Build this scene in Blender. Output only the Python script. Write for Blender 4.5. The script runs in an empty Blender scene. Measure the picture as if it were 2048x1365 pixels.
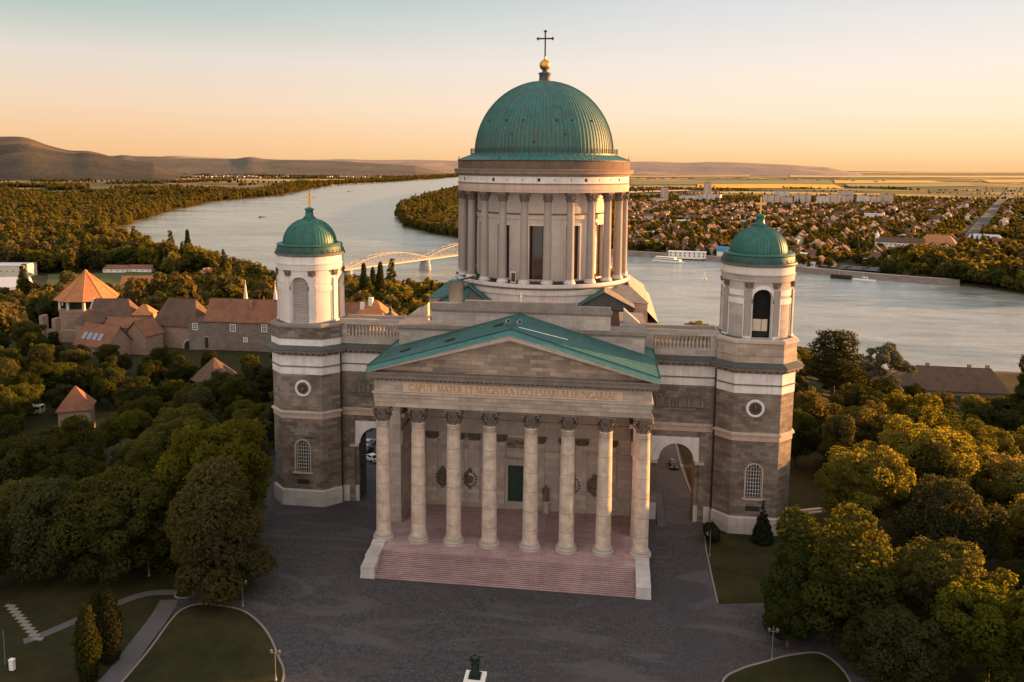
import bpy, math, random
import numpy as np
from mathutils import Vector, Matrix
sc = bpy.context.scene
col = sc.collection
PI = math.pi
R_ = math.radians
rng = random.Random(7)

# ------------------------------------------------------------------ helpers
class MB:
    """collects faces with material slots; build() links them as one mesh object"""
    def __init__(s): s.v = []; s.f = []; s.m = []; s.sm = []
    def face(s, pts, m=0, sm=False):
        i = len(s.v); s.v.extend([tuple(p) for p in pts]); s.f.append(tuple(range(i, i + len(pts)))); s.m.append(m); s.sm.append(sm)
    def box(s, x0, x1, y0, y1, z0, z1, m=0, skip=''):
        P = lambda a, b, c: (a, b, c)
        i = len(s.v)
        s.v.extend([(x0,y0,z0),(x1,y0,z0),(x1,y1,z0),(x0,y1,z0),(x0,y0,z1),(x1,y0,z1),(x1,y1,z1),(x0,y1,z1)])
        for k, q in (('b',(0,3,2,1)),('t',(4,5,6,7)),('f',(0,1,5,4)),('r',(1,2,6,5)),('k',(2,3,7,6)),('l',(3,0,4,7))):
            if k in skip: continue
            s.f.append(tuple(i + a for a in q)); s.m.append(m); s.sm.append(False)
    def grid(s, rows, m=0, sm=True, close=False):
        """rows: list of equally long point lists"""
        i = len(s.v); n = len(rows[0])
        for r in rows: s.v.extend([tuple(p) for p in r])
        for a in range(len(rows) - 1):
            for b in range(n if close else n - 1):
                c = (b + 1) % n
                s.f.append((i + a*n + b, i + a*n + c, i + (a+1)*n + c, i + (a+1)*n + b)); s.m.append(m); s.sm.append(sm)
    def lathe(s, prof, cx=0, cy=0, n=32, m=0, sm=True, a0=0, cap=False, cz=0):
        rows = []
        for r, z in prof:
            rows.append([(cx + r*math.cos(a0 + 2*PI*k/n), cy + r*math.sin(a0 + 2*PI*k/n), cz + z) for k in range(n)])
        s.grid(rows, m, sm, True)
        if cap: s.face(rows[-1], m, False)
    def sharp_lathe(s, prof, cx=0, cy=0, n=32, m=0, a0=0):
        """each profile segment separately, so that edges between bands stay crisp"""
        for a, b in zip(prof[:-1], prof[1:]): s.lathe([a, b], cx, cy, n, m, True, a0)
    def prism(s, poly, z0, z1, m=0, cap=True, mtop=None):
        n = len(poly)
        for k in range(n):
            a, b = poly[k], poly[(k+1) % n]
            s.face([(a[0],a[1],z0),(b[0],b[1],z0),(b[0],b[1],z1),(a[0],a[1],z1)], m)
        if cap: s.face([(p[0],p[1],z1) for p in poly], m if mtop is None else mtop)
    def tube(s, p, q, r0, r1=None, n=8, m=0, cap=False):
        p = Vector(p); q = Vector(q); r1 = r0 if r1 is None else r1
        d = (q - p).normalized(); u = d.orthogonal().normalized(); w = d.cross(u)
        rows = [[tuple(c + (u*math.cos(2*PI*k/n) + w*math.sin(2*PI*k/n))*r) for k in range(n)] for c, r in ((p, r0), (q, r1))]
        s.grid(rows, m, True, True)
        if cap: s.face(rows[1], m); s.face(rows[0], m)
    def path(s, pts, rad, n=8, m=0):
        for a, b, r0, r1 in zip(pts[:-1], pts[1:], rad[:-1], rad[1:]): s.tube(a, b, r0, r1, n, m)
    def sphere(s, c, r, n=14, m=0, sz=1.0):
        k = max(6, n // 2)
        s.lathe([(max(1e-4, r*math.cos(-PI/2 + PI*j/k)), r*sz*math.sin(-PI/2 + PI*j/k)) for j in range(k + 1)], c[0], c[1], n, m, True, 0, False, c[2])
    def build(s, name, mats, parent=None, loc=None):
        me = bpy.data.meshes.new(name)
        me.from_pydata(s.v, [], s.f)
        for mt in (mats if isinstance(mats, (list, tuple)) else [mats]): me.materials.append(mt)
        me.polygons.foreach_set('material_index', s.m)
        me.polygons.foreach_set('use_smooth', s.sm)
        me.update()
        o = bpy.data.objects.new(name, me); col.objects.link(o)
        if parent: o.parent = parent
        if loc: o.location = loc
        return o

def thing(name, label, cat, loc=(0,0,0), rz=0, group=None):
    o = bpy.data.objects.new(name, None); col.objects.link(o)
    o.location = loc; o.rotation_euler = (0, 0, rz); o.empty_display_size = 0.5
    o['label'] = label; o['category'] = cat
    if group: o['group'] = group
    return o
def tag(o, label, cat, group=None):
    o['label'] = label; o['category'] = cat
    if group: o['group'] = group
    return o
def struct(o): o['kind'] = 'structure'; return o
def part(name, parent, loc=(0,0,0), rz=0):
    o = bpy.data.objects.new(name, None); col.objects.link(o); o.parent = parent; o.location = loc; o.rotation_euler = (0,0,rz); return o
def dup(root, loc, rz=0, scale=None, label=None, parent=None):
    r = root.copy(); col.objects.link(r); r.location = loc; r.rotation_euler = (0, 0, rz)
    if scale is not None: r.scale = scale if isinstance(scale, (tuple, list)) else (scale,)*3
    if label: r['label'] = label
    if parent is not None: r.parent = parent
    for ch in list(root.children):
        c = ch.copy(); col.objects.link(c); c.parent = r
        for g in list(ch.children):
            d = g.copy(); col.objects.link(d); d.parent = c
    return r

def sweep(mb, plan, prof, m=0, closed=False):
    """profile (offset, z) swept along a plan polyline, mitred; outside is to the right of the direction of travel"""
    n = len(plan); P = [Vector((p[0], p[1])) for p in plan]; rows = []
    offs = []
    for i in range(n):
        d0 = (P[i] - P[i-1]) if (i > 0 or closed) else None
        d1 = (P[(i+1) % n] - P[i]) if (i < n-1 or closed) else None
        ns = [Vector((d.y, -d.x)).normalized() for d in (d0, d1) if d is not None]
        nn = sum(ns, Vector((0,0)))
        nn = nn / max(1e-6, nn.length)
        offs.append(nn / max(.3, nn.dot(ns[0])))
    for o, z in prof:
        rows.append([(P[i].x + offs[i].x*o, P[i].y + offs[i].y*o, z) for i in range(n)])
    mb.grid(rows, m, False, closed)

def arch_panel(mb, M, u0, u1, v0, v1, a0, a1, vb, vs, depth, m=0, mr=None, n=16, flat=False, ku=1, d=0.0):
    """wall panel with an arched (or flat-headed) opening and its reveals; M maps (u, v, outward) to a point"""
    mr = m if mr is None else mr
    q = lambda A, B, C_, D, mm=m: mb.face([M(*A), M(*B), M(*C_), M(*D)], mm)
    uc, r = (a0 + a1)/2, (a1 - a0)/2
    arc = [(a0, vs), (a1, vs)] if flat else [(uc - r*math.cos(PI*k/n), vs + r*math.sin(PI*k/n)) for k in range(n + 1)]
    for (ua, ub) in ((u0, a0), (a1, u1)):
        for k in range(ku):
            x, y = ua + (ub-ua)*k/ku, ua + (ub-ua)*(k+1)/ku
            q((x,v0,d),(y,v0,d),(y,v1,d),(x,v1,d))
    if vb > v0:
        for k in range(max(1, ku)):
            x, y = a0 + (a1-a0)*k/max(1,ku), a0 + (a1-a0)*(k+1)/max(1,ku)
            q((x,v0,d),(y,v0,d),(y,vb,d),(x,vb,d))
    for (p, s) in zip(arc[:-1], arc[1:]):
        q((p[0],p[1],d),(s[0],s[1],d),(s[0],v1,d),(p[0],v1,d))
        if depth: q((p[0],p[1],d),(s[0],s[1],d),(s[0],s[1],d-depth),(p[0],p[1],d-depth), mr)
    if depth:
        sill = vb > v0 or vb > 1
        for a in (a0, a1): q((a,vb,d),(a,vs,d),(a,vs,d-depth),(a,vb,d-depth), mr)
        if sill: q((a0,vb,d),(a1,vb,d),(a1,vb,d-depth),(a0,vb,d-depth), mr)

def arch_band(mb, M, a0, a1, vb, vs, w, d0, d1, m=0, n=16, jamb=True):
    """raised band of width w round an arched opening, from outward offset d0 to d1"""
    uc, r = (a0 + a1)/2, (a1 - a0)/2
    inn = [(uc - r*math.cos(PI*k/n), vs + r*math.sin(PI*k/n)) for k in range(n + 1)]
    out = [(uc - (r+w)*math.cos(PI*k/n), vs + (r+w)*math.sin(PI*k/n)) for k in range(n + 1)]
    if jamb:
        inn = [(a0, vb)] + inn + [(a1, vb)]; out = [(a0-w, vb)] + out + [(a1+w, vb)]
    for k in range(len(inn) - 1):
        a, b, c, e = inn[k], inn[k+1], out[k+1], out[k]
        mb.face([M(*a,d1), M(*b,d1), M(*c,d1), M(*e,d1)], m)
        mb.face([M(*e,d0), M(*c,d0), M(*c,d1), M(*e,d1)], m)
        mb.face([M(*a,d0), M(*b,d0), M(*b,d1), M(*a,d1)], m)
def arch_fill(mb, M, a0, a1, vb, vs, d, m=0, n=16):
    uc, r = (a0 + a1)/2, (a1 - a0)/2
    pts = [(a0, vb), (a1, vb)] + [(uc + r*math.cos(PI*k/n), vs + r*math.sin(PI*k/n)) for k in range(n + 1)]
    mb.face([M(*p, d) for p in pts], m)

# ------------------------------------------------------------------ materials
def newmat(name):
    m = bpy.data.materials.new(name); m.use_nodes = True
    nt = m.node_tree; b = nt.nodes['Principled BSDF']
    return m, nt, b
class N:
    """tiny node-tree builder"""
    def __init__(s, nt): s.nt = nt
    def n(s, t, **kw):
        x = s.nt.nodes.new(t)
        for k, v in kw.items(): setattr(x, k, v)
        return x
    def inp(s, node, key, val):
        if hasattr(val, 'links') or isinstance(val, bpy.types.NodeSocket): s.nt.links.new(val, node.inputs[key])
        elif val is not None: node.inputs[key].default_value = val
    def obj(s): return s.n('ShaderNodeTexCoord').outputs['Object']
    def geo(s): return s.n('ShaderNodeNewGeometry').outputs['Position']
    def sep(s, v):
        x = s.n('ShaderNodeSeparateXYZ'); s.inp(x, 0, v); return x.outputs
    def comb(s, x=0., y=0., z=0.):
        c = s.n('ShaderNodeCombineXYZ'); s.inp(c,0,x); s.inp(c,1,y); s.inp(c,2,z); return c.outputs[0]
    def math(s, op, a, b=None, c=None, clamp=False):
        x = s.n('ShaderNodeMath', operation=op, use_clamp=clamp); s.inp(x,0,a); s.inp(x,1,b); s.inp(x,2,c); return x.outputs[0]
    def vmul(s, v, k):
        x = s.n('ShaderNodeVectorMath', operation='MULTIPLY'); s.inp(x,0,v); x.inputs[1].default_value = k; return x.outputs[0]
    def noise(s, v, scale, detail=4, rough=.55, dist=0.):
        x = s.n('ShaderNodeTexNoise'); s.inp(x,'Vector',v); x.inputs['Scale'].default_value = scale
        x.inputs['Detail'].default_value = detail; x.inputs['Roughness'].default_value = rough; x.inputs['Distortion'].default_value = dist
        return x.outputs['Fac']
    def voro(s, v, scale, out='Color', feature='F1', rnd=1.0):
        x = s.n('ShaderNodeTexVoronoi', feature=feature); s.inp(x,'Vector',v); x.inputs['Scale'].default_value = scale
        x.inputs['Randomness'].default_value = rnd
        return x.outputs[out]
    def ramp(s, f, stops, interp='LINEAR'):
        x = s.n('ShaderNodeValToRGB'); s.inp(x,0,f); e = x.color_ramp.elements; x.color_ramp.interpolation = interp
        while len(e) > 1: e.remove(e[0])
        for i, (p, c) in enumerate(stops):
            k = e[0] if i == 0 else e.new(p)
            k.position = p; k.color = (c, c, c, 1) if isinstance(c, (int, float)) else (*c[:3], 1)
        return x.outputs[0]
    def mix(s, f, a, b, mode='MIX'):
        x = s.n('ShaderNodeMix', data_type='RGBA', blend_type=mode)
        s.inp(x, 0, f)
        for k, v in ((6, a), (7, b)):
            if isinstance(v, (tuple, list)): x.inputs[k].default_value = (*v[:3], 1)
            else: s.inp(x, k, v)
        return x.outputs[2]
    def bump(s, h, strength=.3, dist=.05):
        x = s.n('ShaderNodeBump'); s.inp(x,'Height',h); x.inputs['Strength'].default_value = strength; x.inputs['Distance'].default_value = dist
        return x.outputs[0]
    def out(s, b, c=None, rough=None, nrm=None, spec=None):
        if c is not None: s.inp(b, 'Base Color', (*c, 1) if isinstance(c, tuple) else c)
        if rough is not None: s.inp(b, 'Roughness', rough)
        if nrm is not None: s.inp(b, 'Normal', nrm)
        if spec is not None: b.inputs['Specular IOR Level'].default_value = spec

def ashlar(name, c1, c2, mort, bw=1.5, rh=.6, dark=.55, darkcol=(.05,.04,.035), spots=.5, streak=.35, ms=.02):
    """coursed stone: blocks of varied tone, weathering patches, black crust spots and run-off streaks"""
    m, nt, b = newmat(name); k = N(nt); p = k.obj(); x, y, z = k.sep(p)
    nx_, ny_, nz_ = k.sep(k.n('ShaderNodeTexCoord').outputs['Normal']); fy = k.math('GREATER_THAN', k.math('ABSOLUTE', ny_), k.math('SUBTRACT', k.math('ABSOLUTE', nx_), .08))
    u = k.math('ADD', k.math('MULTIPLY', x, fy), k.math('MULTIPLY', y, k.math('SUBTRACT', 1., fy))); up_ = k.math('GREATER_THAN', nz_, .8); v_ = k.math('ADD', k.math('MULTIPLY', z, k.math('SUBTRACT', 1., up_)), k.math('MULTIPLY', y, up_)); uv = k.comb(u, v_, 0.)
    br = k.n('ShaderNodeTexBrick'); k.inp(br,'Vector',uv); br.inputs['Scale'].default_value = 1
    br.inputs['Brick Width'].default_value = bw; br.inputs['Row Height'].default_value = rh; br.inputs['Mortar Size'].default_value = ms
    br.inputs['Color1'].default_value = (*c1,1); br.inputs['Color2'].default_value = (*c2,1); br.inputs['Mortar'].default_value = (*mort,1)
    br.inputs['Bias'].default_value = -.1
    # a second, coarser block tone
    cell = k.comb(k.math('FLOOR', k.math('DIVIDE', u, bw*1.7)), k.math('FLOOR', k.math('DIVIDE', z, rh)), 0.)
    wn = k.n('ShaderNodeTexWhiteNoise'); k.inp(wn, 'Vector', cell)
    c = k.mix(k.math('MULTIPLY', wn.outputs['Value'], .55), br.outputs['Color'], k.mix(1., br.outputs['Color'], (.62,.6,.6), 'MULTIPLY'))
    big = k.ramp(k.noise(p, .22, 6, .65), [(.36, 0.), (.66, 1.)])
    c = k.mix(k.math('MULTIPLY', big, dark), c, darkcol)
    light = k.ramp(k.noise(k.vmul(p, (1,1,1.4)), .13, 5, .6), [(.52, 0.), (.7, 1.)])
    c = k.mix(k.math('MULTIPLY', light, .35), c, tuple(min(1, a*1.35) for a in c1))
    sp = k.ramp(k.noise(p, 1.1, 5, .7), [(.6, 0.), (.72, 1.)])
    c = k.mix(k.math('MULTIPLY', sp, spots), c, darkcol)
    st = k.ramp(k.noise(k.comb(k.math('MULTIPLY', u, 1.6), k.math('MULTIPLY', z, .12), 0.), 1., 5, .6), [(.5, 0.), (.75, 1.)])
    c = k.mix(k.math('MULTIPLY', st, streak), c, tuple(a*.45 for a in c1))
    h = k.math('ADD', k.math('MULTIPLY', br.outputs['Fac'], -.6), k.noise(p, 3., 5, .6))
    k.out(b, c, .9, k.bump(h, .5, .06), .25)
    return m

def plaster(name, base, stain, amt=.5, scale=.35, joints=None, streak=.5):
    m, nt, b = newmat(name); k = N(nt); p = k.obj(); x, y, z = k.sep(p)
    va = k.n('ShaderNodeVectorMath', operation='ADD'); k.inp(va, 0, p); k.inp(va, 1, k.vmul(k.n('ShaderNodeObjectInfo').outputs['Location'], (.73,.61,.37))); p = va.outputs[0]; x, y = k.sep(p)[:2]
    f = k.ramp(k.noise(p, scale, 6, .65), [(.38, 0.), (.72, 1.)])
    c = k.mix(k.math('MULTIPLY', f, amt), base, stain)
    u = k.math('ADD', x, k.math('MULTIPLY', y, .7))
    st = k.ramp(k.noise(k.comb(k.math('MULTIPLY', u, 2.2), k.math('MULTIPLY', z, .1), 0.), 1., 5, .65), [(.48, 0.), (.78, 1.)])
    c = k.mix(k.math('MULTIPLY', st, streak), c, tuple(a*.6 for a in stain))
    fine = k.noise(p, 6., 4, .6)
    c = k.mix(.3, c, k.mix(fine, tuple(a*.7 for a in base), tuple(min(1, a*1.15) for a in base)))
    if joints:
        j = k.math('LESS_THAN', k.math('FRACT', k.math('DIVIDE', z, joints)), .035)
        c = k.mix(k.math('MULTIPLY', j, .5), c, tuple(a*.5 for a in stain))
    k.out(b, c, .88, k.bump(fine, .25, .03), .25)
    return m

def simple(name, c, rough=.8, metal=0., var=.25, scale=2., spec=.4):
    m, nt, b = newmat(name); k = N(nt); p = k.obj()
    f = k.noise(p, scale, 4, .6)
    cc = k.mix(f, tuple(max(0, a*(1-var)) for a in c), tuple(min(1, a*(1+var)) for a in c))
    k.out(b, cc, rough, None, spec); b.inputs['Metallic'].default_value = metal
    return m

def copper(name, a, bb, dirt, dirtamt=.5, zlow=None, rough=.5):
    m, nt, b = newmat(name); k = N(nt); p = k.obj(); x, y, z = k.sep(p)
    f = k.noise(k.vmul(p, (1.,1.,.22)), .9, 6, .65)
    c = k.mix(k.ramp(f, [(.3,0.),(.7,1.)]), a, bb)
    d = k.ramp(k.noise(k.vmul(p, (1.,1.,.35)), .55, 6, .7), [(.5,0.),(.72,1.)])
    if zlow is not None:
        lo = k.math('MULTIPLY', k.math('SUBTRACT', zlow, z), .35, clamp=True)
        d = k.math('ADD', k.math('MULTIPLY', d, .45), k.math('MULTIPLY', lo, k.math('ADD', d, .25)), clamp=True)
    c = k.mix(k.math('MULTIPLY', d, dirtamt), c, dirt)
    wn = k.n('ShaderNodeTexWhiteNoise'); k.inp(wn, 'Vector', k.comb(k.math('FLOOR', k.math('MULTIPLY', k.math('ARCTAN2', y, x), 17.)), k.math('FLOOR', k.math('MULTIPLY', z, .55)), 0.))
    c = k.mix(k.math('MULTIPLY', wn.outputs['Value'], .30), c, dirt)
    rs_ = k.ramp(k.noise(k.vmul(p, (2.2,2.2,.12)), 1., 5, .65), [(.5,0.),(.7,1.)])
    c = k.mix(k.math('MULTIPLY', rs_, .45), c, tuple(q*.45 for q in a))
    c = k.mix(k.math('MULTIPLY', k.ramp(k.noise(p, 3.2, 3, .6), [(.45,0.),(.8,1.)]), .35), c, tuple(q*1.5 for q in bb))
    k.out(b, c, rough, k.bump(k.noise(p, 2.5, 4, .6), .15, .05), .3)
    return m

M_ = {}
M_['tower'] = ashlar('tower_stone', (.285,.225,.18), (.115,.092,.077), (.12,.10,.086), 1.35, .6, .62, spots=.9, streak=.6)
M_['portico'] = ashlar('portico_stone', (.44,.355,.285), (.30,.24,.195), (.23,.185,.15), 2.0, .7, .30, (.10,.08,.068), .25, .3, .012)
M_['tymp'] = ashlar('tympanum_stone', (.38,.285,.215), (.165,.13,.105), (.14,.11,.09), 2.0, .62, .4, (.08,.065,.055), .3, .2, .015)
M_['attic'] = ashlar('attic_stone', (.43,.37,.325), (.34,.29,.255), (.25,.21,.185), 2.2, .75, .35, (.17,.14,.12), .2, .35, .012)
M_['coping'] = plaster('coping_stone', (.24,.2,.17), (.09,.076,.067), .8, .6)
M_['mould'] = plaster('moulding_stone', (.44,.365,.305), (.19,.152,.127), .6, .5)
M_['salmon'] = plaster('string_stone', (.46,.34,.275), (.22,.17,.14), .5, .4)
M_['dirty'] = plaster('weathered_stone', (.185,.148,.124), (.055,.046,.04), .75, .5)
M_['white'] = plaster('white_plaster', (.64,.60,.57), (.34,.295,.26), .6, .45, None, .7)
M_['cream'] = plaster('drum_plaster', (.60,.535,.485), (.38,.32,.28), .5, .3, None, .4)
M_['plinth'] = ashlar('plinth_stone', (.50,.47,.45), (.42,.395,.375), (.30,.275,.26), 2.2, 1.5, .25, (.22,.19,.17), .15, .3, .012)
M_['column'] = plaster('column_stone', (.55,.435,.35), (.215,.155,.118), .9, .75, 3.1, .35)
M_['column_base'] = plaster('column_base_stone', (.40,.34,.29), (.2,.165,.14), .6, .8, None, .3)
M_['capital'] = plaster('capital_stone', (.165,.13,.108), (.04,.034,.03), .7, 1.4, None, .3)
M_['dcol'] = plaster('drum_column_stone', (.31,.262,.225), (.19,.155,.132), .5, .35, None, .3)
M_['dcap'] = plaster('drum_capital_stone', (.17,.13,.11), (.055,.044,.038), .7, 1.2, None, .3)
M_['floor'] = ashlar('pink_step_stone', (.45,.30,.295), (.33,.215,.21), (.2,.13,.13), 1.5, .4, .3, (.15,.10,.098), .15, .2, .012)
M_['riser'] = plaster('shaded_step_riser', (.15,.092,.09), (.09,.058,.057), .5, .8)  # risers painted darker than the treads to read as shaded
M_['brick'] = ashlar('red_brick', (.20,.10,.07), (.14,.07,.052), (.17,.13,.11), .5, .16, .35, (.06,.04,.035), .3, .3, .02)
M_['inner'] = ashlar('portico_back_wall', (.56,.465,.40), (.44,.365,.315), (.3,.25,.215), 2.0, .8, .3, (.2,.165,.14), .2, .25, .012)
M_['drumattic'] = plaster('drum_attic_stone', (.15,.095,.066), (.05,.037,.03), .9, .9, None, .6)
M_['drumcor'] = plaster('drum_cornice_stone', (.22,.16,.12), (.09,.068,.055), .7, .7)
M_['sunlit_roof'] = copper('sunlit_tan_roof', (.30,.235,.18), (.38,.30,.23), (.16,.13,.10), .5, None, .6)  # tan of low sunlight put into the colour of the right-hand roofs
M_['cop'] = copper('copper_dome', (.020,.084,.075), (.042,.148,.130), (.070,.066,.055), .75, 70., .6)
M_['cop2'] = copper('copper_small_dome', (.014,.082,.067), (.03,.13,.105), (.016,.045,.038), .5, None, .46)
M_['cop3'] = copper('copper_roof', (.026,.108,.103), (.05,.155,.145), (.04,.068,.062), .6, None, .5)
M_['cop4'] = copper('copper_cornice', (.075,.085,.078), (.055,.06,.057), (.04,.04,.036), .7, None, .6)
M_['gut'] = copper('copper_gutter', (.02,.06,.05), (.028,.08,.066), (.01,.02,.017), .9, None, .55)
M_['gold'] = simple('gilded_metal', (.55,.30,.09), .38, 1., .2)
M_['iron'] = simple('dark_iron', (.035,.028,.024), .55, .6, .3)
M_['darkgold'] = simple('aged_gilding', (.22,.13,.05), .5, .8, .3)
M_['glass'] = simple('dark_window_glass', (.03,.028,.028), .12, 0., .4, .8, .6)
M_['muntin'] = simple('window_bars', (.42,.40,.38), .7)
M_['dark'] = simple('shadowed_interior', (.02,.017,.015), .9)
M_['plaque'] = simple('dark_plaque', (.03,.024,.022), .5)
M_['lattice'] = ashlar('lattice_screen', (.40,.35,.315), (.35,.3,.27), (.17,.14,.125), .55, .28, .15, (.3,.25,.22), .05, .15, .045)
M_['door'] = simple('green_door_paint', (.022,.045,.032), .5, 0., .4, 3.)
M_['letter'] = simple('gilded_letters', (.42,.22,.075), .55, .2, .25, 4.)
M_['panel'] = plaster('inscription_panel', (.48,.365,.285), (.34,.25,.2), .4, .6, None, .15)
M_['wood'] = simple('pale_boards', (.45,.36,.28), .8)
M_['bronze'] = simple('patinated_bronze', (.030,.042,.036), .45, .6, .5, 5.)
M_['bronzegreen'] = simple('green_bronze', (.10,.22,.19), .6, .2, .4, 3.)
M_['whitemetal'] = simple('white_metal', (.7,.7,.68), .4, 0., .05)
M_['flood'] = simple('lamp_housing', (.55,.55,.55), .4)
M_['screed'] = simple('terrace_screed', (.20,.17,.15), .9)
# ------------------------------------------------------------------ the basilica
bas = thing('basilica', 'great domed basilica with green copper domes, two bell towers and an eight column portico', 'church')
ZF = 2.5

def capital_mb(r, h):
    mb = MB()
    mb.lathe([(r*1.08,0),(r*1.08,h*.05),(r*.98,h*.06),(r*1.0,h*.3),(r*1.08,h*.6),(r*1.3,h*.86)], 0, 0, 20)
    for tier, (z0, z1, n, off, w) in enumerate(((h*.05,h*.42,8,0,.36),(h*.2,h*.68,8,PI/8,.34))):
        for k in range(n):
            a = off + 2*PI*k/n; ca, sa = math.cos(a), math.sin(a)
            rows = []
            for t, ro, wf in ((0,1.04,1.),(.45,1.1,1.05),(.8,1.26,.9),(1.,1.46,.6),(.9,1.56,.3)):
                z = z0 + (z1-z0)*t; rr = r*ro; ww = r*w*wf
                rows.append([(rr*ca - sa*q*ww, rr*sa + ca*q*ww, z - abs(q)*.08*h) for q in (-1, -.4, 0, .4, 1)])
            mb.grid(rows, 0, True)
    for k in range(4):
        a = PI/4 + PI/2*k; ca, sa = math.cos(a), math.sin(a)
        mb.path([(r*1.1*ca, r*1.1*sa, h*.55),(r*1.35*ca, r*1.35*sa, h*.74),(r*1.66*ca, r*1.66*sa, h*.84)], [r*.1,r*.12,r*.14], 6)
        mb.sphere((r*1.6*ca, r*1.6*sa, h*.74), r*.24, 8)
        b = a + PI/4
        mb.sphere((r*1.3*math.cos(b), r*1.3*math.sin(b), h*.9), r*.17, 8)
        mb.sphere((r*1.26*math.cos(b+.3), r*1.26*math.sin(b+.3), h*.72), r*.13, 6)
        mb.sphere((r*1.26*math.cos(b-.3), r*1.26*math.sin(b-.3), h*.72), r*.13, 6)
    poly = []
    for k in range(4):
        a = PI/4 + PI/2*k; q = 1.82*r
        for da in (-.07, .07): poly.append((q*math.cos(a+da), q*math.sin(a+da)))
        c = a + PI/4; poly.append((1.3*r*math.cos(c-.2), 1.3*r*math.sin(c-.2))); poly.append((1.3*r*math.cos(c+.2), 1.3*r*math.sin(c+.2)))
    mb.prism(poly, h*.87, h)
    mb.face([(p[0], p[1], h*.87) for p in poly])
    return mb
def shaft_prof(r0, r1, z0, z1):
    pr = [(r0*1.08, z0), (r0*1.02, z0 + r0*.14)]
    for k in range(9):
        t = k/8; e = r0 - (r0-r1)*(t**1.7)
        pr.append((e, z0 + r0*.2 + (z1 - z0 - r0*.45)*t))
    pr += [(r1*1.08, z1 - r0*.2), (r1*1.08, z1 - r0*.06), (r1, z1)]
    return pr
def base_prof(r, h):
    p = [(r*1.42, 0), (r*1.42, h*.22), (r*1.34, h*.24)]
    for k in range(7): a = -PI/2 + PI*k/6; p.append((r*1.28 + r*.14*math.cos(a), h*.38 + h*.14*math.sin(a)))
    p += [(r*1.16, h*.56), (r*1.14, h*.66)]
    for k in range(7): a = -PI/2 + PI*k/6; p.append((r*1.12 + r*.1*math.cos(a), h*.8 + h*.12*math.sin(a)))
    p += [(r*1.05, h*.95), (r*1.05, h)]
    return p
def make_column(r0, r1, H, hb, hc, mats, parent, n=28):
    """part column (its shaft) with sub-parts capital and column_base, standing at its own origin"""
    mb = MB(); mb.lathe(shaft_prof(r0, r1, hb, H - hc), 0, 0, n)
    c = mb.build('column', mats[0], parent)
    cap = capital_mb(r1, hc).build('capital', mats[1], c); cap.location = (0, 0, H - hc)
    bm = MB(); bm.lathe(base_prof(r0, hb), 0, 0, n); bm.build('column_base', mats[2], c)
    return c

# --- portico: platform, stairs, columns, entablature, pediment, roof
S_, CE = 5.684, 6.434
COLX = [s*(CE/2 + S_*k) for s in (-1, 1) for k in range(4)]
mb = MB(); mb.box(-21.4, 21.4, -3.94, 14.2, 0, ZF); mb.build('portico_floor', M_['floor'], bas)
mb = MB(); ns = 15
for i in range(ns):
    z1 = ZF*(ns - i)/(ns + 1) + .0; y1 = -3.94 - 4.55*i/ns
    mb.box(-19.45, 19.45, y1 - 4.55/ns, y1 - .0, 0, z1, 0, 'bkf'); ya = y1 - 4.55/ns
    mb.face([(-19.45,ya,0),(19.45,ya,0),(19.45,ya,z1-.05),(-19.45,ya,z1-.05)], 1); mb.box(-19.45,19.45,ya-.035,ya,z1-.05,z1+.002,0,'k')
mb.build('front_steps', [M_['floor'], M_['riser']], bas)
for s in (-1, 1):
    mb = MB(); a, b = (19.45, 21.55)
    x0, x1 = (a, b) if s > 0 else (-b, -a)
    pr = [(-8.62, 1.75), (-6.3, 2.05), (-6.25, 2.5), (-3.0, 2.62), (-2.9, 2.9), (-1.7, 2.95)]
    mb.box(x0 - .06, x1 + .06, -8.7, -1.9, 0, .45)
    for (ya, za), (yb, zb) in zip(pr[:-1], pr[1:]):
        for q in ([(x0,ya,za),(x1,ya,za),(x1,yb,zb),(x0,yb,zb)], [(x0,ya,.45),(x0,ya,za),(x0,yb,zb),(x0,yb,.45)], [(x1,ya,.45),(x1,ya,za),(x1,yb,zb),(x1,yb,.45)]): mb.face(q)
    mb.face([(x0,-8.62,.45),(x1,-8.62,.45),(x1,-8.62,1.75),(x0,-8.62,1.75)])
    mb.box(x0 + .25, x1 - .25, -1.7, 1.7, ZF, ZF + .06)
    mb.build('stair_cheek', M_['plinth'], bas)
proto = make_column(1.2, 1.02, 22.0, 1.05, 2.45, (M_['column'], M_['capital'], M_['column_base']), bas)
proto.location = (COLX[0], 0, ZF)
for x in COLX[1:]: dup(proto, (x, 0, ZF), rng.choice((0, PI/2, PI)), parent=bas)

XE = 21.25; YE = -1.15
U_ent = [(-XE, 14.), (-XE, YE), (XE, YE), (XE, 14.)]
mb = MB()
sweep(mb, U_ent, [(-2.4,24.5),(0,24.5),(0,25.25),(.07,25.25),(.07,26.0),(.14,26.0),(.14,26.6)], 0)
sweep(mb, U_ent, [(.14,26.6),(.32,26.66),(.34,26.9),(.02,26.92)], 1)
sweep(mb, U_ent, [(.02,26.92),(.02,28.75)], 0)
for x in (-20.05, 20.05): mb.box(x - 1.2, x + 1.2, YE + 2.4, 14., 24.5, 24.6, 0)
mb.face([(-XE+2,1.2,24.75),(XE-2,1.2,24.75),(XE-2,14.1,24.75),(-XE+2,14.1,24.75)], 2)
mb.face([(-XE+2.4,YE+2.4,24.5),(XE-2.4,YE+2.4,24.5),(XE-2.4,YE+2.4,27),(-XE+2.4,YE+2.4,27)], 0)
mb.build('entablature', [M_['portico'], M_['mould'], M_['dirty']], bas)
mb = MB(); sweep(mb, [(-16.7,YE-.02),(17.0,YE-.02)], [(0,27.0),(.05,27.0),(.05,28.42),(0,28.42)], 0)
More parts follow.
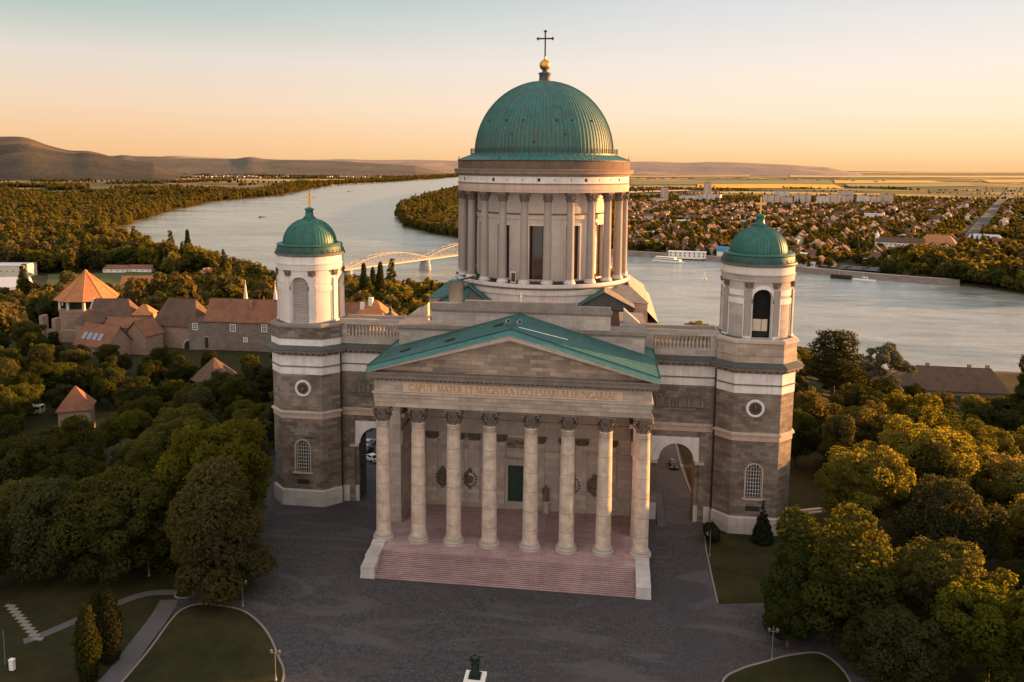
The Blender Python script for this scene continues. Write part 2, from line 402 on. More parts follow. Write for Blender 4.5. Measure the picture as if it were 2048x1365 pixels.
ins = mb.build('inscription_panel', M_['panel'], bas)
mb = MB()
sweep(mb, U_ent, [(.02,28.75),(.2,28.8),(.22,29.15),(.95,29.22),(1.0,29.75),(1.12,30.0),(1.1,30.2),(-2.,30.24)], 0)
for k in range(60):
    x = -XE + .35 + (2*XE - .7)*k/59
    mb.box(x - .22, x + .22, YE - .6, YE - .2, 28.82, 29.17, 0, 'k')
for s in (-1, 1):
    for k in range(19):
        y = YE + .4 + k*.72; mb.box(min(s*XE, s*(XE+.62)) , max(s*XE, s*(XE+.62)), y - .22, y + .22, 28.82, 29.17, 0)
mb.build('portico_cornice', M_['dirty'], bas)
mb = MB(); mb.face([(-20.6,YE+.1,30.2),(20.6,YE+.1,30.2),(0,YE+.1,36.3)]); mb.build('tympanum', M_['tymp'], bas)
# raking cornice
XR, ZA, ZE_ = 22.35, 36.65, 30.2
mb = MB(); sl = (ZA - ZE_)/XR
for s in (-1, 1):
    prof = [(YE+.1, -1.15), (YE-.35, -1.05), (YE-.4, -.75), (YE-1.1, -.68), (YE-1.15, -.2), (YE-1.28, 0.), (YE-1.2, .02)]
    for (ya, da), (yb, db) in zip(prof[:-1], prof[1:]):
        def P(y, d, top): return (0, y, ZA + d) if top else (s*(XR + (0 if d > -.3 else -.7)), y, max(30.22, ZE_ + d + (0 if d > -.3 else .7*sl)))
        mb.face([P(ya,da,0), P(yb,db,0), P(yb,db,1), P(ya,da,1)])
mb.build('raking_cornice', M_['mould'], bas)
# copper roof with standing seams
mb = MB(); ZR = 37.45
for s in (-1, 1):
    e = [(s*(XR+.05), YE-1.22, ZE_+.02), (0, YE-1.22, ZA+.03), (0, YE-.05, ZR-.08), (s*(XR+.05), YE-.05, ZE_+.62)]
    mb.face(e, 1)
    A, B, Cc, D = (s*(XR+.1), YE-.05, ZE_+.62), (0, YE-.05, ZR), (0, 12.2, ZR), (s*(XR+.1), 18.9, ZE_+.55)
    D2 = (s*20.6, 12.2, ZE_+.55 + (ZR-ZE_-.55)*(1-20.6/(XR+.1)))
    D3 = (s*20.6, 18.9, D2[2])
    mb.face([A, B, Cc, D2], 0); mb.face([A, D2, D3, D], 0)
    mb.face([A, D, (s*(XR+.1), 18.9, ZE_), (s*(XR+.1), YE-.05, ZE_)], 1)
    mb.face([(s*(XR+.1), YE-.05, ZE_), A, e[3], (s*(XR+.05), YE-1.22, ZE_+.02)], 1)
    for k in range(1, 15):      # seams run down the slope
        y = YE + .9*k
        def zz(x): return ZR - (ZR-ZE_-.62)*abs(x)/(XR+.1)
        mb.tube((0, y, ZR + .02), (s*(XR+.08 if y < 12 else 20.6), y, zz(XR+.08 if y < 12 else 20.6) + .02), .035, None, 4, 2)
    mb.tube((0, YE-.05, ZR+.02), (s*(XR+.1), YE-.05, ZE_+.66), .07, None, 5, 2)
    mb.tube((s*(XR+.1), YE-.05, ZE_+.66), (s*(XR+.1), 18.9, ZE_+.6), .09, None, 5, 2)
mb.tube((0, YE-.1, ZR+.03), (0, 12.2, ZR+.03), .09, None, 6, 2)
mb.build('portico_roof', [M_['cop3'], M_['cop3'], M_['gut']], bas)
def on_roof(x, y, h=0.): return (x, y, ZR - (ZR-ZE_-.62)*abs(x)/(XR+.1) + h)
for (x, y) in ((-2.6, 4.8), (-10.0, 2.6), (-17.6, 4.0)):
    mb = MB(); q = on_roof(x, y); mb.box(-.75, .75, -.45, .45, .0, .25); o = mb.build('roof_hatch', M_['iron'], bas, q); o.rotation_euler = (0, -.31 if x < 0 else .31, 0)
for (x, y) in ((-.75, 1.6), (1.0, 1.6)):
    mb = MB(); q = on_roof(x, y)
    mb.tube((0,0,0),(0,0,.7),.05,None,6,1); mb.tube((-.12,.25,.75),(.1,-.35,.95),.28,.34,12,0,True); mb.tube((.1,-.35,.95),(.11,-.38,.96),.3,.3,12,1,True)
    mb.build('floodlight', [M_['flood'], M_['iron']], bas, q)
mb = MB(); mb.tube(on_roof(.9,1.3,.1), on_roof(8.4,3.6,.12), .07, None, 6); mb.build('roof_pipe', M_['whitemetal'], bas)

# --- inscription, letters drawn as strokes
def arcp(cx, cy, rx, ry, a0, a1, n=9): return [(cx + rx*math.cos(R_(a0 + (a1-a0)*k/n)), cy + ry*math.sin(R_(a0 + (a1-a0)*k/n))) for k in range(n + 1)]
T, t_ = .17, .085
def serif(x, y, w=.3): return ([(x - w/2, y), (x + w/2, y)], .06)
GL = {
 'C': (.8, [(arcp(.46,.5,.4,.47,48,312,14), T)]), 'G': (.86, [(arcp(.46,.5,.4,.47,48,322,14), T), ([(.78,.05),(.78,.42)], T), serif(.76,.43,.3)]),
 'A': (.86, [([(.1,0),(.43,1)], t_), ([(.43,1),(.76,0)], T), ([(.22,.34),(.64,.34)], t_), serif(.1,.03), serif(.76,.03)]),
 'P': (.7, [([(.16,0),(.16,1)], T), (arcp(.2,.74,.4,.24,90,-90,10), t_*1.5), ([(.16,.97),(.24,.97)], t_), serif(.16,.03,.36), serif(.13,.97,.26)]),
 'U': (.86, [([(.15,1),(.15,.3)], T), (arcp(.44,.32,.29,.29,180,360,10), t_*1.3), ([(.73,.3),(.73,1)], t_), serif(.15,.97), serif(.73,.97)]),
 'T': (.74, [([(.37,0),(.37,1)], T), ([(.04,.96),(.7,.96)], t_), serif(.37,.03,.34), ([(.05,.96),(.05,.8)], t_), ([(.69,.96),(.69,.8)], t_)]),
 'M': (1.04, [([(.13,0),(.2,1)], t_), ([(.2,1),(.52,.1)], T), ([(.52,.1),(.84,1)], t_), ([(.84,1),(.91,0)], T), serif(.12,.03), serif(.91,.03)]),
 'E': (.68, [([(.16,0),(.16,1)], T), ([(.16,.96),(.6,.96)], t_), ([(.16,.52),(.5,.52)], t_), ([(.16,.04),(.63,.04)], t_), ([(.6,.96),(.6,.8)], t_), ([(.63,.04),(.63,.22)], t_)]),
 'R': (.82, [([(.16,0),(.16,1)], T), (arcp(.2,.75,.38,.23,90,-90,10), t_*1.5), ([(.34,.5),(.74,0)], T), serif(.16,.03,.36), serif(.13,.97,.26), serif(.76,.03,.2)]),
 'I': (.36, [([(.18,0),(.18,1)], T), serif(.18,.03,.34), serif(.18,.97,.34)]),
 'S': (.66, [(arcp(.33,.74,.24,.24,40,270,10) + arcp(.33,.27,.26,.25,90,-140,10), t_*1.6)]),
 'L': (.66, [([(.16,0),(.16,1)], T), ([(.16,.04),(.6,.04)], t_), ([(.6,.04),(.6,.22)], t_), serif(.16,.97,.34)]),
 'B': (.74, [([(.16,0),(.16,1)], T), (arcp(.2,.76,.34,.21,90,-90,10), t_*1.5), (arcp(.2,.28,.4,.26,90,-90,10), t_*1.5), serif(.12,.97,.24), serif(.12,.03,.24)]),
 'H': (.9, [([(.17,0),(.17,1)], T), ([(.73,0),(.73,1)], T), ([(.17,.52),(.73,.52)], t_), serif(.17,.03), serif(.17,.97), serif(.73,.03), serif(.73,.97)]),
 'N': (.92, [([(.16,0),(.16,1)], t_), ([(.16,1),(.76,0)], T), ([(.76,0),(.76,1)], t_), serif(.15,.03), serif(.76,.97)]),
 ',': (.3, [([(.14,.1),(.06,-.14)], .13)]), ' ': (.34, []),
}
txt = 'CAPUT, MATER ET MAGISTRA ECCLESIARUM HUNGARIAE'
W_ = sum(GL[c][0] for c in txt); x_ = -15.75; k_ = (16.15 + 15.75)/W_; hl = 1.04
mb = MB()
for c in txt:
    w, strokes = GL[c]
    for pts, th in strokes:
        for (ax, ay), (bx, by) in zip(pts[:-1], pts[1:]):
            dx, dy = (bx-ax), (by-ay); L = math.hypot(dx, dy) or 1; nx, ny = -dy/L*th/2, dx/L*th/2
            q = [(ax+nx,ay+ny),(bx+nx,by+ny),(bx-nx,by-ny),(ax-nx,ay-ny)]
            mb.face([(x_ + p[0]*k_, YE - .10, 27.2 + p[1]*hl) for p in q])
    x_ += w*k_
mb.build('inscription', M_['letter'], bas)

# --- portico wall with pilasters, door, niche, cartouches
mb = MB()
arch_panel(mb, lambda u, v, d: (u, 14.2 - d, v), -19.2, 19.2, ZF, 24.7, -1.95, 1.95, ZF, 10.4, .9, 0, 0, flat=True)
sweep(mb, [(-19.2,14.2),(19.2,14.2)], [(0,12.8),(.12,12.85),(.12,13.15),(0,13.2)], 1)
sweep(mb, [(-19.2,14.2),(19.2,14.2)], [(.0,15.85),(.45,15.85),(.45,16.5),(.5,16.5),(.5,17.4),(.56,17.4),(.56,18.1),(.7,18.2),(.7,18.4),(.45,18.45),(.45,20.4),(.9,20.6),(.95,21.),(.0,21.1)], 1)
sweep(mb, [(-19.2,14.2),(19.2,14.2)], [(.22,ZF),(.22,3.6),(.1,3.75),(0,3.8)], 1)
for s in (-1, 1):
    mb.box(min(s*19.2,s*20.65), max(s*19.2,s*20.65), 6.3, 19.2, ZF if 0 else 0, 24.6, 0)
    pl = [(s*19.2, 14.2), (s*19.2, 6.3)] if s < 0 else [(s*19.2, 6.3), (s*19.2, 14.2)]
    pl = pl if s > 0 else [(19.2*s, 6.3), (19.2*s, 14.2)][::-1]
    q = [(s*19.2, 14.2), (s*19.2, 6.3)]
    for z0, z1, o in ((15.85,18.3,.45),(20.4,21.1,.8),(ZF,3.6,.2),(12.8,13.2,.12)):
        mb.box(min(s*19.2, s*(19.2-o)), max(s*19.2, s*(19.2-o)), 6.3, 14.2 - .0, z0, z1, 1)
    mb.box(min(s*18.9,s*20.95), max(s*18.9,s*20.95), 6.0, 8.2, 0, 3.5, 1); mb.box(min(s*19.0,s*20.85), max(s*19.0,s*20.85), 6.1, 8.0, 3.5, 24.6, 0)
mb.build('portico_wall', [M_['inner'], M_['mould']], bas)
mb = MB(); w = .95
mb.box(-w, w, -.3, .0, 0, 13.35 - 1.3, 0, 'k')
mb.box(-w-.15, w+.15, -.42, 0, 0, .5, 1); mb.box(-w-.08, w+.08, -.36, 0, .5, .8, 1)
pil = mb.build('pilaster', [M_['inner'], M_['column_base']], bas)
cm = capital_mb(.86, 1.35); cm.v = [(x, min(0.0, y*.36 - .12), z) for x, y, z in cm.v]
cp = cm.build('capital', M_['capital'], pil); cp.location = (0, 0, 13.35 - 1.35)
pxs = [-17.6, -15.3, -7.25, -3.0, 6.9, 3.6, 9.6, 11.4, 15.4, 17.7]
pxs = [-15.4, -7.9, -3.4, 3.4, 7.9, 10.7, 15.6, -10.7]
pil.location = (pxs[0], 14.2, ZF)
for x in pxs[1:]: dup(pil, (x, 14.2, ZF), 0, parent=bas)
# door with panelled leaves
mb = MB(); mb.box(-1.95, 1.95, 13.95 + .6, 14.95, ZF, 10.4)
for s in (-1, 1):
    for j in range(5):
        z = ZF + .35 + j*1.5; x = s*.98
        mb.box(x - .7, x + .7, 14.47, 14.56, z, z + 1.2); mb.box(x - .45, x + .45, 14.41, 14.48, z + .25, z + .95)
mb.box(-.06, .06, 14.4, 14.56, ZF, 10.4)
door = mb.build('door', M_['door'], bas)
mb = MB()
for a in (-2.55, 1.97): mb.box(a, a + .58, 13.9, 14.25, ZF, 10.42)
mb.box(-2.75, 2.75, 13.8, 14.25, 10.42, 11.3); mb.box(-3.0, 3.0, 13.65, 14.2, 11.3, 11.65)
mb.build('door_frame', M_['mould'], bas)
mb = MB(); mb.box(-2.2, 2.2, 14.05, 14.2, 13.4, 15.2); mb.build('relief_panel', M_['tymp'], bas)
mb = MB(); rg = random.Random(3)
for i in range(16): mb.sphere((-1.9 + 3.8*i/15, 14.03, 14.25 + rg.uniform(-.4,.4)), rg.uniform(.16,.3), 8)
mb.build('relief_figures', M_['dirty'], bas)
def cartouche(x, z):
    mb = MB(); y = 14.2
    mb.tube((x,y+.02,z),(x,y-.2,z), .95, .8, 16, 0, True)
    for k in range(14):
        a = 2*PI*k/14; mb.sphere((x + 1.08*math.cos(a), y - .12, z + 1.3*math.sin(a)), .3, 8)
    mb.sphere((x, y - .2, z), .6, 10, 0, 1.2); mb.sphere((x, y-.2, z + 1.65), .42, 8); mb.sphere((x, y-.2, z-1.6), .3, 8)
    mb.build('cartouche', M_['capital'], bas)
for x in (-13.5, -8.6, 9.3, 12.95): cartouche(x, 7.45)

# --- bell towers (each a part with sub-parts)
OH, OC = 6.35, 2.55
def octa(cx, cy, h=OH, c=OC): return [(cx-h+c,cy-h),(cx+h-c,cy-h),(cx+h,cy-h+c),(cx+h,cy+h-c),(cx+h-c,cy+h),(cx-h+c,cy+h),(cx-h,cy+h-c),(cx-h,cy-h+c)]
def clock_mb(x, y, z, hands):
    mb = MB()
    ring = []
    for k in range(32):
        ring.append(2*PI*k/32)
    for r0, r1, d0, d1, m in ((1.08,1.2,.12,.2,0),(1.2,1.42,.2,.2,0),(1.42,1.55,.2,0.,0)):
        mb.grid([[(x + r*math.cos(a), y - d, z + r*math.sin(a)) for a in ring] for r, d in ((r0,d0),(r1,d1))], m, True, True)
    mb.face([(x + 1.1*math.cos(a), y - .1, z + 1.1*math.sin(a)) for a in ring], 1)
    for k in range(12):
        a = 2*PI*k/12; c_, s_ = math.cos(a), math.sin(a); w = .05
        mb.face([(x + c_*.78 - s_*w, y-.13, z + s_*.78 + c_*w),(x + c_*1.0 - s_*w, y-.13, z + s_*1.0 + c_*w),(x + c_*1.0 + s_*w, y-.13, z + s_*1.0 - c_*w),(x + c_*.78 + s_*w, y-.13, z + s_*.78 - c_*w)], 2)
    for a, L, w in hands:
        a = R_(90 - a); c_, s_ = math.cos(a), math.sin(a)
        mb.face([(x - c_*.15 - s_*w, y-.15, z - s_*.15 + c_*w),(x + c_*L, y-.15, z + s_*L),(x - c_*.15 + s_*w, y-.15, z - s_*.15 - c_*w)], 2)
    return mb
def grid_window(M, a0, a1, vb, vs, d, nu, nv, parent, name='window', fr=.0):
    """glazing with bars: part window with sub-part bars folded into one mesh"""
    mb = MB(); arch_fill(mb, M, a0, a1, vb, vs, d, 0)
    r = (a1-a0)/2; uc = (a0+a1)/2; top = vs + r; w = .05
    for k in range(1, nu):
        u = a0 + (a1-a0)*k/nu; h = vs + math.sqrt(max(0, r*r - (u-uc)**2))
        mb.face([M(u-w,vb,d+.05),M(u+w,vb,d+.05),M(u+w,h,d+.05),M(u-w,h,d+.05)], 1)
    for k in range(0, nv + 1):
        v = vb + (vs-vb)*k/nv; mb.face([M(a0,v-w,d+.055),M(a1,v-w,d+.055),M(a1,v+w,d+.055),M(a0,v+w,d+.055)], 1)
    arch_band(mb, M, a0+.14, a1-.14, vb, vs, .14, d, d+.07, 1)
    for k in range(1, 5):
        a = PI*k/5; mb.face([M(uc+r*.35*math.cos(a-.06),vs+r*.35*math.sin(a-.06),d+.06),M(uc+r*math.cos(a-.03),vs+r*math.sin(a-.03),d+.06),M(uc+r*math.cos(a+.03),vs+r*math.sin(a+.03),d+.06),M(uc+r*.35*math.cos(a+.06),vs+r*.35*math.sin(a+.06),d+.06)], 1)
    return mb.build(name, [M_['glass'], M_['muntin']], parent)
def brackets(mb, plan, z0, z1, o0, o1, step=1.05, w=.2, m=0, closed=True):
    n = len(plan)
    for i in range(n if closed else n - 1):
        a, b = Vector(plan[i]), Vector(plan[(i+1) % n]); L = (b-a).length; d = (b-a)/L; nn = Vector((d.y, -d.x)); k = max(1, int(L/step))
        for j in range(k):
            p = a + d*(L*(j+.5)/k); q = [p - d*w + nn*o0, p + d*w + nn*o0, p + d*w + nn*o1, p - d*w + nn*o1]
            i0 = len(mb.v); mb.v.extend([(t.x,t.y,z) for z in (z0,z1) for t in q])
            for f in ((0,1,2,3),(1,2,6,5),(2,3,7,6),(3,0,4,7)): mb.f.append(tuple(i0+x for x in f)); mb.m.append(m); mb.sm.append(False)
CORN = [(.06,27.9),(.3,28.0),(.34,28.2)]
CORN2 = [(.34,28.55),(1.12,28.6),(1.2,28.95),(1.3,29.1)]
def bell_tower(s):
    cx, cy = s*39.6, 21.85
    t = part('bell_tower', bas)
    O = octa(cx, cy); yf = cy - OH
    FR = lambda u, v, d: (cx + u, yf - d, v)
    mb = MB(); sweep(mb, O, [(.28,0),(.28,2.85),(.0,3.1)], 0, True); mb.build('plinth', M_['plinth'], t)
    mb = MB()
    rest = O[1:] + [O[0]]
    sweep(mb, rest, [(0,3.1),(0,16.3)], 0); sweep(mb, O, [(0,17.75),(0,24.5)], 0, True)
    hw = OH - OC
    arch_panel(mb, FR, -hw, hw, 3.1, 16.3, -1.32, 1.32, 6.4, 11.0, .55, 0, 0)
    arch_band(mb, FR, -1.32, 1.32, 6.4, 11.0, .22, .0, .1, 1)
    for a in (-1.95, 1.54+.06): mb.box(cx + a, cx + a + .35, yf - .09, yf, 6.4, 12.9, 0)
    mb.box(cx - 2.0, cx + 2.0, yf - .12, yf, 12.9, 13.1, 0); mb.box(cx - 2.3, cx + 2.3, yf - .4, yf, 13.1, 13.4, 2)
    mb.build('tower_wall', [M_['tower'], M_['salmon'], M_['dirty']], t)
    mb = MB(); mb.box(cx - 1.9, cx + 1.9, yf - .35, yf + .3, 6.1, 6.4); mb.build('window_sill', M_['mould'], t)
    grid_window(FR, -1.32, 1.32, 6.4, 11.0, -.45, 6, 7, t)
    mb = MB(); mb.box(cx - s*.0 - 1.15, cx + 1.15, yf - .08, yf + .02, 4.1, 4.95); mb.build('plaque', M_['plaque'], t)
    mb = MB()
    sweep(mb, O, [(.0,16.3),(.1,16.32),(.1,17.25)], 0, True); sweep(mb, O, [(.1,17.25),(.4,17.32),(.42,17.6),(.0,17.75)], 1, True)
    mb.build('string_course', [M_['salmon'], M_['mould']], t)
    mb = MB(); sweep(mb, O, [(0,24.5),(.06,24.52),(.06,25.82)], 0, True); sweep(mb, O, [(.06,25.82),(.2,25.85),(.2,26.05),(.06,26.08)], 1, True); sweep(mb, O, [(.06,26.08),(.06,27.9)], 0, True)
    mb.build('frieze', [M_['white'], M_['dirty']], t)
    mb = MB(); sweep(mb, O, CORN + [(.34,28.55)], 0, True); sweep(mb, O, CORN2, 0, True); brackets(mb, O, 28.25, 28.58, .3, 1.0)
    sweep(mb, O, [(1.3,29.1),(1.32,29.14),(.1,29.8)], 1, True)
    mb.build('tower_cornice', [M_['dirty'], M_['cop4']], t)
    mb = MB(); A = octa(cx, cy, 6.45, 2.6)
    sweep(mb, A, [(0.05,29.75),(.05,30.95)], 0 if s < 0 else 1, True); sweep(mb, A, [(.05,30.95),(.16,31.0),(.16,31.15),(0,31.2),(0,32.95)], 1, True)
    sweep(mb, A, [(0,32.95),(.28,33.05),(.3,33.45),(-.6,33.7)], 2 if s < 0 else 3, True)
    mb.face([(p[0], p[1], 33.68) for p in octa(cx, cy, 5.9, 2.4)], 4)
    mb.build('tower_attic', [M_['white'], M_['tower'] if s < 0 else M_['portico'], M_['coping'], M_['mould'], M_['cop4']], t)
    clock_mb(cx - s*.3, yf, 21.95, ((205,.8,.07),(275,.55,.09)) if s < 0 else ((0,.85,.08),(40,.55,.1))).build('clock', [M_['white'], M_['plaque'], M_['gold'] if s > 0 else M_['letter']], t)
    # lantern: round belfry with four arched openings, pilasters and panels
    lx, ly, LR = s*39.85, 21.85, 5.75
    CY = lambda u, v, d: (lx + (LR + d)*math.sin(u/LR), ly - (LR + d)*math.cos(u/LR), v)
    mb = MB(); q = LR*PI/4
    for k in range(4):
        rot = k*PI/2
        MK = lambda u, v, d, rot=rot: CY(u + rot*LR, v, d)
        arch_panel(mb, MK, -q, q, 33.68, 43.2, -1.62, 1.62, 33.75, 40.35, .7, 0, 1, 14, ku=6)
        arch_band(mb, MK, -1.62, 1.62, 33.75, 40.35, .62, 0., .12, 1, 14)
        for a in (-2.3, 1.56): 
            for (v0, v1, e) in ((39.9,40.3,.3),(39.6,39.9,.2)):
                rows = [[MK(a + .74*j/3, v, dd) for j in range(4)] for v, dd in ((v0,0),(v0,e),(v1,e),(v1,0))]; mb.grid(rows, 2, False)
        # panels on the diagonals: frames and bands
        for (u0, u1, v0, v1, e, mm) in ((-.25,.25,0,0,0,1),):
            pass
        for side in (PI/4,):
            for (u0,u1,v0,v1,e,mm) in ((-1.45,1.45,40.75,41.7,.08,1),(-1.6,1.6,39.35,40.3,.14,1),(-1.6,-1.38,33.8,39.3,.1,1),(1.38,1.6,33.8,39.3,.1,1)):
                us = [u0 + (u1-u0)*j/4 for j in range(5)]
                rows = [[MK(u + side*LR, v, dd) for u in us] for v, dd in ((v0,0),(v0,e),(v1,e),(v1,0))]; mb.grid(rows, mm, False)
                for u in (u0,u1): mb.face([MK(u+side*LR,v0,0),MK(u+side*LR,v1,0),MK(u+side*LR,v1,e),MK(u+side*LR,v0,e)], mm)
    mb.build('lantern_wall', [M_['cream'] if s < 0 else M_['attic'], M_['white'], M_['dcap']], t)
    mb = MB()
    for k in range(4):
        MK = lambda u, v, d, rot=k*PI/2: CY(u + rot*LR, v, d)
        if s < 0 or k != 0:
            sm_ = MB(); arch_fill(sm_, MK, -1.62, 1.62, 33.75, 40.35, -.55, 0 if s < 0 else 1); sm_.build('belfry_screen', [M_['lattice'], M_['dark']], t)
    if s > 0:
        mb.lathe([(4.6,33.9),(4.6,43.)], lx, ly, 24, 1)
        MK = lambda u, v, d: CY(u, v, d)
        for (a, b) in ((-1.55,-.05),(.05,1.1)): mb.face([MK(a,34.0+.9,-.6),MK(b,34.9,-.6),MK(b,36.9,-.6),MK(a,36.9,-.6)], 2)
        for j in range(22): 
            v = 37.2 + j*.23; mb.face([MK(-1.6,v,-.55),MK(1.6,v,-.55),MK(1.6,v-.1,-.75),MK(-1.6,v-.1,-.75)], 3)
    if s > 0: mb.build('belfry_louvres', [M_['lattice'], M_['dark'], M_['wood'], M_['iron']], t)
    pm = MB(); pw = .52
    rows = [[(pw*x, -.28 if abs(x) < 1 else 0., z) for x in (-1.,-.999,.999,1.)] for z in (0, 7.9)]
    pm.box(-pw, pw, -.3, .12, .0, 8.0, 0, 'bk'); pm.box(-pw-.12, pw+.12, -.42, .12, 0, .35, 1)
    cpm = capital_mb(.5, 1.05); pm2 = MB()
    for k in range(8):
        a = PI/8 + PI/4*k
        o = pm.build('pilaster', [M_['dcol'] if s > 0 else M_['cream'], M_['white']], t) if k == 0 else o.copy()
        if k: col.objects.link(o); o.parent = t
        o.location = (lx + LR*math.sin(a), ly - LR*math.cos(a), 33.7); o.rotation_euler = (0, 0, a)
    cpm.v = [(x, min(.1, y*.55 - .1), z) for x, y, z in cpm.v]
    for k in range(8):
        a = PI/8 + PI/4*k
        o = cpm.build('pilaster_capital', M_['dcap'], t) if k == 0 else o.copy()
        if k: col.objects.link(o); o.parent = t
        o.location = (lx + LR*math.sin(a), ly - LR*math.cos(a), 42.1); o.rotation_euler = (0, 0, a)
    mb = MB()
    mb.sharp_lathe([(5.5,43.15),(5.98,43.15),(5.98,43.6),(6.03,43.6),(6.03,44.1),(6.2,44.15),(6.2,44.3),(5.98,44.35)], lx, ly, 48, 0)
    mb.sharp_lathe([(5.98,44.35),(5.98,45.55)], lx, ly, 48, 1)
    mb.sharp_lathe([(5.98,45.55),(6.3,45.7),(6.4,45.95),(6.3,46.0)], lx, ly, 48, 2)
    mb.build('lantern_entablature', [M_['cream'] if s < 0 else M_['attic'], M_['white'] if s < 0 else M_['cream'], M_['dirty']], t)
    mb = MB(); mb.sharp_lathe([(6.35,46.),(6.3,46.15),(6.0,46.25),(5.85,47.2),(5.95,47.4),(5.85,47.5),(4.95,47.62)], lx, ly, 48, 0)
    mb.sharp_lathe([(5.95,47.38),(5.95,47.46),(5.8,47.66),(5.,47.72)], lx, ly, 48, 1)
    for k in range(40): a = 2*PI*k/40; mb.tube((lx+6.1*math.cos(a), ly+6.1*math.sin(a), 46.1),(lx+6.1*math.cos(a), ly+6.1*math.sin(a), 46.75),.05,None,4,0)
    mb.build('gutter', [M_['gut'], M_['cop2']], t)
    dome_mesh(lx, ly, 4.78, 47.6, [(0,0),(.08,.16),(.25,.5),(.45,.72),(.6,.815),(.75,.9)], 52.4, 52, .07, t, M_['cop2'], .62, 'cupola')
    mb = MB(); mb.lathe([(1.05,52.2),(.8,52.5),(.72,52.9),(.66,53.5),(.85,53.65),(.85,53.85),(.5,53.9),(.4,54.05),(.05,54.1)], lx, ly, 20)
    mb.build('finial', M_['cop2'], t)
    mb = MB(); r = .13
    mb.box(lx-r, lx+r, ly-r, ly+r, 54.0, 56.95); mb.box(lx-.95, lx+.95, ly-r+.003, ly+r-.003, 55.75, 56.0)
    mb.build('cross', M_['gold'], t)
    mb = MB(); xd = s*33.05
    mb.tube((xd, 18.0, 0.1),(xd, 18.0, 28.0), .14, None, 6); mb.build('downpipe', M_['iron'], t)

def dome_mesh(cx, cy, R, z0, _p, ztop, nrib, rh, parent, mat, neck, name):
    """ribbed copper shell: hemisphere with an ogee lift at the top when neck > 0"""
    mb = MB(); rows = []; H = ztop - z0; n = 26
    for j in range(n + 1):
        t = j/n
        if neck:
            a = t*PI/2*.86; r = R*math.cos(a); z = z0 + H*.93*math.sin(a)/math.sin(PI/2*.86)
            if t > .86: 
                q = (t-.86)/.14; r = r*(1-q) + neck*q*1.5; z = z + H*.07*q*q
        else:
            a = t*PI/2*.985; r = R*math.cos(a); z = z0 + H*math.sin(a)
        row = []
        for k in range(nrib):
            for f, d in ((0,0),(.07,0),(.79,0),(.85,0),(.87,1),(.93,1),(.95,0)):
                an = 2*PI*(k+f)/nrib; rr = r + d*min(rh, r*.04); row.append((cx + rr*math.cos(an), cy + rr*math.sin(an), z))
        rows.append(row)
    mb.grid(rows, 0, False, True); mb.face(rows[-1])
    return mb.build(name, mat, parent)
for s in (-1, 1): bell_tower(s)

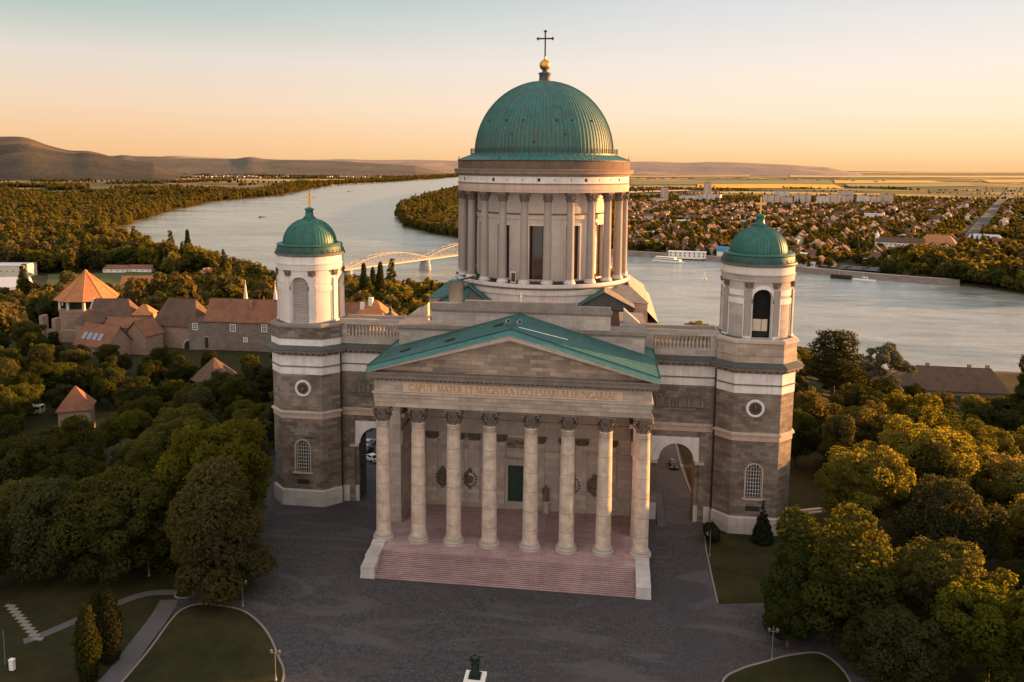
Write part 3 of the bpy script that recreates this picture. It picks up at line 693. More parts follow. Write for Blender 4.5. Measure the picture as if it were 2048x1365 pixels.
# --- gate wings between towers and body
bal = MB(); bal.lathe([(.2,0),(.2,.12),(.1,.2),(.12,.4),(.23,.75),(.2,1.0),(.1,1.4),(.09,1.75),(.16,1.9),(.2,2.0),(.2,2.15)], 0, 0, 10)
bal_me = None
def gate_wing(s):
    t = part('gate_wing', bas)
    X = lambda x: s*x
    FW = lambda u, v, d: (s*u, 19.2 - d, v); BW = lambda u, v, d: (s*u, 23.6 + d, v)
    mb = MB()
    arch_panel(mb, FW, 20.65, 33.3, 0, 16.3, 23.75, 30.2, 0, 11.12, 4.4, 0, 0, 24)
    arch_panel(mb, BW, 20.65, 33.3, 0, 16.3, 23.75, 30.2, 0, 11.12, 0, 0, 0, 24)
    mb.box(min(X(30.9),X(33.3)), max(X(30.9),X(33.3)), 18.85, 19.2, 0, 16.3, 0, 'bk')
    pl = [(20.65,19.2),(33.3,19.2)] if s > 0 else [(-33.3,19.2),(-20.65,19.2)]
    bk = [(33.3,23.6),(20.65,23.6)] if s > 0 else [(-20.65,23.6),(-33.3,23.6)]
    for l in (pl, bk): sweep(mb, l, [(0,17.75),(0,24.5)], 0)
    mb.build('wing_wall', M_['tower'], t)
    mb = MB()
    arch_panel(mb, FW, 22.6, 31.8, 10.9, 15.25, 23.75, 30.2, 10.9, 11.12, 0, 0, 0, 24, d=.06)
    arch_band(mb, FW, 23.76, 30.19, 10.9, 11.12, .85, .06, .2, 0, 24); arch_band(mb, FW, 24.0, 29.95, 10.9, 11.12, .3, .0, .26, 0, 24, False)
    for a, b in ((22.6,23.8),(30.15,31.8)): mb.box(min(X(a),X(b)), max(X(a),X(b)), 18.8, 19.25, 10.4, 10.9, 1)
    mb.build('arch_surround', [M_['white'], M_['mould']], t)
    for a, b, y in ((30.19,31.9,18.95),(31.9,33.3,18.6),(22.6,23.76,18.95)): mb = MB(); mb.box(min(X(a),X(b)), max(X(a),X(b)), y, 19.3, 0, 3.0); mb.build('plinth', M_['plinth'], t)
    mb = MB()
    for l in (pl, bk):
        sweep(mb, l, [(.0,16.3),(.1,16.32),(.1,17.25)], 0); sweep(mb, l, [(.1,17.25),(.4,17.32),(.42,17.6),(.0,17.75)], 1)
    mb.build('string_course', [M_['salmon'], M_['mould']], t)
    mb = MB()
    for l in (pl, bk):
        sweep(mb, l, [(0,24.5),(.06,24.52),(.06,25.82)], 0); sweep(mb, l, [(.06,25.82),(.2,25.85),(.2,26.05),(.06,26.08)], 1); sweep(mb, l, [(.06,26.08),(.06,27.9)], 0)
    mb.build('frieze', [M_['white'], M_['dirty']], t)
    mb = MB()
    for l in (pl, bk):
        sweep(mb, l, CORN + [(.34,28.55)], 0); sweep(mb, l, CORN2, 0); brackets(mb, l, 28.25, 28.58, .3, 1.0, closed=False); sweep(mb, l, [(1.3,29.1),(1.32,29.14),(.1,29.8)], 1)
    mb.build('wing_cornice', [M_['dirty'], M_['cop4']], t)
    mb = MB(); xa, xb = min(X(20.65),X(33.3)), max(X(20.65),X(33.3))
    mb.box(xa, xb, 19.2, 23.6, 29.7, 30.9, 1)
    for y0, y1 in ((18.95,19.75),(23.0,23.8)):
        mb.box(xa, xb, y0, y1, 29.75, 31.05, 0)
        mb.box(xa, xb, y0-.1, y1+.1, 33.25, 33.55, 0); mb.box(xa, xb, y0-.02, y1+.02, 33.55, 34.2, 0)
        for a, b in ((20.65,22.45),(32.05,33.9)): mb.box(min(X(a),X(b)), max(X(a),X(b)), y0+.02, y1-.02, 31.05, 33.25, 0)
    mb.build('balustrade', [M_['attic'], M_['screed']], t)
    global bal_me
    for y in (19.35, 23.4):
        for k in range(15):
            x = X(22.8 + 9.0*k/14)
            if bal_me is None: o = bal.build('baluster', M_['mould'], t); bal_me = o
            else: o = bal_me.copy(); col.objects.link(o); o.parent = t
            o.location = (x, y, 31.08)
    mb = MB(); mb.box(min(X(22.9),X(31.6)), max(X(22.9),X(31.6)), 19.05, 19.22, 20.55, 22.95, 0)
    mb.box(min(X(24.5),X(30.0)), max(X(24.5),X(30.0)), 18.85, 19.22, 20.2, 20.5, 1)
    rg = random.Random(5 + s)
    for k in range(22):
        x = X(23.3 + 8.0*k/21 + rg.uniform(-.1,.1)); h = rg.uniform(1.2,1.75)
        mb.tube((x, 19.03, 20.7),(x + rg.uniform(-.25,.25), 19.0, 20.7 + h), .24, .16, 7, 1); mb.sphere((x + rg.uniform(-.15,.15), 18.98, 20.75 + h), .17, 8, 1)
        mb.tube((x, 18.98, 20.6 + h*.8),(x + rg.choice((-1,1))*.5, 18.95, 20.7 + h*rg.uniform(.4,1)), .08, .06, 5, 1)
    mb.build('relief_frieze', [M_['tower'], M_['dirty']], t)
for s in (-1, 1): gate_wing(s)

# --- body behind the portico: attic tiers, crossing block, corner gables, transepts
mb = MB()
mb.box(-20.65, 20.65, 12.0, 19.2, 24.6, 34.0, 0, 'b'); mb.box(-20.65, 20.65, 19.2, 108, 0, 30.0, 0, 'b')
mb.build('body_wall', M_['attic'], bas)
mb = MB(); sweep(mb, [(-20.65,30),(-20.65,12),(20.65,12),(20.65,30)], [(0,34.0),(.12,34.05),(.12,34.3),(.35,34.4),(.38,34.95),(-4,35.05)], 0); mb.build('attic_cornice', M_['coping'], bas)
mb = MB(); mb.box(-15.05, 15.05, 12.3, 13.6, 34.9, 37.9, 0, 'b'); mb.build('attic_block', M_['attic'], bas)
mb = MB(); sweep(mb, [(-15.05,13.6),(-15.05,12.3),(15.05,12.3),(15.05,13.6)], [(0,37.3),(.1,37.35),(.12,37.6),(.3,37.65),(.3,38.1),(.0,38.15),(0,38.75),(-1.2,38.78)], 0)
mb.box(-9.37, 9.37, 12.32, 13.5, 38.7, 39.3, 0); mb.build('attic_coping', M_['coping'], bas)
mb = MB(); mb.tube((.1,12.6,39.3),(.1,12.6,41.0),.04,None,5); mb.tube((.1,12.6,40.2),(.1,12.6,40.35),.12,None,6); mb.build('lightning_rod', M_['whitemetal'], bas)
mb = MB()
for s in (-1, 1): mb.box(min(s*8.9,s*19.7), max(s*8.9,s*19.7), 38.9, 79.1, 28, 34.3, 0, 'b')
mb.box(-20.6, 20.6, 13.4, 104, 29.0, 30.1, 1, 'b')
mb.build('crossing_wall', [M_['brick'], M_['cop4']], bas)
for s in (-1, 1):
    for y0, y1, sg in ((38.6, 50, 1), (79.4, 68, -1)):
        mb = MB()
        xa, xb, xm = s*8.6, s*19.9, s*13.9
        ya = y0 + (4.0*sg if s < 0 else 0)
        mb.face([(xa,y0,34.3),(xm,y0 if s > 0 else ya,34.3),(xm,ya,37.2)] if s > 0 else [(xa,y0,34.3),(xm,y0,34.3),(xm,ya,37.2)], 1)
        mb.face([(xm,y0,34.3),(xb,y0,34.3),(xm,ya,37.2)], 1 if s > 0 else 0)
        for x in (xa, xb):
            mb.face([(x,y0-.3*sg,34.25),(x,y1,34.25),(xm,y1,37.3),(xm,ya-.3*sg,37.3)], 2 if (x == xb and s > 0) else 0)  # outer right slope coloured as if sunlit
            for k in range(10):
                t = k/9; mb.tube((x,y0+(y1-y0)*t,34.3),(xm,ya+(y1-ya)*t,37.33),.04,None,4,0)
            mb.tube((x,y0-.3*sg,34.28),(xm,ya-.3*sg,37.32),.12,None,5,1)
        mb.box(min(xa,xb)+.05, max(xa,xb)-.05, min(y0,y0-.25*sg), max(y0,y0-.25*sg), 33.9, 34.28, 1)
        mb.build('corner_roof', [M_['cop3'], M_['cop4'], M_['sunlit_roof']], bas)
    mb = MB()
    # transept with hipped copper roof and a lower lean-to roof
    X1 = s*23.0
    mb.face([(s*19.,49.5,37.3),(X1,45,34.2),(X1,73,34.2),(s*19.,68.5,37.3)], 2 if s > 0 else 0); mb.face([(s*19.,49.5,37.3),(X1,45,34.2),(s*15.,45,34.6),(s*15.,49.5,37.3)], 2 if s > 0 else 0)  # right-hand side takes the painted-in sunlight tan
    mb.build('transept_roof', [M_['cop3'], M_['cop4'], M_['sunlit_roof']], bas); mb = MB()
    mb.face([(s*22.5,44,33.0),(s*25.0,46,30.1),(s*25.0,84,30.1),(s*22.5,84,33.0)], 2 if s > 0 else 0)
    mb.build('lean_to_roof', [M_['cop3'], M_['cop4'], M_['sunlit_roof']], bas)
for s in (-1, 1):
    mb = MB()
    mb.box(min(s*16,s*22.7), max(s*16,s*22.7), 45.3, 72.7, 30, 34.3, 1, 'b'); mb.build('transept_wall', [M_['attic'], M_['salmon'], M_['mould']], bas); mb = MB(); mb.box(min(s*20.65,s*24.9), max(s*20.65,s*24.9), 45.8, 84, 0, 30.1, 0, 'b'); mb.build('aisle_wall', [M_['attic'], M_['salmon'], M_['mould']], bas); mb = MB()
    for (xa, za, xb, zb) in ((17.3,37.4,21.2,34.0),):
        q = [(s*xa,19.5,za),(s*xb,19.5,zb),(s*xb,21.2,zb),(s*xa,21.2,za)]; mb.face(q, 2)
        mb.face([(s*xa,19.5,za),(s*xb,19.5,zb),(s*xb,19.5,30),(s*xa,19.5,30)], 2); mb.face([(s*xb,19.5,zb),(s*xb,21.2,zb),(s*xb,21.2,30),(s*xb,19.5,30)], 2)
        mb.face([(s*xa,21.2,za),(s*xb,21.2,zb),(s*xb,21.2,30),(s*xa,21.2,30)], 2); mb.face([(s*xa,19.5,za),(s*xa,21.2,za),(s*xa,21.2,30),(s*xa,19.5,30)], 2)
    mb.build('sloping_parapet', [M_['attic'], M_['salmon'], M_['mould']], bas)
mb = MB(); mb.lathe([(1.5,34.2),(1.5,38.6),(1.58,38.62)], -15.9, 39.6, 24, 0); mb.lathe([(1.58,38.62),(1.58,38.75),(.05,38.9)], -15.9, 39.6, 24, 1)
mb.build('vent_turret', [M_['mould'], M_['cop3']], bas)

# --- drum
DX, DY = 0.0, 59.0
mb = MB()
mb.sharp_lathe([(18.6,33.5),(18.6,35.9),(18.95,36.0),(18.95,36.5),(18.85,36.55),(18.85,37.05),(19.05,37.15)], DX, DY, 120, 0)
mb.sharp_lathe([(19.05,37.15),(19.3,37.3),(19.3,37.55)], DX, DY, 120, 2)
mb.sharp_lathe([(19.3,37.55),(19.3,38.2),(19.2,38.27)], DX, DY, 120, 0)
mb.sharp_lathe([(19.2,38.27),(14.3,38.27)], DX, DY, 120, 1)
mb.build('drum_base', [M_['white'], M_['dark'], M_['dirty']], bas)
DR = 14.4
DM = lambda u, v, d: (DX + (DR + d)*math.sin(u/DR), DY - (DR + d)*math.cos(u/DR), v)
mb = MB(); q = DR*PI/12
for k in range(12):
    MK = lambda u, v, d, rot=k*PI/6: DM(u + rot*DR, v, d)
    arch_panel(mb, MK, -q, q, 38.27, 50.9, -1.62, 1.62, 38.6, 49.7, .7, 0, 0, flat=True, ku=6)
mb.sharp_lathe([(14.4,50.9),(14.6,51.),(14.6,51.9)], DX, DY, 96, 0); mb.sharp_lathe([(14.6,51.9),(14.85,52.),(14.85,52.15),(14.4,52.2)], DX, DY, 96, 1)
mb.sharp_lathe([(14.4,52.2),(14.4,56.7)], DX, DY, 96, 0)
mb.build('drum_wall', [M_['cream'], M_['dirty']], bas)
for k in range(12):
    MK = lambda u, v, d, rot=k*PI/6: DM(u + rot*DR, v, d)
    mb = MB()
    us = [-1.62 + 3.24*j/4 for j in range(5)]
    mb.grid([[MK(u, v, -.6) for u in us] for v in (38.6, 49.7)], 0, False)
    for j in range(1, 6): u = -1.62 + 3.24*j/6; mb.face([MK(u-.04,38.6,-.55),MK(u+.04,38.6,-.55),MK(u+.04,49.7,-.55),MK(u-.04,49.7,-.55)], 1)
    for j in range(1, 16): v = 38.6 + 11.1*j/16; mb.face([MK(-1.62,v-.04,-.55),MK(1.62,v-.04,-.55),MK(1.62,v+.04,-.55),MK(-1.62,v+.04,-.55)], 1)
    for a, b in ((-1.95,-1.6),(1.6,1.95)):
        for dd in (.14,): mb.face([MK(a,38.4,dd),MK(b,38.4,dd),MK(b,50.1,dd),MK(a,50.1,dd)], 2)
        for e in (a, b): mb.face([MK(e,38.4,0),MK(e,50.1,0),MK(e,50.1,.14),MK(e,38.4,.14)], 2)
    mb.grid([[MK(u*1.25, v, d) for u in us] for v, d in ((49.7,0),(49.7,.18),(50.2,.18),(50.2,0))], 2, False)
    mb.build('drum_window', [M_['glass'], M_['iron'], M_['white']], bas)
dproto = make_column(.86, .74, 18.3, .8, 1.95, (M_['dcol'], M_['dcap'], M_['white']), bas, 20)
for k in range(24):
    a = R_(-90 + 7.5 + 15*k); loc = (DX + 17.86*math.cos(a), DY + 17.86*math.sin(a), 38.28)
    if k == 0: dproto.location = loc; dproto.rotation_euler = (0, 0, a)
    else: dup(dproto, loc, a, parent=bas)
mb = MB()
mb.sharp_lathe([(14.4,56.6),(16.9,56.58),(18.62,56.58),(18.62,57.1),(18.7,57.1),(18.7,58.15)], DX, DY, 120, 0)
mb.sharp_lathe([(18.7,58.15),(18.85,58.2),(18.85,58.35),(18.6,58.4)], DX, DY, 120, 2)
mb.sharp_lathe([(18.6,58.4),(18.6,59.75)], DX, DY, 120, 1)
mb.sharp_lathe([(18.6,59.75),(18.9,59.85),(18.95,60.15),(19.45,60.25),(19.5,60.75),(19.65,61.05),(19.62,61.12),(18.7,61.25)], DX, DY, 120, 2)
mb.build('drum_entablature', [M_['salmon'], M_['white'], M_['drumcor']], bas)
mb = MB()
for k in range(36):
    a = 2*PI*k/36 + .03; big = k % 3 == 0; w = .28 if big else .1; h = .32 if big else .14
    q = [(DX + 18.62*math.cos(a) - math.sin(a)*w*x, DY + 18.62*math.sin(a) + math.cos(a)*w*x, 59.1 + h*z) for x, z in ((-1,-1),(1,-1),(1,1),(-1,1))]
    mb.face(q)
mb.build('vent_openings', M_['dark'], bas)
mb = MB(); mb.sharp_lathe([(18.73,61.2),(18.73,62.85)], DX, DY, 120, 0); mb.build('drum_attic', M_['drumattic'], bas)
mb = MB(); mb.sharp_lathe([(18.73,62.85),(18.9,62.88),(18.9,63.02)], DX, DY, 120, 1); mb.sharp_lathe([(18.9,63.02),(15.9,64.15),(15.9,64.5),(15.1,64.55)], DX, DY, 120, 0)
for k in range(72): a = 2*PI*k/72; mb.tube((DX+18.88*math.cos(a),DY+18.88*math.sin(a),63.05),(DX+15.9*math.cos(a),DY+15.9*math.sin(a),64.18),.05,None,4,0)
mb.build('skirt_roof', [M_['cop3'], M_['iron']], bas)
mb = MB()
for z in (65.0, 65.45): 
    pts = [(DX+16.0*math.cos(2*PI*k/90), DY+16.0*math.sin(2*PI*k/90), z) for k in range(91)]
    mb.path(pts, [.05]*91, 4)
for k in range(90): a = 2*PI*k/90; mb.tube((DX+16.0*math.cos(a),DY+16.0*math.sin(a),64.3),(DX+16.0*math.cos(a),DY+16.0*math.sin(a),65.45),.05,None,4)
for k in range(6): a = 2*PI*k/6 + .1; mb.tube((DX+18.6*math.cos(a),DY+18.6*math.sin(a),63),(DX+18.6*math.cos(a),DY+18.6*math.sin(a),63.8),.1,None,5)
mb.build('dome_railing', M_['iron'], bas)
main_dome = dome_mesh(DX, DY, 15.06, 64.5, None, 80.15, 104, .11, bas, M_['cop'], 0, 'main_dome')
mb = MB(); rg = random.Random(2)
for az, el in ((-30,25),(-14,25),(15,25),(29,25),(-22,14),(21,14),(-3,8),(50,25),(-52,25)):
    a = R_(az - 90); e = R_(el); r = 15.1*math.cos(e); x, y, z = DX + r*math.cos(a), DY + r*math.sin(a), 64.5 + 15.65*math.sin(e)
    mb.box(x-.16, x+.16, y-.16, y+.16, z-.2, z+.2)
mb.build('dome_hatches', M_['iron'], bas)
mb = MB(); mb.lathe([(1.5,79.7),(1.25,80.1),(1.2,81.5),(1.4,81.6),(1.4,81.85),(.9,81.9),(.55,82.2),(.5,82.4)], DX, DY, 24, 0); mb.build('dome_neck', M_['cop4'], bas)
mb = MB(); mb.sphere((DX,DY,83.5), 1.2, 28); mb.lathe([(.4,84.6),(.22,84.9),(.3,85.1),(.14,85.4)], DX, DY, 12); mb.build('dome_ball', M_['gold'], bas)
mb = MB(); r = .15
mb.box(DX-r,DX+r,DY-r,DY+r,85.2,90.5); mb.box(DX-1.45,DX+1.45,DY-r+.003,DY+r-.003,88.95,89.25)
for c_ in ((0,90.6),(-1.55,89.1),(1.55,89.1)):
    for d_ in ((0,0),(.22,0),(-.22,0),(0,.22),(0,-.22)): mb.sphere((DX+c_[0]+d_[0],DY,c_[1]+d_[1]), .17, 8)
mb.build('cross', M_['iron'], bas)
mb = MB(); mb.box(-3.0, -1.9, 40.6, 41.6, 38.3, 40.6); mb.box(-2.85,-2.05,40.5,40.62,38.6,40.4,1); mb.build('walkway_hut', [M_['white'], M_['glass']], bas, (-2.0, .6, 0))
mb = MB()
for k in range(10):
    y0 = 39.0 - k*.0
a0 = R_(-90-43); p0 = Vector((DX+18.9*math.cos(a0), DY+18.9*math.sin(a0), 38.9)); p1 = Vector((DX+24.5*math.cos(a0-.02), DY+24.5*math.sin(a0-.02), 38.2))
mb.tube(p0 + Vector((.35,0,0)), p1 + Vector((.35,0,0)), .09, None, 5); mb.tube(p0 - Vector((.35,0,0)), p1 - Vector((.35,0,0)), .09, None, 5)
for k in range(14): q = p0.lerp(p1, k/13); mb.tube(q + Vector((.35,0,0)), q - Vector((.35,0,0)), .05, None, 4)
mb.build('roof_ladder', M_['iron'], bas)
# ------------------------------------------------------------------ camera, sun, sky
CAM = dict(px=993.889, py=528.999, x=13.921, y=-122.023, z=62.034, yaw=7.576, pitch=6.92, roll=.433, f=1639.573)
def setup_camera():
    y, t, r = R_(CAM['yaw']), R_(CAM['pitch']), R_(CAM['roll'])
    fw = Vector((-math.sin(y)*math.cos(t), math.cos(y)*math.cos(t), -math.sin(t))); rt = Vector((math.cos(y), math.sin(y), 0)); up = rt.cross(fw)
    a = rt*math.cos(r) + up*math.sin(r); b = -rt*math.sin(r) + up*math.cos(r)
    cd = bpy.data.cameras.new('camera'); co = bpy.data.objects.new('camera', cd); col.objects.link(co)
    co.matrix_world = Matrix(((a.x,b.x,-fw.x,CAM['x']),(a.y,b.y,-fw.y,CAM['y']),(a.z,b.z,-fw.z,CAM['z']),(0,0,0,1)))
    cd.sensor_fit = 'HORIZONTAL'; cd.sensor_width = 36; cd.lens = CAM['f']/2048*36
    cd.shift_x = (1024 - CAM['px'])/2048; cd.shift_y = (CAM['py'] - 682.5)/2048
    cd.clip_start = 1.; cd.clip_end = 150000
    sc.camera = co
setup_camera()
SUN_AZ, SUN_EL = 64., 7.0          # azimuth clockwise from +Y
sd = Vector((math.sin(R_(SUN_AZ))*math.cos(R_(SUN_EL)), math.cos(R_(SUN_AZ))*math.cos(R_(SUN_EL)), math.sin(R_(SUN_EL))))
ld = bpy.data.lights.new('sun', 'SUN'); lo = bpy.data.objects.new('sun', ld); col.objects.link(lo)
ld.energy = 20.0; ld.angle = R_(.55); ld.color = (1., .47, .15)
lo.rotation_euler = sd.to_track_quat('Z', 'Y').to_euler(); lo.location = (200, 150, 120)
w = bpy.data.worlds.new('World'); sc.world = w; w.use_nodes = True
nt = w.node_tree; k = N(nt); bg = nt.nodes['Background']
sky = k.n('ShaderNodeTexSky', sky_type='NISHITA'); sky.sun_disc = False; sky.sun_elevation = R_(SUN_EL); sky.sun_rotation = R_(SUN_AZ)
sky.altitude = 200; sky.air_density = 1.0; sky.dust_density = 2.2; sky.ozone_density = 1.2
# evening colour of the lower sky: warm band at the horizon fading to grey-blue, paler towards the sun
tc = k.n('ShaderNodeTexCoord').outputs['Generated']; X, Y, Z = k.sep(tc)
el = k.math('ARCSINE', Z)
dotp = k.n('ShaderNodeVectorMath', operation='DOT_PRODUCT'); k.inp(dotp, 0, tc); dotp.inputs[1].default_value = (math.sin(R_(SUN_AZ)), math.cos(R_(SUN_AZ)), 0)
ang = dotp.outputs['Value']
e01 = k.math('MULTIPLY', el, 1/R_(90.), clamp=True); q_ = 24/90
away = k.ramp(e01, [(0., (1.0,.58,.28)), (.07*q_, (1.03,.65,.36)), (.16*q_, (1.0,.74,.53)), (.28*q_, (.86,.77,.67)), (.40*q_, (.52,.63,.59)), (.50*q_, (.33,.50,.49)), (.36, (.66,.72,.76)), (.55, (1.02,1.02,1.05)), (1., (1.06,1.06,1.11))])
tow = k.ramp(e01, [(0., (1.05,.62,.28)), (.05*q_, (1.15,.78,.43)), (.15*q_, (1.14,.90,.67)), (.27*q_, (1.04,.91,.80)), (.40*q_, (.87,.84,.83)), (.55*q_, (.72,.75,.79)), (.36, (.76,.78,.82)), (.55, (1.02,1.02,1.05)), (1., (1.06,1.06,1.11))])
grad = k.mix(k.ramp(k.math('MULTIPLY', k.math('ADD', ang, .25), 1.0), [(.0, 0.), (.98, 1.)], 'EASE'), away, tow)
back = k.ramp(k.math('MULTIPLY', Y, -1.), [(0., 0.), (.55, 1.)], 'EASE')
grad = k.mix(k.math('MULTIPLY', back, .85), grad, (1.68,1.48,1.33))
cl = k.ramp(k.noise(k.vmul(tc, (1.2,1.2,9.)), 2.4, 6, .6, .4), [(.42,0.),(.72,1.)])
grad = k.mix(k.math('MULTIPLY', cl, k.math('MULTIPLY', e01, 1.1, clamp=True)), grad, (1.05,.93,.86))
nis = k.mix(1., sky.outputs[0], (.11,.11,.11), 'MULTIPLY')
c = k.mix(.9, nis, grad)
k.inp(bg, 'Color', c); bg.inputs['Strength'].default_value = 1.0
sc.view_settings.view_transform = 'Standard'; sc.view_settings.look = 'None'; sc.view_settings.exposure = 0; sc.view_settings.gamma = 1
sc.cycles.max_bounces = 5; sc.cycles.diffuse_bounces = 3; sc.cycles.glossy_bounces = 3; sc.cycles.transmission_bounces = 3; sc.cycles.transparent_max_bounces = 6
sc.cycles.use_denoising = True

# ------------------------------------------------------------------ land: hill, lowland, river banks
def pip(P, poly):
    """vectorised point-in-polygon"""
    x, y = P[:, 0], P[:, 1]; r = np.zeros(len(P), bool); n = len(poly)
    for i in range(n):
        (x0, y0), (x1, y1) = poly[i], poly[(i+1) % n]
        if y0 == y1: continue
        c = ((y0 > y) != (y1 > y)) & (x < (x1-x0)*(y-y0)/(y1-y0) + x0); r ^= c
    return r
def dline(P, pts, closed=False):
    """distance to a polyline"""
    d = np.full(len(P), 1e9); n = len(pts)
    for i in range(n if closed else n - 1):
        a = np.array(pts[i], float); b = np.array(pts[(i+1) % n], float); v = b - a
        t = np.clip(((P - a) @ v)/max(1e-9, v @ v), 0, 1); q = P - (a + t[:, None]*v)
        d = np.minimum(d, np.hypot(q[:, 0], q[:, 1]))
    return d
sms = lambda a, b, x: (lambda t: t*t*(3 - 2*t))(np.clip((x - a)/(b - a), 0, 1))
SH_L = [(-772,1066),(-861,1309),(-974,1613),(-1105,2086),(-1106,2597),(-1284,3395),(-1397,4116),(-1313,4825),(-1288,7046),(-900,9500),(-480,12500)]
SH_N = [(-772,1066),(-642,912),(-513,767),(-409,685),(-360,664),(-282,592),(-202,547),(-122,523),(-43,464),(45,434),(127,361),(203,347),(262,340),(420,330),(900,300)]
SH_R = [(-380,12500),(-350,9000),(-420,5500),(-560,4300),(-643,3496),(-597,2772),(-521,1968),(-438,1621),(-342,1305),(-257,1163),(-209,1109),(-134,1020),(-60,966),(38,912),(148,863),(216,785),(303,724),(362,702),(392,640),(520,590),(900,560),(3000,500)]
LAND = [SH_L + [(-430,30000),(-30000,30000),(-30000,1066)],
        [(-30000,1066)] + SH_N + [(900,-3000),(-30000,-3000)],
        SH_R + [(30000,500),(30000,30000),(-430,30000)]]
def is_land(P):
    r = np.zeros(len(P), bool)
    for l in LAND: r |= pip(P, l)
    return r
def vnoise(x, y, s, seed=0):
    """cheap smooth value noise"""
    x = x/s; y = y/s; xi = np.floor(x).astype(int); yi = np.floor(y).astype(int); fx = x - xi; fy = y - yi
    h = lambda a, b: (np.sin(a*127.1 + b*311.7 + seed*74.7)*43758.5453) % 1.0
    fx = fx*fx*(3-2*fx); fy = fy*fy*(3-2*fy)
    return (h(xi,yi)*(1-fx) + h(xi+1,yi)*fx)*(1-fy) + (h(xi,yi+1)*(1-fx) + h(xi+1,yi+1)*fx)*fy
SP_A = [(0,-90),(0,60),(-5,115)]; SP_B = [(-95,60),(-130,150),(-165,165)]; SP_C = [(150,205),(190,215)]
def hgt(P):
    P = np.atleast_2d(np.asarray(P, float))[:, :2]
    dA = dline(P, SP_A) - 62; hA = -48*sms(0, 150, dA)
    dB = dline(P, SP_B) - 42; hB = -6 - 42*sms(0, 120, dB)
    dC = dline(P, SP_C) - 26; hC = -24.5 - 23.5*sms(0, 90, dC)
    h = np.maximum(np.maximum(hA, hB), hC)
    bump = (vnoise(P[:,0], P[:,1], 9, 1) - .5)*.5 + (vnoise(P[:,0], P[:,1], 30, 2) - .5)*1.2
    h = h + bump*np.clip(-h/6, 0, 1)
    sh = np.minimum(np.minimum(dline(P, SH_L), dline(P, SH_N)), dline(P, SH_R))
    land = is_land(P)
    h = np.where(h < -40, np.minimum(h, np.where(land, -50.4 + np.minimum(sh, 12)*.28, -53)), h)
    return np.where(land | (h > -40), h, -53)
cam_xy = np.array([CAM['x'], CAM['y']])
fa = R_(CAM['yaw'])                     # forward direction is fa to the left of +Y
angs = np.concatenate([np.linspace(R_(-100), R_(-46), 60, False), np.linspace(R_(-46), R_(46), 520, False), np.linspace(R_(46), R_(100), 61)])
rads = np.concatenate([[3, 30], 60*np.exp(np.linspace(0, math.log(27500/60), 640))])
A_, Rr = np.meshgrid(angs, rads)
gx = cam_xy[0] + Rr*np.sin(A_ - fa); gy = cam_xy[1] + Rr*np.cos(A_ - fa)
GP = np.stack([gx.ravel(), gy.ravel()], 1); gz = hgt(GP)
plat = (gz > -.02); gz = np.where(plat, -.09, gz)
na, nr = len(angs), len(rads)
idx = np.arange(na*nr).reshape(nr, na)
quads = np.stack([idx[:-1,:-1], idx[:-1,1:], idx[1:,1:], idx[1:,:-1]], -1).reshape(-1, 4)
def np_mesh(name, V, F, mats, smooth=False, uvcol=None, parent=None, link=True):
    me = bpy.data.meshes.new(name); V = np.asarray(V, np.float32); F = np.asarray(F, np.int32)
    me.vertices.add(len(V)); me.vertices.foreach_set('co', V.ravel())
    k_ = F.shape[1]; me.loops.add(F.size); me.loops.foreach_set('vertex_index', F.ravel())
    me.polygons.add(len(F)); me.polygons.foreach_set('loop_start', np.arange(0, F.size, k_, dtype=np.int32))
    try: me.polygons.foreach_set('loop_total', np.full(len(F), k_, np.int32))
    except Exception: pass
    for m in (mats if isinstance(mats, (list, tuple)) else [mats]): me.materials.append(m)
    if smooth: me.polygons.foreach_set('use_smooth', np.ones(len(F), bool))
    if uvcol is not None:
        at = me.color_attributes.new('tint', 'FLOAT_COLOR', 'POINT'); at.data.foreach_set('color', np.asarray(uvcol, np.float32).ravel())
    me.update(); me.validate()
    if not link: return me
    o = bpy.data.objects.new(name, me); col.objects.link(o)
    if parent: o.parent = parent
    return o
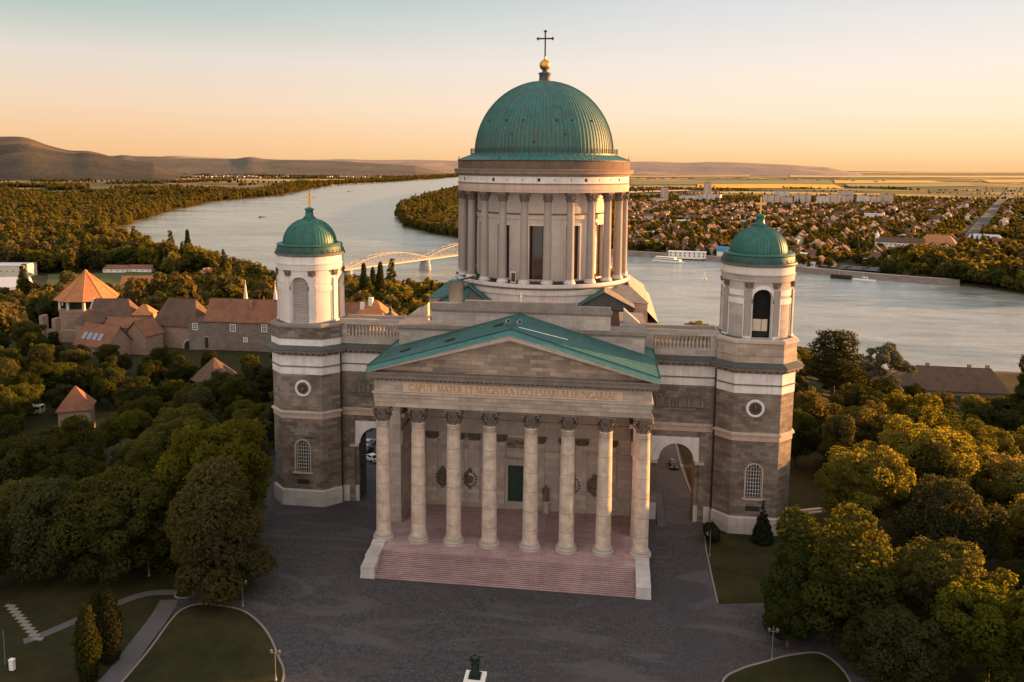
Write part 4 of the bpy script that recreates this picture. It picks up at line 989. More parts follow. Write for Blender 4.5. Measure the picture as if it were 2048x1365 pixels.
def terrain_mat():
    m, nt, b = newmat('ground_cover'); k = N(nt); p = k.geo(); x, y, z = k.sep(p)
    d = k.n('ShaderNodeVectorMath', operation='LENGTH'); k.inp(d, 0, p); d = d.outputs['Value']
    # close grass
    g = k.noise(p, .35, 6, .7); g2 = k.noise(p, 2.5, 4, .7); g3 = k.noise(p, .06, 4, .6)
    grass = k.mix(k.ramp(g, [(.35,0.),(.68,1.)]), (.022,.022,.008), (.042,.036,.012))
    grass = k.mix(k.math('MULTIPLY', g2, .5), grass, (.012,.013,.006)); grass = k.mix(k.ramp(g3, [(.5,0.),(.7,.5)]), grass, (.05,.037,.015))
    # lowland floor: gardens, yards, scrub
    low = k.mix(k.ramp(k.noise(p, .02, 5, .7), [(.4,0.),(.65,1.)]), (.045,.045,.018), (.12,.085,.045))
    low = k.mix(k.ramp(k.noise(p, .11, 4, .7), [(.5,0.),(.62,.7)]), low, (.02,.022,.010))
    # fields, long plots running roughly across the view
    mp = k.n('ShaderNodeMapping'); k.inp(mp, 'Vector', p); mp.inputs['Rotation'].default_value = (0,0,R_(-14)); mp.inputs['Scale'].default_value = (1/760., 1/330., 0.)
    vc = k.voro(mp.outputs[0], 1., 'Color', rnd=.85); vr = k.sep(vc)[0]
    fld = k.ramp(vr, [(0.,(.08,.085,.03)),(.22,(.15,.13,.045)),(.36,(.34,.21,.06)),(.5,(.11,.10,.04)),(.62,(.26,.16,.075)),(.75,(.42,.27,.08)),(.86,(.09,.09,.035)),(.95,(.20,.14,.07))], 'CONSTANT')
    ve = k.voro(mp.outputs[0], 1., 'Distance', 'DISTANCE_TO_EDGE', .85)
    fld = k.mix(k.ramp(k.math('ADD', ve, k.math('MULTIPLY', k.math('SUBTRACT', k.noise(p,.004,4,.7), .5), .10)), [(.015,1.),(.04,0.)]), fld, (.03,.03,.015))
    fld = k.mix(k.ramp(k.noise(k.vmul(p,(1.,.35,1.)), .0016, 6, .7), [(.53,0.),(.60,.9)]), fld, (.035,.035,.018))
    # where each of them lies
    lowm = k.math('MULTIPLY', k.math('SUBTRACT', -30., z), .08, clamp=True)
    fx = k.math('SUBTRACT', d, k.math('MULTIPLY', k.math('LESS_THAN', x, -350.), 200.))
    fm = k.math('MULTIPLY', k.math('SUBTRACT', fx, 2550.), .004, clamp=True)
    c = k.mix(lowm, grass, low); c = k.mix(fm, c, fld)
    k.out(b, c, .95, None, .1)
    return m
struct(np_mesh('ground', np.stack([GP[:,0], GP[:,1], gz], 1), quads, terrain_mat(), True))

# river
def water_mat():
    m, nt, b = newmat('river_water'); k = N(nt); p = k.geo()
    wv = k.vmul(p, (.35, 1., 1.))
    n1 = k.noise(wv, .055, 6, .68, .6); n2 = k.noise(wv, .012, 5, .6, .4); n3 = k.noise(k.vmul(p, (.5,1.,1.)), .35, 3, .6)
    h = k.math('ADD', k.math('MULTIPLY', n1, 1.), k.math('MULTIPLY', n3, .12)); h = k.math('ADD', h, k.math('MULTIPLY', n2, 1.3))
    f = k.ramp(k.math('ADD', k.math('MULTIPLY', n2, .6), k.math('MULTIPLY', n1, .4)), [(.40,0.),(.58,1.)])
    c = k.mix(f, (.10,.115,.098), (.27,.265,.22))
    k.out(b, c, .0, k.bump(h, .55, 2.6), .8); k.inp(b, 'Roughness', k.math('ADD', .16, k.math('MULTIPLY', f, .12))); b.inputs['IOR'].default_value = 1.5
    return m
mb = MB(); rr = [60, 250, 600, 1200, 2500, 6000, 14000, 27000]
mb.grid([[(cam_xy[0] + r*math.sin(a - fa), cam_xy[1] + r*math.cos(a - fa), -50.) for a in np.linspace(R_(-75), R_(75), 40)] for r in rr], 0, False)
struct(mb.build('river', water_mat()))

# far hills: rounded ridges built where they stand
def hill_mat(name, a, bb, cc):
    m, nt, b = newmat(name); k = N(nt); p = k.geo()
    f = k.ramp(k.noise(p, .0022, 7, .68), [(.38,0.),(.64,1.)]); c = k.mix(f, a, bb)
    c = k.mix(k.ramp(k.noise(k.vmul(p,(1.,.6,2.)), .0009, 5, .6), [(.55,0.),(.62,.8)]), c, cc)
    k.out(b, c, .95, k.bump(k.noise(p,.02,6,.7), 1., 12.), .05); return m
def ridge(name, D, pts, depth, mat, back, seed, base=-48.):
    """pts: (photo column, photo row) pairs describing the skyline, turned into bearings and heights at distance D"""
    us = np.linspace(pts[0][0], pts[-1][0], 260); vs = np.interp(us, [q[0] for q in pts], [q[1] for q in pts]); ke = np.hanning(15)[1:-1]; ke /= ke.sum(); vs = np.convolve(np.pad(vs, 6, mode='edge'), ke, 'valid')
    rows = []; nt_ = 26
    for j in range(nt_ + 1):
        t = j/nt_; row = []
        prof = math.sin(min(1, t/.62)*PI/2)**1.25 if t <= .62 else max(0., math.cos((t-.62)/.38*PI/2))
        for u, v in zip(us, vs):
            an = math.atan((u - CAM['px'])/CAM['f']); r = (D + (t - .62)*depth); hh = (322.6 + u*.00752 - v)/CAM['f']*D + CAM['z']; hh = base + (hh - base)*min(1., (u - pts[0][0])/70., (pts[-1][0] - u)/70.)
            X_, Y_ = cam_xy[0] + r*math.sin(an - fa)/math.cos(an)*1.0, cam_xy[1] + r*math.cos(an - fa)/math.cos(an)*1.0
            nz = (vnoise(np.array([X_]), np.array([Y_]), 900, seed)[0] - .5)*.5*(1 - abs(prof)) + (vnoise(np.array([X_]), np.array([Y_]), 330, seed+1)[0] - .5)*.12*(1-prof*.9)
            row.append((X_, Y_, base - 6 + (hh - base + 6)*max(0., prof + nz*min(1, t*5)*(prof < .999))))
        rows.append(row)
    mb = MB(); mb.grid(rows, 0, True); return struct(mb.build(name, mat))
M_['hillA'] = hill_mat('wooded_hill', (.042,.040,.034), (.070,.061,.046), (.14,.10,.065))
M_['hillB'] = hill_mat('hazy_middle_hill', (.10,.085,.068), (.14,.112,.084), (.22,.155,.10))  # distance haze put into the colour
M_['hillC'] = hill_mat('hazy_distant_hill', (.23,.175,.14), (.275,.21,.16), (.34,.24,.165))  # paler still, with more haze painted in
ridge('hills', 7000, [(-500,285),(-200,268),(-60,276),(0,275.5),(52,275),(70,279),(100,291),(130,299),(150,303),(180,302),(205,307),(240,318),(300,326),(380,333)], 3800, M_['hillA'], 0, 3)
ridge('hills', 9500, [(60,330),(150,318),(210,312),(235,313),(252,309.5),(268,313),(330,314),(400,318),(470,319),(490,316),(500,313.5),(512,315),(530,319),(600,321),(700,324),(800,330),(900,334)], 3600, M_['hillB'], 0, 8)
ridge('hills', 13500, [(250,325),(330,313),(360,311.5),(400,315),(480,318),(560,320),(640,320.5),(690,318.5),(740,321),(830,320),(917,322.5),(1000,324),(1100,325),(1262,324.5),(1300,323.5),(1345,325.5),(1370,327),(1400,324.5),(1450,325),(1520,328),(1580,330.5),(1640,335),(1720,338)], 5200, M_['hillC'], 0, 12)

# square, lawns, paths, kerbs on the hilltop
def flat(name, poly, z, m, kind=True):
    mb = MB(); mb.face([(x, y, z) for x, y in poly]); o = mb.build(name, m)
    return struct(o) if kind else o
def smooth_poly(pts, n=6):
    out = []
    for i in range(len(pts) - 1):
        p0 = pts[max(0, i-1)]; p1 = pts[i]; p2 = pts[i+1]; p3 = pts[min(len(pts)-1, i+2)]
        for k in range(n):
            t = k/n; out.append(tuple(.5*((2*p1[a]) + (-p0[a]+p2[a])*t + (2*p0[a]-5*p1[a]+4*p2[a]-p3[a])*t*t + (-p0[a]+3*p1[a]-3*p2[a]+p3[a])*t**3) for a in (0,1)))
    return out + [tuple(pts[-1])]
def cobble():
    m, nt, b = newmat('cobblestones'); k = N(nt); p = k.geo()
    v = k.voro(p, 3.4, 'Color'); vv = k.sep(v)[0]; e = k.voro(p, 3.4, 'Distance', 'DISTANCE_TO_EDGE')
    c = k.mix(vv, (.034,.031,.034), (.078,.069,.073))
    c = k.mix(k.ramp(e, [(.0,1.),(.09,0.)]), c, (.018,.016,.017))
    c = k.mix(k.ramp(k.noise(p, .09, 5, .65), [(.45,0.),(.68,.75)]), c, (.055,.04,.043))
    c = k.mix(k.ramp(k.noise(p, .05, 4, .6), [(.5,0.),(.7,.6)]), c, (.034,.034,.04))
    c = k.mix(k.ramp(k.noise(p, .8, 5, .7), [(.5,0.),(.75,.5)]), c, (.026,.022,.022))
    c = k.mix(k.ramp(k.noise(p, 1.6, 2, .5), [(.70,0.),(.74,.6)]), c, (.12,.11,.11))
    tr = k.ramp(k.noise(k.vmul(p, (.05,.16,1.)), 1., 4, .6, 1.2), [(.52,0.),(.62,.55)]); c = k.mix(tr, c, (.088,.078,.08))
    gd = k.ramp(k.noise(p, .35, 4, .7), [(.62,0.),(.7,.6)]); c = k.mix(gd, c, (.022,.02,.02))
    k.out(b, c, .8, k.bump(k.math('ADD', e, k.math('MULTIPLY', vv, .3)), .6, .04), .35); return m
def lawn_mat():
    m, nt, b = newmat('mown_grass'); k = N(nt); p = k.geo()
    c = k.mix(k.ramp(k.noise(p, .28, 6, .7), [(.35,0.),(.7,1.)]), (.022,.023,.008), (.05,.042,.014))
    c = k.mix(k.math('MULTIPLY', k.noise(p, 3.5, 4, .7), .55), c, (.012,.014,.005)); c = k.mix(k.ramp(k.noise(p, .1, 4, .6), [(.5,0.),(.7,.45)]), c, (.07,.05,.02))
    k.out(b, c, .95, k.bump(k.noise(p, 9., 3, .7), .9, .08), .1); return m
M_['cobble'] = cobble(); M_['lawn'] = lawn_mat()
M_['path'] = plaster('path_paving', (.10,.09,.093), (.055,.05,.052), .6, .6, None, .2)
M_['kerb'] = plaster('kerb_stone', (.22,.19,.165), (.12,.1,.085), .6, .8, None, .1)
LAWN_L = smooth_poly([(-23.0,-62),(-23.2,-45),(-23.4,-34.3),(-26.2,-29.1),(-30.1,-23.9),(-34.6,-20.2),(-38.8,-19.1),(-42.0,-19.3),(-43.5,-20.9),(-43.6,-24.1),(-42.8,-30.4),(-42.4,-37.1),(-42,-50),(-41,-62)])
LAWN_R = [(31.8,16.0),(31.3,8.5),(31.1,-1.4),(31.0,-8.3),(38.5,-6.9),(52,-8),(64,-13),(70,30),(56,34),(46.5,28),(46.5,15),(35,15.2)]
LAWN_R2 = smooth_poly([(27.6,-52),(28.0,-34),(29.2,-26.7),(31.7,-23.8),(35.1,-21.7),(38.5,-19.8),(42.4,-18.8),(44.2,-21.5),(44.6,-25.0),(45,-36),(46,-52)])
PLAZA = [(-22.6,-64),(-42,-64),(-42.4,-37.1),(-42.8,-30.4),(-43.6,-24.1),(-45.2,-19.2),(-47.2,-15.0),(-45.5,-9),(-46,2),(-50,12),(-56,26),(-62,44),(-58,74),(-28,96),(-20,112),(24,112),(34,96),(31,62),(31.5,26),(31.9,16),(31.2,-8.3),(38.5,-6.9),(50,-8.2),(56,-14),(50,-22),(47,-40),(48,-64)]
flat('plaza', PLAZA, 0., M_['cobble'])
flat('lawn', LAWN_L, .05, M_['lawn']); flat('lawn', LAWN_R, .03, M_['lawn']); flat('lawn', LAWN_R2, .05, M_['lawn'])
def strip(name, pts, w, z, m, h=None):
    mb = MB(); n = len(pts); L, R2 = [], []
    for i in range(n):
        a = Vector(pts[max(0,i-1)]); b_ = Vector(pts[min(n-1,i+1)]); d = (b_-a).normalized(); nn = Vector((-d.y, d.x)); c_ = Vector(pts[i])
        L.append(c_ + nn*w/2); R2.append(c_ - nn*w/2)
    if h is None: mb.grid([[(q.x,q.y,z) for q in L],[(q.x,q.y,z) for q in R2]], 0, False)
    else: mb.grid([[(q.x,q.y,z-.1) for q in L],[(q.x,q.y,z+h) for q in L],[(q.x,q.y,z+h) for q in R2],[(q.x,q.y,z-.1) for q in R2]], 0, False)
    return struct(mb.build(name, m))
strip('kerb', LAWN_L, .26, 0., M_['kerb'], .12); strip('kerb', LAWN_R[:4], .22, 0., M_['kerb'], .12); strip('kerb', LAWN_R2, .26, 0., M_['kerb'], .12)
strip('kerb', [(31.5,26),(30.6,45),(30.6,62)], .3, 0., M_['kerb'], .15)
strip('path', smooth_poly([(-43.6,-64),(-44.0,-37.2),(-44.8,-29.7),(-45.6,-23.3),(-46.6,-18.6)], 4), 2.7, -.02, M_['path'])
strip('path', smooth_poly([(-46.5,-16.5),(-50.9,-17.6),(-54.2,-21.8),(-58.6,-29.3),(-60,-31)], 4), 1.5, -.03, M_['path'])
strip('path', [(-72,-62),(-62,-40),(-62.5,-36),(-66,-30)], 1.4, -.03, M_['path'])
mb = MB()
for k in range(11): t = k/10; x, y = -67.8 + 9.2*t, -23.3 - 6.8*t; mb.box(x-.75, x+.75, y-.38, y+.2, -.08, .03)
struct(mb.build('path', M_['kerb']))
for i, (x, y) in enumerate(((-45.3,-17.0),(-40.6,-16.3))):
    strip('kerb', [(x + 1.35*math.cos(2*PI*k/20), y + 1.05*math.sin(2*PI*k/20)) for k in range(21)], .2, 0., M_['kerb'], .1)
    flat('lawn', [(x + 1.25*math.cos(2*PI*k/20), y + .95*math.sin(2*PI*k/20)) for k in range(20)], .04, M_['lawn'])

# far bank: stone embankment and promenade; named fields on the plain
def offset_line(pts, o):
    out = []; n = len(pts)
    for i in range(n):
        d = (Vector(pts[min(n-1,i+1)]) - Vector(pts[max(0,i-1)])).normalized(); out.append((pts[i][0] - d.y*o, pts[i][1] + d.x*o))
    return out
M_['quay'] = ashlar('embankment_stone', (.21,.165,.13), (.15,.12,.095), (.12,.1,.085), 4., 1., .4, (.07,.06,.05), .2, .3)
M_['prom'] = plaster('promenade', (.34,.27,.21), (.22,.17,.13), .5, .05, None, .1)
Q0 = smooth_poly([(-209,1109),(-134,1020),(-60,966),(38,912),(148,863),(216,785),(303,724),(350,704)], 5)
Q1 = offset_line(Q0, 11)
mb = MB(); mb.grid([[(x,y,-50.6) for x,y in Q0],[(x,y,-45.2) for x,y in Q1],[(x,y,-45.1) for x,y in offset_line(Q0, 12.5)],[(x,y,-45.1) for x,y in offset_line(Q0, 19)],[(x,y,-48.5) for x,y in offset_line(Q0, 24)]], 0, False)
mb.m = [1 if (i // (len(Q0)-1)) == 2 else 0 for i in range(len(mb.f))]
struct(mb.build('embankment', [M_['quay'], M_['prom']]))
for i, (poly, c_) in enumerate((
([(-4735,5497),(-4333,5814),(-3622,4826),(-3976,4597)], (0.4, 0.26, 0.11)),
([(-2754,3361),(-2515,3371),(-2201,2950),(-2332,2823)], (0.38, 0.26, 0.1)),
([(-3358,4886),(-3072,4959),(-2693,4350),(-2911,4230)], (0.42, 0.29, 0.11)),
([(-3515,4051),(-3175,4085),(-2898,3682),(-3113,3574)], (0.16, 0.15, 0.06)),
([(-2967,5134),(-2637,5122),(-2437,4661),(-2635,4549)], (0.25, 0.18, 0.08)),
([(579,5202),(1437,5326),(1229,4320),(468,4146)], (0.66, 0.34, 0.045)),
([(185,5939),(1902,7240),(1479,5489),(149,4659)], (0.17, 0.16, 0.06)),
([(1903,7119),(2806,7506),(2552,6425),(1556,5758)], (0.5, 0.3, 0.07)),
([(121,4300),(514,4586),(448,3956),(106,3653)], (0.3, 0.19, 0.1)),
([(1582,5614),(2595,6269),(2268,5245),(1319,4554)], (0.22, 0.2, 0.07)),
([(2324,10802),(7351,14027),(5863,11154),(1979,9166)], (0.48, 0.32, 0.13)),
([(1690,15303),(16979,34338),(11081,22352),(1354,12198)], (0.36, 0.23, 0.11)),
([(3559,8329),(5363,9700),(4123,7419),(2908,6604)], (0.42, 0.27, 0.09)),
([(231,8954),(1807,10669),(1541,9061),(203,7769)], (0.4, 0.25, 0.13)),
([(99,3362),(367,3717),(386,3575),(94,3171)], (0.5, 0.36, 0.2)),
)):
    flat('field', poly, -46.4 + .15*i, simple('field_crop', c_, .95, 0., .25, .008, .1))
flat('road', [(548,1205),(568,1200),(2400,5040),(2350,5060)], -46.7, simple('street_asphalt', (.045,.04,.037), .9, 0., .2, .05))
flat('car_park', [(262,792),(308,768),(322,800),(275,826)], -45.6, M_['path'])
flat('lawn', [(-430,470),(-520,600),(-440,628),(-300,600),(-290,560),(-380,480)], -46.6, simple('meadow_grass', (.075,.085,.03), .95, 0., .3, .3, .1))
# ------------------------------------------------------------------ vegetation
def leaf_mat(name, c0, c1, c2, transl=.38):
    m = bpy.data.materials.new(name); m.use_nodes = True; nt = m.node_tree; nt.nodes.remove(nt.nodes['Principled BSDF']); k = N(nt); out = nt.nodes['Material Output']
    at = k.n('ShaderNodeAttribute', attribute_name='tint'); r, g, _b = k.sep(at.outputs['Color'])
    oi = k.n('ShaderNodeObjectInfo').outputs['Random']
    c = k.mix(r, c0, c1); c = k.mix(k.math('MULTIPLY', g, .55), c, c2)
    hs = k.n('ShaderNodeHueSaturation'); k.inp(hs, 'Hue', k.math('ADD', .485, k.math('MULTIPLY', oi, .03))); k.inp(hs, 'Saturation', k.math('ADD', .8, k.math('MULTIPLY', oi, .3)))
    wn = k.n('ShaderNodeTexWhiteNoise', noise_dimensions='1D'); k.inp(wn, 'W', oi)
    k.inp(hs, 'Value', k.math('ADD', .72, k.math('MULTIPLY', wn.outputs['Value'], .6))); k.inp(hs, 'Color', c); c = hs.outputs[0]
    df = k.n('ShaderNodeBsdfDiffuse'); k.inp(df, 'Color', k.mix(1., c, (.82,.84,.86), 'MULTIPLY')); tr = k.n('ShaderNodeBsdfTranslucent')
    k.inp(tr, 'Color', k.mix(1., c, (2.3,2.0,.8), 'MULTIPLY'))
    mx = k.n('ShaderNodeMixShader'); mx.inputs[0].default_value = min(.55, transl*1.3); nt.links.new(df.outputs[0], mx.inputs[1]); nt.links.new(tr.outputs[0], mx.inputs[2])
    nt.links.new(mx.outputs[0], out.inputs['Surface']); return m
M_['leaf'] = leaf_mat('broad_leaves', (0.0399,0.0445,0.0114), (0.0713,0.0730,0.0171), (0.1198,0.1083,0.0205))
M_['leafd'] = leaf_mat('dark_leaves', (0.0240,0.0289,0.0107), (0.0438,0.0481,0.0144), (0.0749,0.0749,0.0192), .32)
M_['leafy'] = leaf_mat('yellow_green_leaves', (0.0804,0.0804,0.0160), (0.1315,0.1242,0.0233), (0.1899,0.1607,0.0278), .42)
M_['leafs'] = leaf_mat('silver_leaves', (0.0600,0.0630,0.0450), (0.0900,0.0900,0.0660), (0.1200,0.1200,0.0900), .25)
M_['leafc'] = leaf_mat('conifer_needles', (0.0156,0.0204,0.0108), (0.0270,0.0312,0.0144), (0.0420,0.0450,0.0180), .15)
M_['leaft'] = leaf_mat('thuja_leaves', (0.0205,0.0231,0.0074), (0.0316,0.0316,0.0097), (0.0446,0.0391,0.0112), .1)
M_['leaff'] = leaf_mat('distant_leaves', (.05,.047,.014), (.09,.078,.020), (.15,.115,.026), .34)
M_['bark'] = simple('bark', (.075,.058,.045), .95, 0., .4, 3., .1)
def leaves(lobes, n, size, seed, updir=.35, jit=.8, flat_=1.0, aspect=1.5):
    """n leaf-sized quads spread over the surfaces and outer volume of the lobes (x, y, z, r, squash)"""
    rs = np.random.RandomState(seed); L = np.array(lobes, float); w = L[:,3]**2; w /= w.sum()
    ch = rs.choice(len(L), n*2, p=w); d = rs.normal(size=(n*2, 3)); d[:,2] += .25; d /= np.linalg.norm(d, axis=1)[:,None]
    rad = L[ch,3]*np.clip(rs.normal(.93, .11, n*2), .5, 1.2)
    # uneven surface: twigs push out in places
    rad *= rs.uniform(.82, 1.22, len(L))[ch]; rad *= 1 + .2*np.sin(d[:,0]*7 + ch)*np.sin(d[:,1]*6 + ch*2)*np.sin(d[:,2]*8)
    P = L[ch,:3] + d*rad[:,None]*np.stack([np.ones(n*2), np.ones(n*2), L[ch,4]], 1)
    inside = np.zeros(n*2, int)
    for i, l in enumerate(L):
        q = (P - l[:3])/np.array([1,1,l[4]]); inside += ((np.linalg.norm(q, axis=1) < l[3]*.74) & (ch != i))
    keep = np.where(inside == 0)[0][:n]; P = P[keep]; d = d[keep]; ch = ch[keep]; k_ = len(P)
    nrm = d + rs.normal(size=(k_,3))*jit*.6; nrm[:,2] += updir; nrm /= np.linalg.norm(nrm, axis=1)[:,None]
    t = np.cross(nrm, rs.normal(size=(k_,3))); t /= np.linalg.norm(t, axis=1)[:,None]; b = np.cross(nrm, t)
    s = size*rs.uniform(.6, 1.35, k_)[:,None]
    V = np.stack([P - t*s*aspect*.5, P + b*s*.5 + nrm*s*.12, P + t*s*aspect*.5, P - b*s*.5 + nrm*s*.12], 1).reshape(-1, 3)
    F = np.arange(4*k_).reshape(-1, 4)
    lt = rs.rand(len(L)); zmin, zmax = P[:,2].min(), P[:,2].max()
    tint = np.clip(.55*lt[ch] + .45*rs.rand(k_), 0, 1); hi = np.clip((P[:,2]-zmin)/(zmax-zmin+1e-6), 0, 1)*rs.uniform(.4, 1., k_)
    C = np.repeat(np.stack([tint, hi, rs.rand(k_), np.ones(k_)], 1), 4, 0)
    return V, F, C
def trunk_mb(h, r, limbs, seed):
    rg = random.Random(seed); mb = MB(); pts = [(0,0,-.6)]; rad = [r*1.35]
    for k in range(1, 6): t = k/5; pts.append((rg.uniform(-.25,.25)*t*h*.1, rg.uniform(-.25,.25)*t*h*.1, h*t)); rad.append(r*(1 - .75*t))
    mb.path(pts, rad, 8)
    for (x, y, z, rr) in limbs:
        t = rg.uniform(.35, .75); b0 = Vector((0,0,h*t)); e = Vector((x, y, z)); mid = b0.lerp(e, .5) + Vector((rg.uniform(-.4,.4), rg.uniform(-.4,.4), .3))
        mb.path([b0, mid, e], [r*.42, r*.26, r*.09], 5)
    return mb
SRC = {}
def make_kind(key, kind, n, size, seed, mat, w=12., h=14.):
    """mesh pair (crown, trunk) of unit tree w wide and h tall"""
    rg = random.Random(seed); lobes = []
    if kind == 'broad':
        zc = h*.53; rz = h*.43; rx = w*.5
        for m_ in range(10):
            a = m_*2.399 + rg.uniform(-.35,.35); e = math.asin(max(-.85, min(1, -.7 + 1.7*(m_ + .5)/10 + rg.uniform(-.12,.12)))); q = rg.uniform(.55, .84)
            X_, Y_, Z_ = rx*q*math.cos(e)*math.cos(a), rx*q*math.cos(e)*math.sin(a), zc + rz*q*math.sin(e); rr = w*rg.uniform(.15, .22)
            for j in range(8):
                a2 = rg.uniform(0, 2*PI); e2 = math.asin(rg.uniform(-.5, 1)); t = rg.uniform(.5, 1.05)
                lobes.append((X_ + rr*t*math.cos(e2)*math.cos(a2), Y_ + rr*t*math.cos(e2)*math.sin(a2), Z_ + rr*t*math.sin(e2), w*rg.uniform(.045, .095), rg.uniform(.7, 1.1)))
        for k in range(44):
            a = rg.uniform(0, 2*PI); e = math.asin(rg.uniform(-.85, 1)); q = rg.uniform(.5, .86)
            lobes.append((rx*q*math.cos(e)*math.cos(a), rx*q*math.cos(e)*math.sin(a), zc + rz*q*math.sin(e), w*rg.uniform(.06,.13), rg.uniform(.75,1.1)))
        lobes.append((0,0,zc, w*.25, 1.2))
    elif kind == 'tall':
        for k in range(66):
            t = rg.random(); z = h*(.1 + .86*t); rr = w*.5*(1 - .75*t**1.6)*(.55 + .45*min(1, t*5)); a = rg.uniform(0, 2*PI); q = rg.uniform(.45, .85)
            lobes.append((rr*q*math.cos(a), rr*q*math.sin(a), z, w*rg.uniform(.07,.145), rg.uniform(.75,1.2)))
        lobes.append((0,0,h*.5,w*.22,1.6))
    elif kind == 'airy':
        for k in range(30):
            a = rg.uniform(0, 2*PI); e = math.asin(rg.uniform(-.7, 1)); q = rg.uniform(.5, 1.)
            lobes.append((w*.5*q*math.cos(e)*math.cos(a), w*.5*q*math.cos(e)*math.sin(a), h*.58 + h*.4*q*math.sin(e), w*rg.uniform(.07,.12), rg.uniform(.6,.9)))
    elif kind == 'poplar':
        for k in range(34):
            t = k/33; z = h*(.1 + .86*t); rr = w*.5*math.sin(min(1, t*1.5 + .22)*PI/2)*(1 - t**3*.9); a = rg.uniform(0, 2*PI)
            lobes.append((rr*.4*math.cos(a), rr*.4*math.sin(a), z, max(.18*w, rr*.62), 1.9))
    elif kind == 'thuja':
        for k in range(26):
            t = k/25; z = h*(.04 + .9*t); rr = w*.5*(.75 + .25*math.sin(min(1, t*2.5)*PI/2))*(1 - max(0, t-.55)**1.6*2.4); a = rg.uniform(0, 2*PI)
            lobes.append((rr*.22*math.cos(a), rr*.22*math.sin(a), z, max(.12*w, rr*.86), 1.5))
    elif kind == 'spruce':
        for k in range(15):
            t = k/14; rr = w*.5*(1 - t*.93)
            for j in range(max(1, int(9*(1-t)) )):
                a = 2*PI*j/max(1, int(9*(1-t))) + k; lobes.append((rr*.62*math.cos(a), rr*.62*math.sin(a), h*(.08 + .9*t), max(.05*w, rr*.36), .45))
    elif kind == 'pine':
        for k in range(7):
            z = h*(.45 + .085*k); rr = w*.5*(1., .95, 1., .8, .75, .5, .3)[k]
            for j in range(7):
                a = 2*PI*j/7 + k*1.3; q = rg.uniform(.3, .8); lobes.append((rr*q*math.cos(a), rr*q*math.sin(a), z + rg.uniform(-.3,.3), w*rg.uniform(.12,.18), .34))
    elif kind == 'bush':
        for k in range(14):
            a = rg.uniform(0, 2*PI); q = rg.uniform(.1, .7); lobes.append((w*.5*q*math.cos(a), w*.5*q*math.sin(a), h*rg.uniform(.3, .7), w*rg.uniform(.16,.25), .9))
    V, F, C = leaves(lobes, n, size, seed)
    me = np_mesh('crown', V, F, M_[mat], False, C, link=False)
    lim = [(l[0]*.85, l[1]*.85, l[2], l[3]) for l in lobes[::4]] if kind in ('broad', 'airy', 'tall', 'pine') else []
    tm = trunk_mb(h*(.62 if kind in ('broad','airy') else .8), w*.032 if kind not in ('thuja','poplar') else w*.07, lim, seed)
    o = tm.build('trunk', M_['bark']); tme = o.data; col.objects.unlink(o); bpy.data.objects.remove(o)
    SRC[key] = (me, tme, w, h); return SRC[key]
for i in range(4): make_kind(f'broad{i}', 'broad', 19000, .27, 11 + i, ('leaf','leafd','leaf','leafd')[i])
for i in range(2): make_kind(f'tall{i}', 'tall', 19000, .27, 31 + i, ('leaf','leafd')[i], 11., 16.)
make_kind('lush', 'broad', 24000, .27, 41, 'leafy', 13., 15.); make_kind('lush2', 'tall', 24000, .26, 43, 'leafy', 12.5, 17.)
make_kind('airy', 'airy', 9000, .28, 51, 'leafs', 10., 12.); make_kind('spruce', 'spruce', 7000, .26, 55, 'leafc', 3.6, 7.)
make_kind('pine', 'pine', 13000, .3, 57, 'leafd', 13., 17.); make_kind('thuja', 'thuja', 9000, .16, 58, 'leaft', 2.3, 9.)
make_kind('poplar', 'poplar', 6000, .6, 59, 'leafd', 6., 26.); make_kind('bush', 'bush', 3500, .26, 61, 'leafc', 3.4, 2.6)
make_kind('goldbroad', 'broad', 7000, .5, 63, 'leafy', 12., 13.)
def hz(x, y): return float(hgt([(x, y)])[0])
def tree(kind, x, y, h, wd=None, z=None, name='broadleaf_tree', label='', cat='tree', group=None, rz=None):
    me, tme, w0, h0 = SRC[kind]; z = (max(hz(x, y), -52) if z is None else z) - .1
    s = h/h0; sw = s if wd is None else wd/w0
    t = thing(name, label, cat, (x, y, z), rng.uniform(0, 2*PI) if rz is None else rz, group); t.scale = (sw, sw, s)
    for nm, m in (('crown', me), ('trunk', tme)):
        o = bpy.data.objects.new(nm, m); col.objects.link(o); o.parent = t
    return t
keep_out = []      # (x, y, r) where no random tree may stand
def ok(x, y, r): return all((x-a)**2 + (y-b)**2 > (r+c)**2*.62 for a, b, c in keep_out)
def place(*a, **k): t = tree(*a, **k); keep_out.append((a[1], a[2], (k.get('wd') or a[3]*.8)*.5)); return t
# trees one can point at
place('lush', -47.2, -3.0, 22.5, 17.5, label='tall pale green tree standing behind the round lawn tree, left of the square', name='broadleaf_tree')
place('lush2', -41.0, -15.0, 20.5, 17.5, -1.6, label='large olive brown tree standing at the tip of the round lawn, beside the square')
place('broad0', -58.5, -13.0, 19., 17., -2.0, label='rounded dark tree left of the pale lawn tree, above the paths')
place('broad1', -68., -14., 18., 15.5, -2.0, label='dark bluish green tree at the far left behind the grass with stepping stones')
place('tall0', -52.8, -8.0, 17., 13., -2., label='dark tree squeezed between the pale lawn tree and the rounded dark tree')
place('broad2', -76.5, -9.0, 16.0, 14., -2., label='brownish green tree at the left edge above the lawn')
place('thuja', -46.8, -36.9, 9.7, 2.6, 0., name='thuja', label='front conical thuja beside the paved path, tapering to a point')
place('thuja', -48.0, -33.0, 9.3, 2.3, 0., name='thuja', label='middle thuja of the three, half hidden behind the front one')
place('thuja', -46.2, -33.2, 9.9, 2.4, 0., name='thuja', label='rear thuja of the three, closest to the paved path fork')
place('spruce', 40.9, 12.7, 7.3, 3.7, .03, name='spruce', label='small dark spruce against the plinth of the right bell tower')
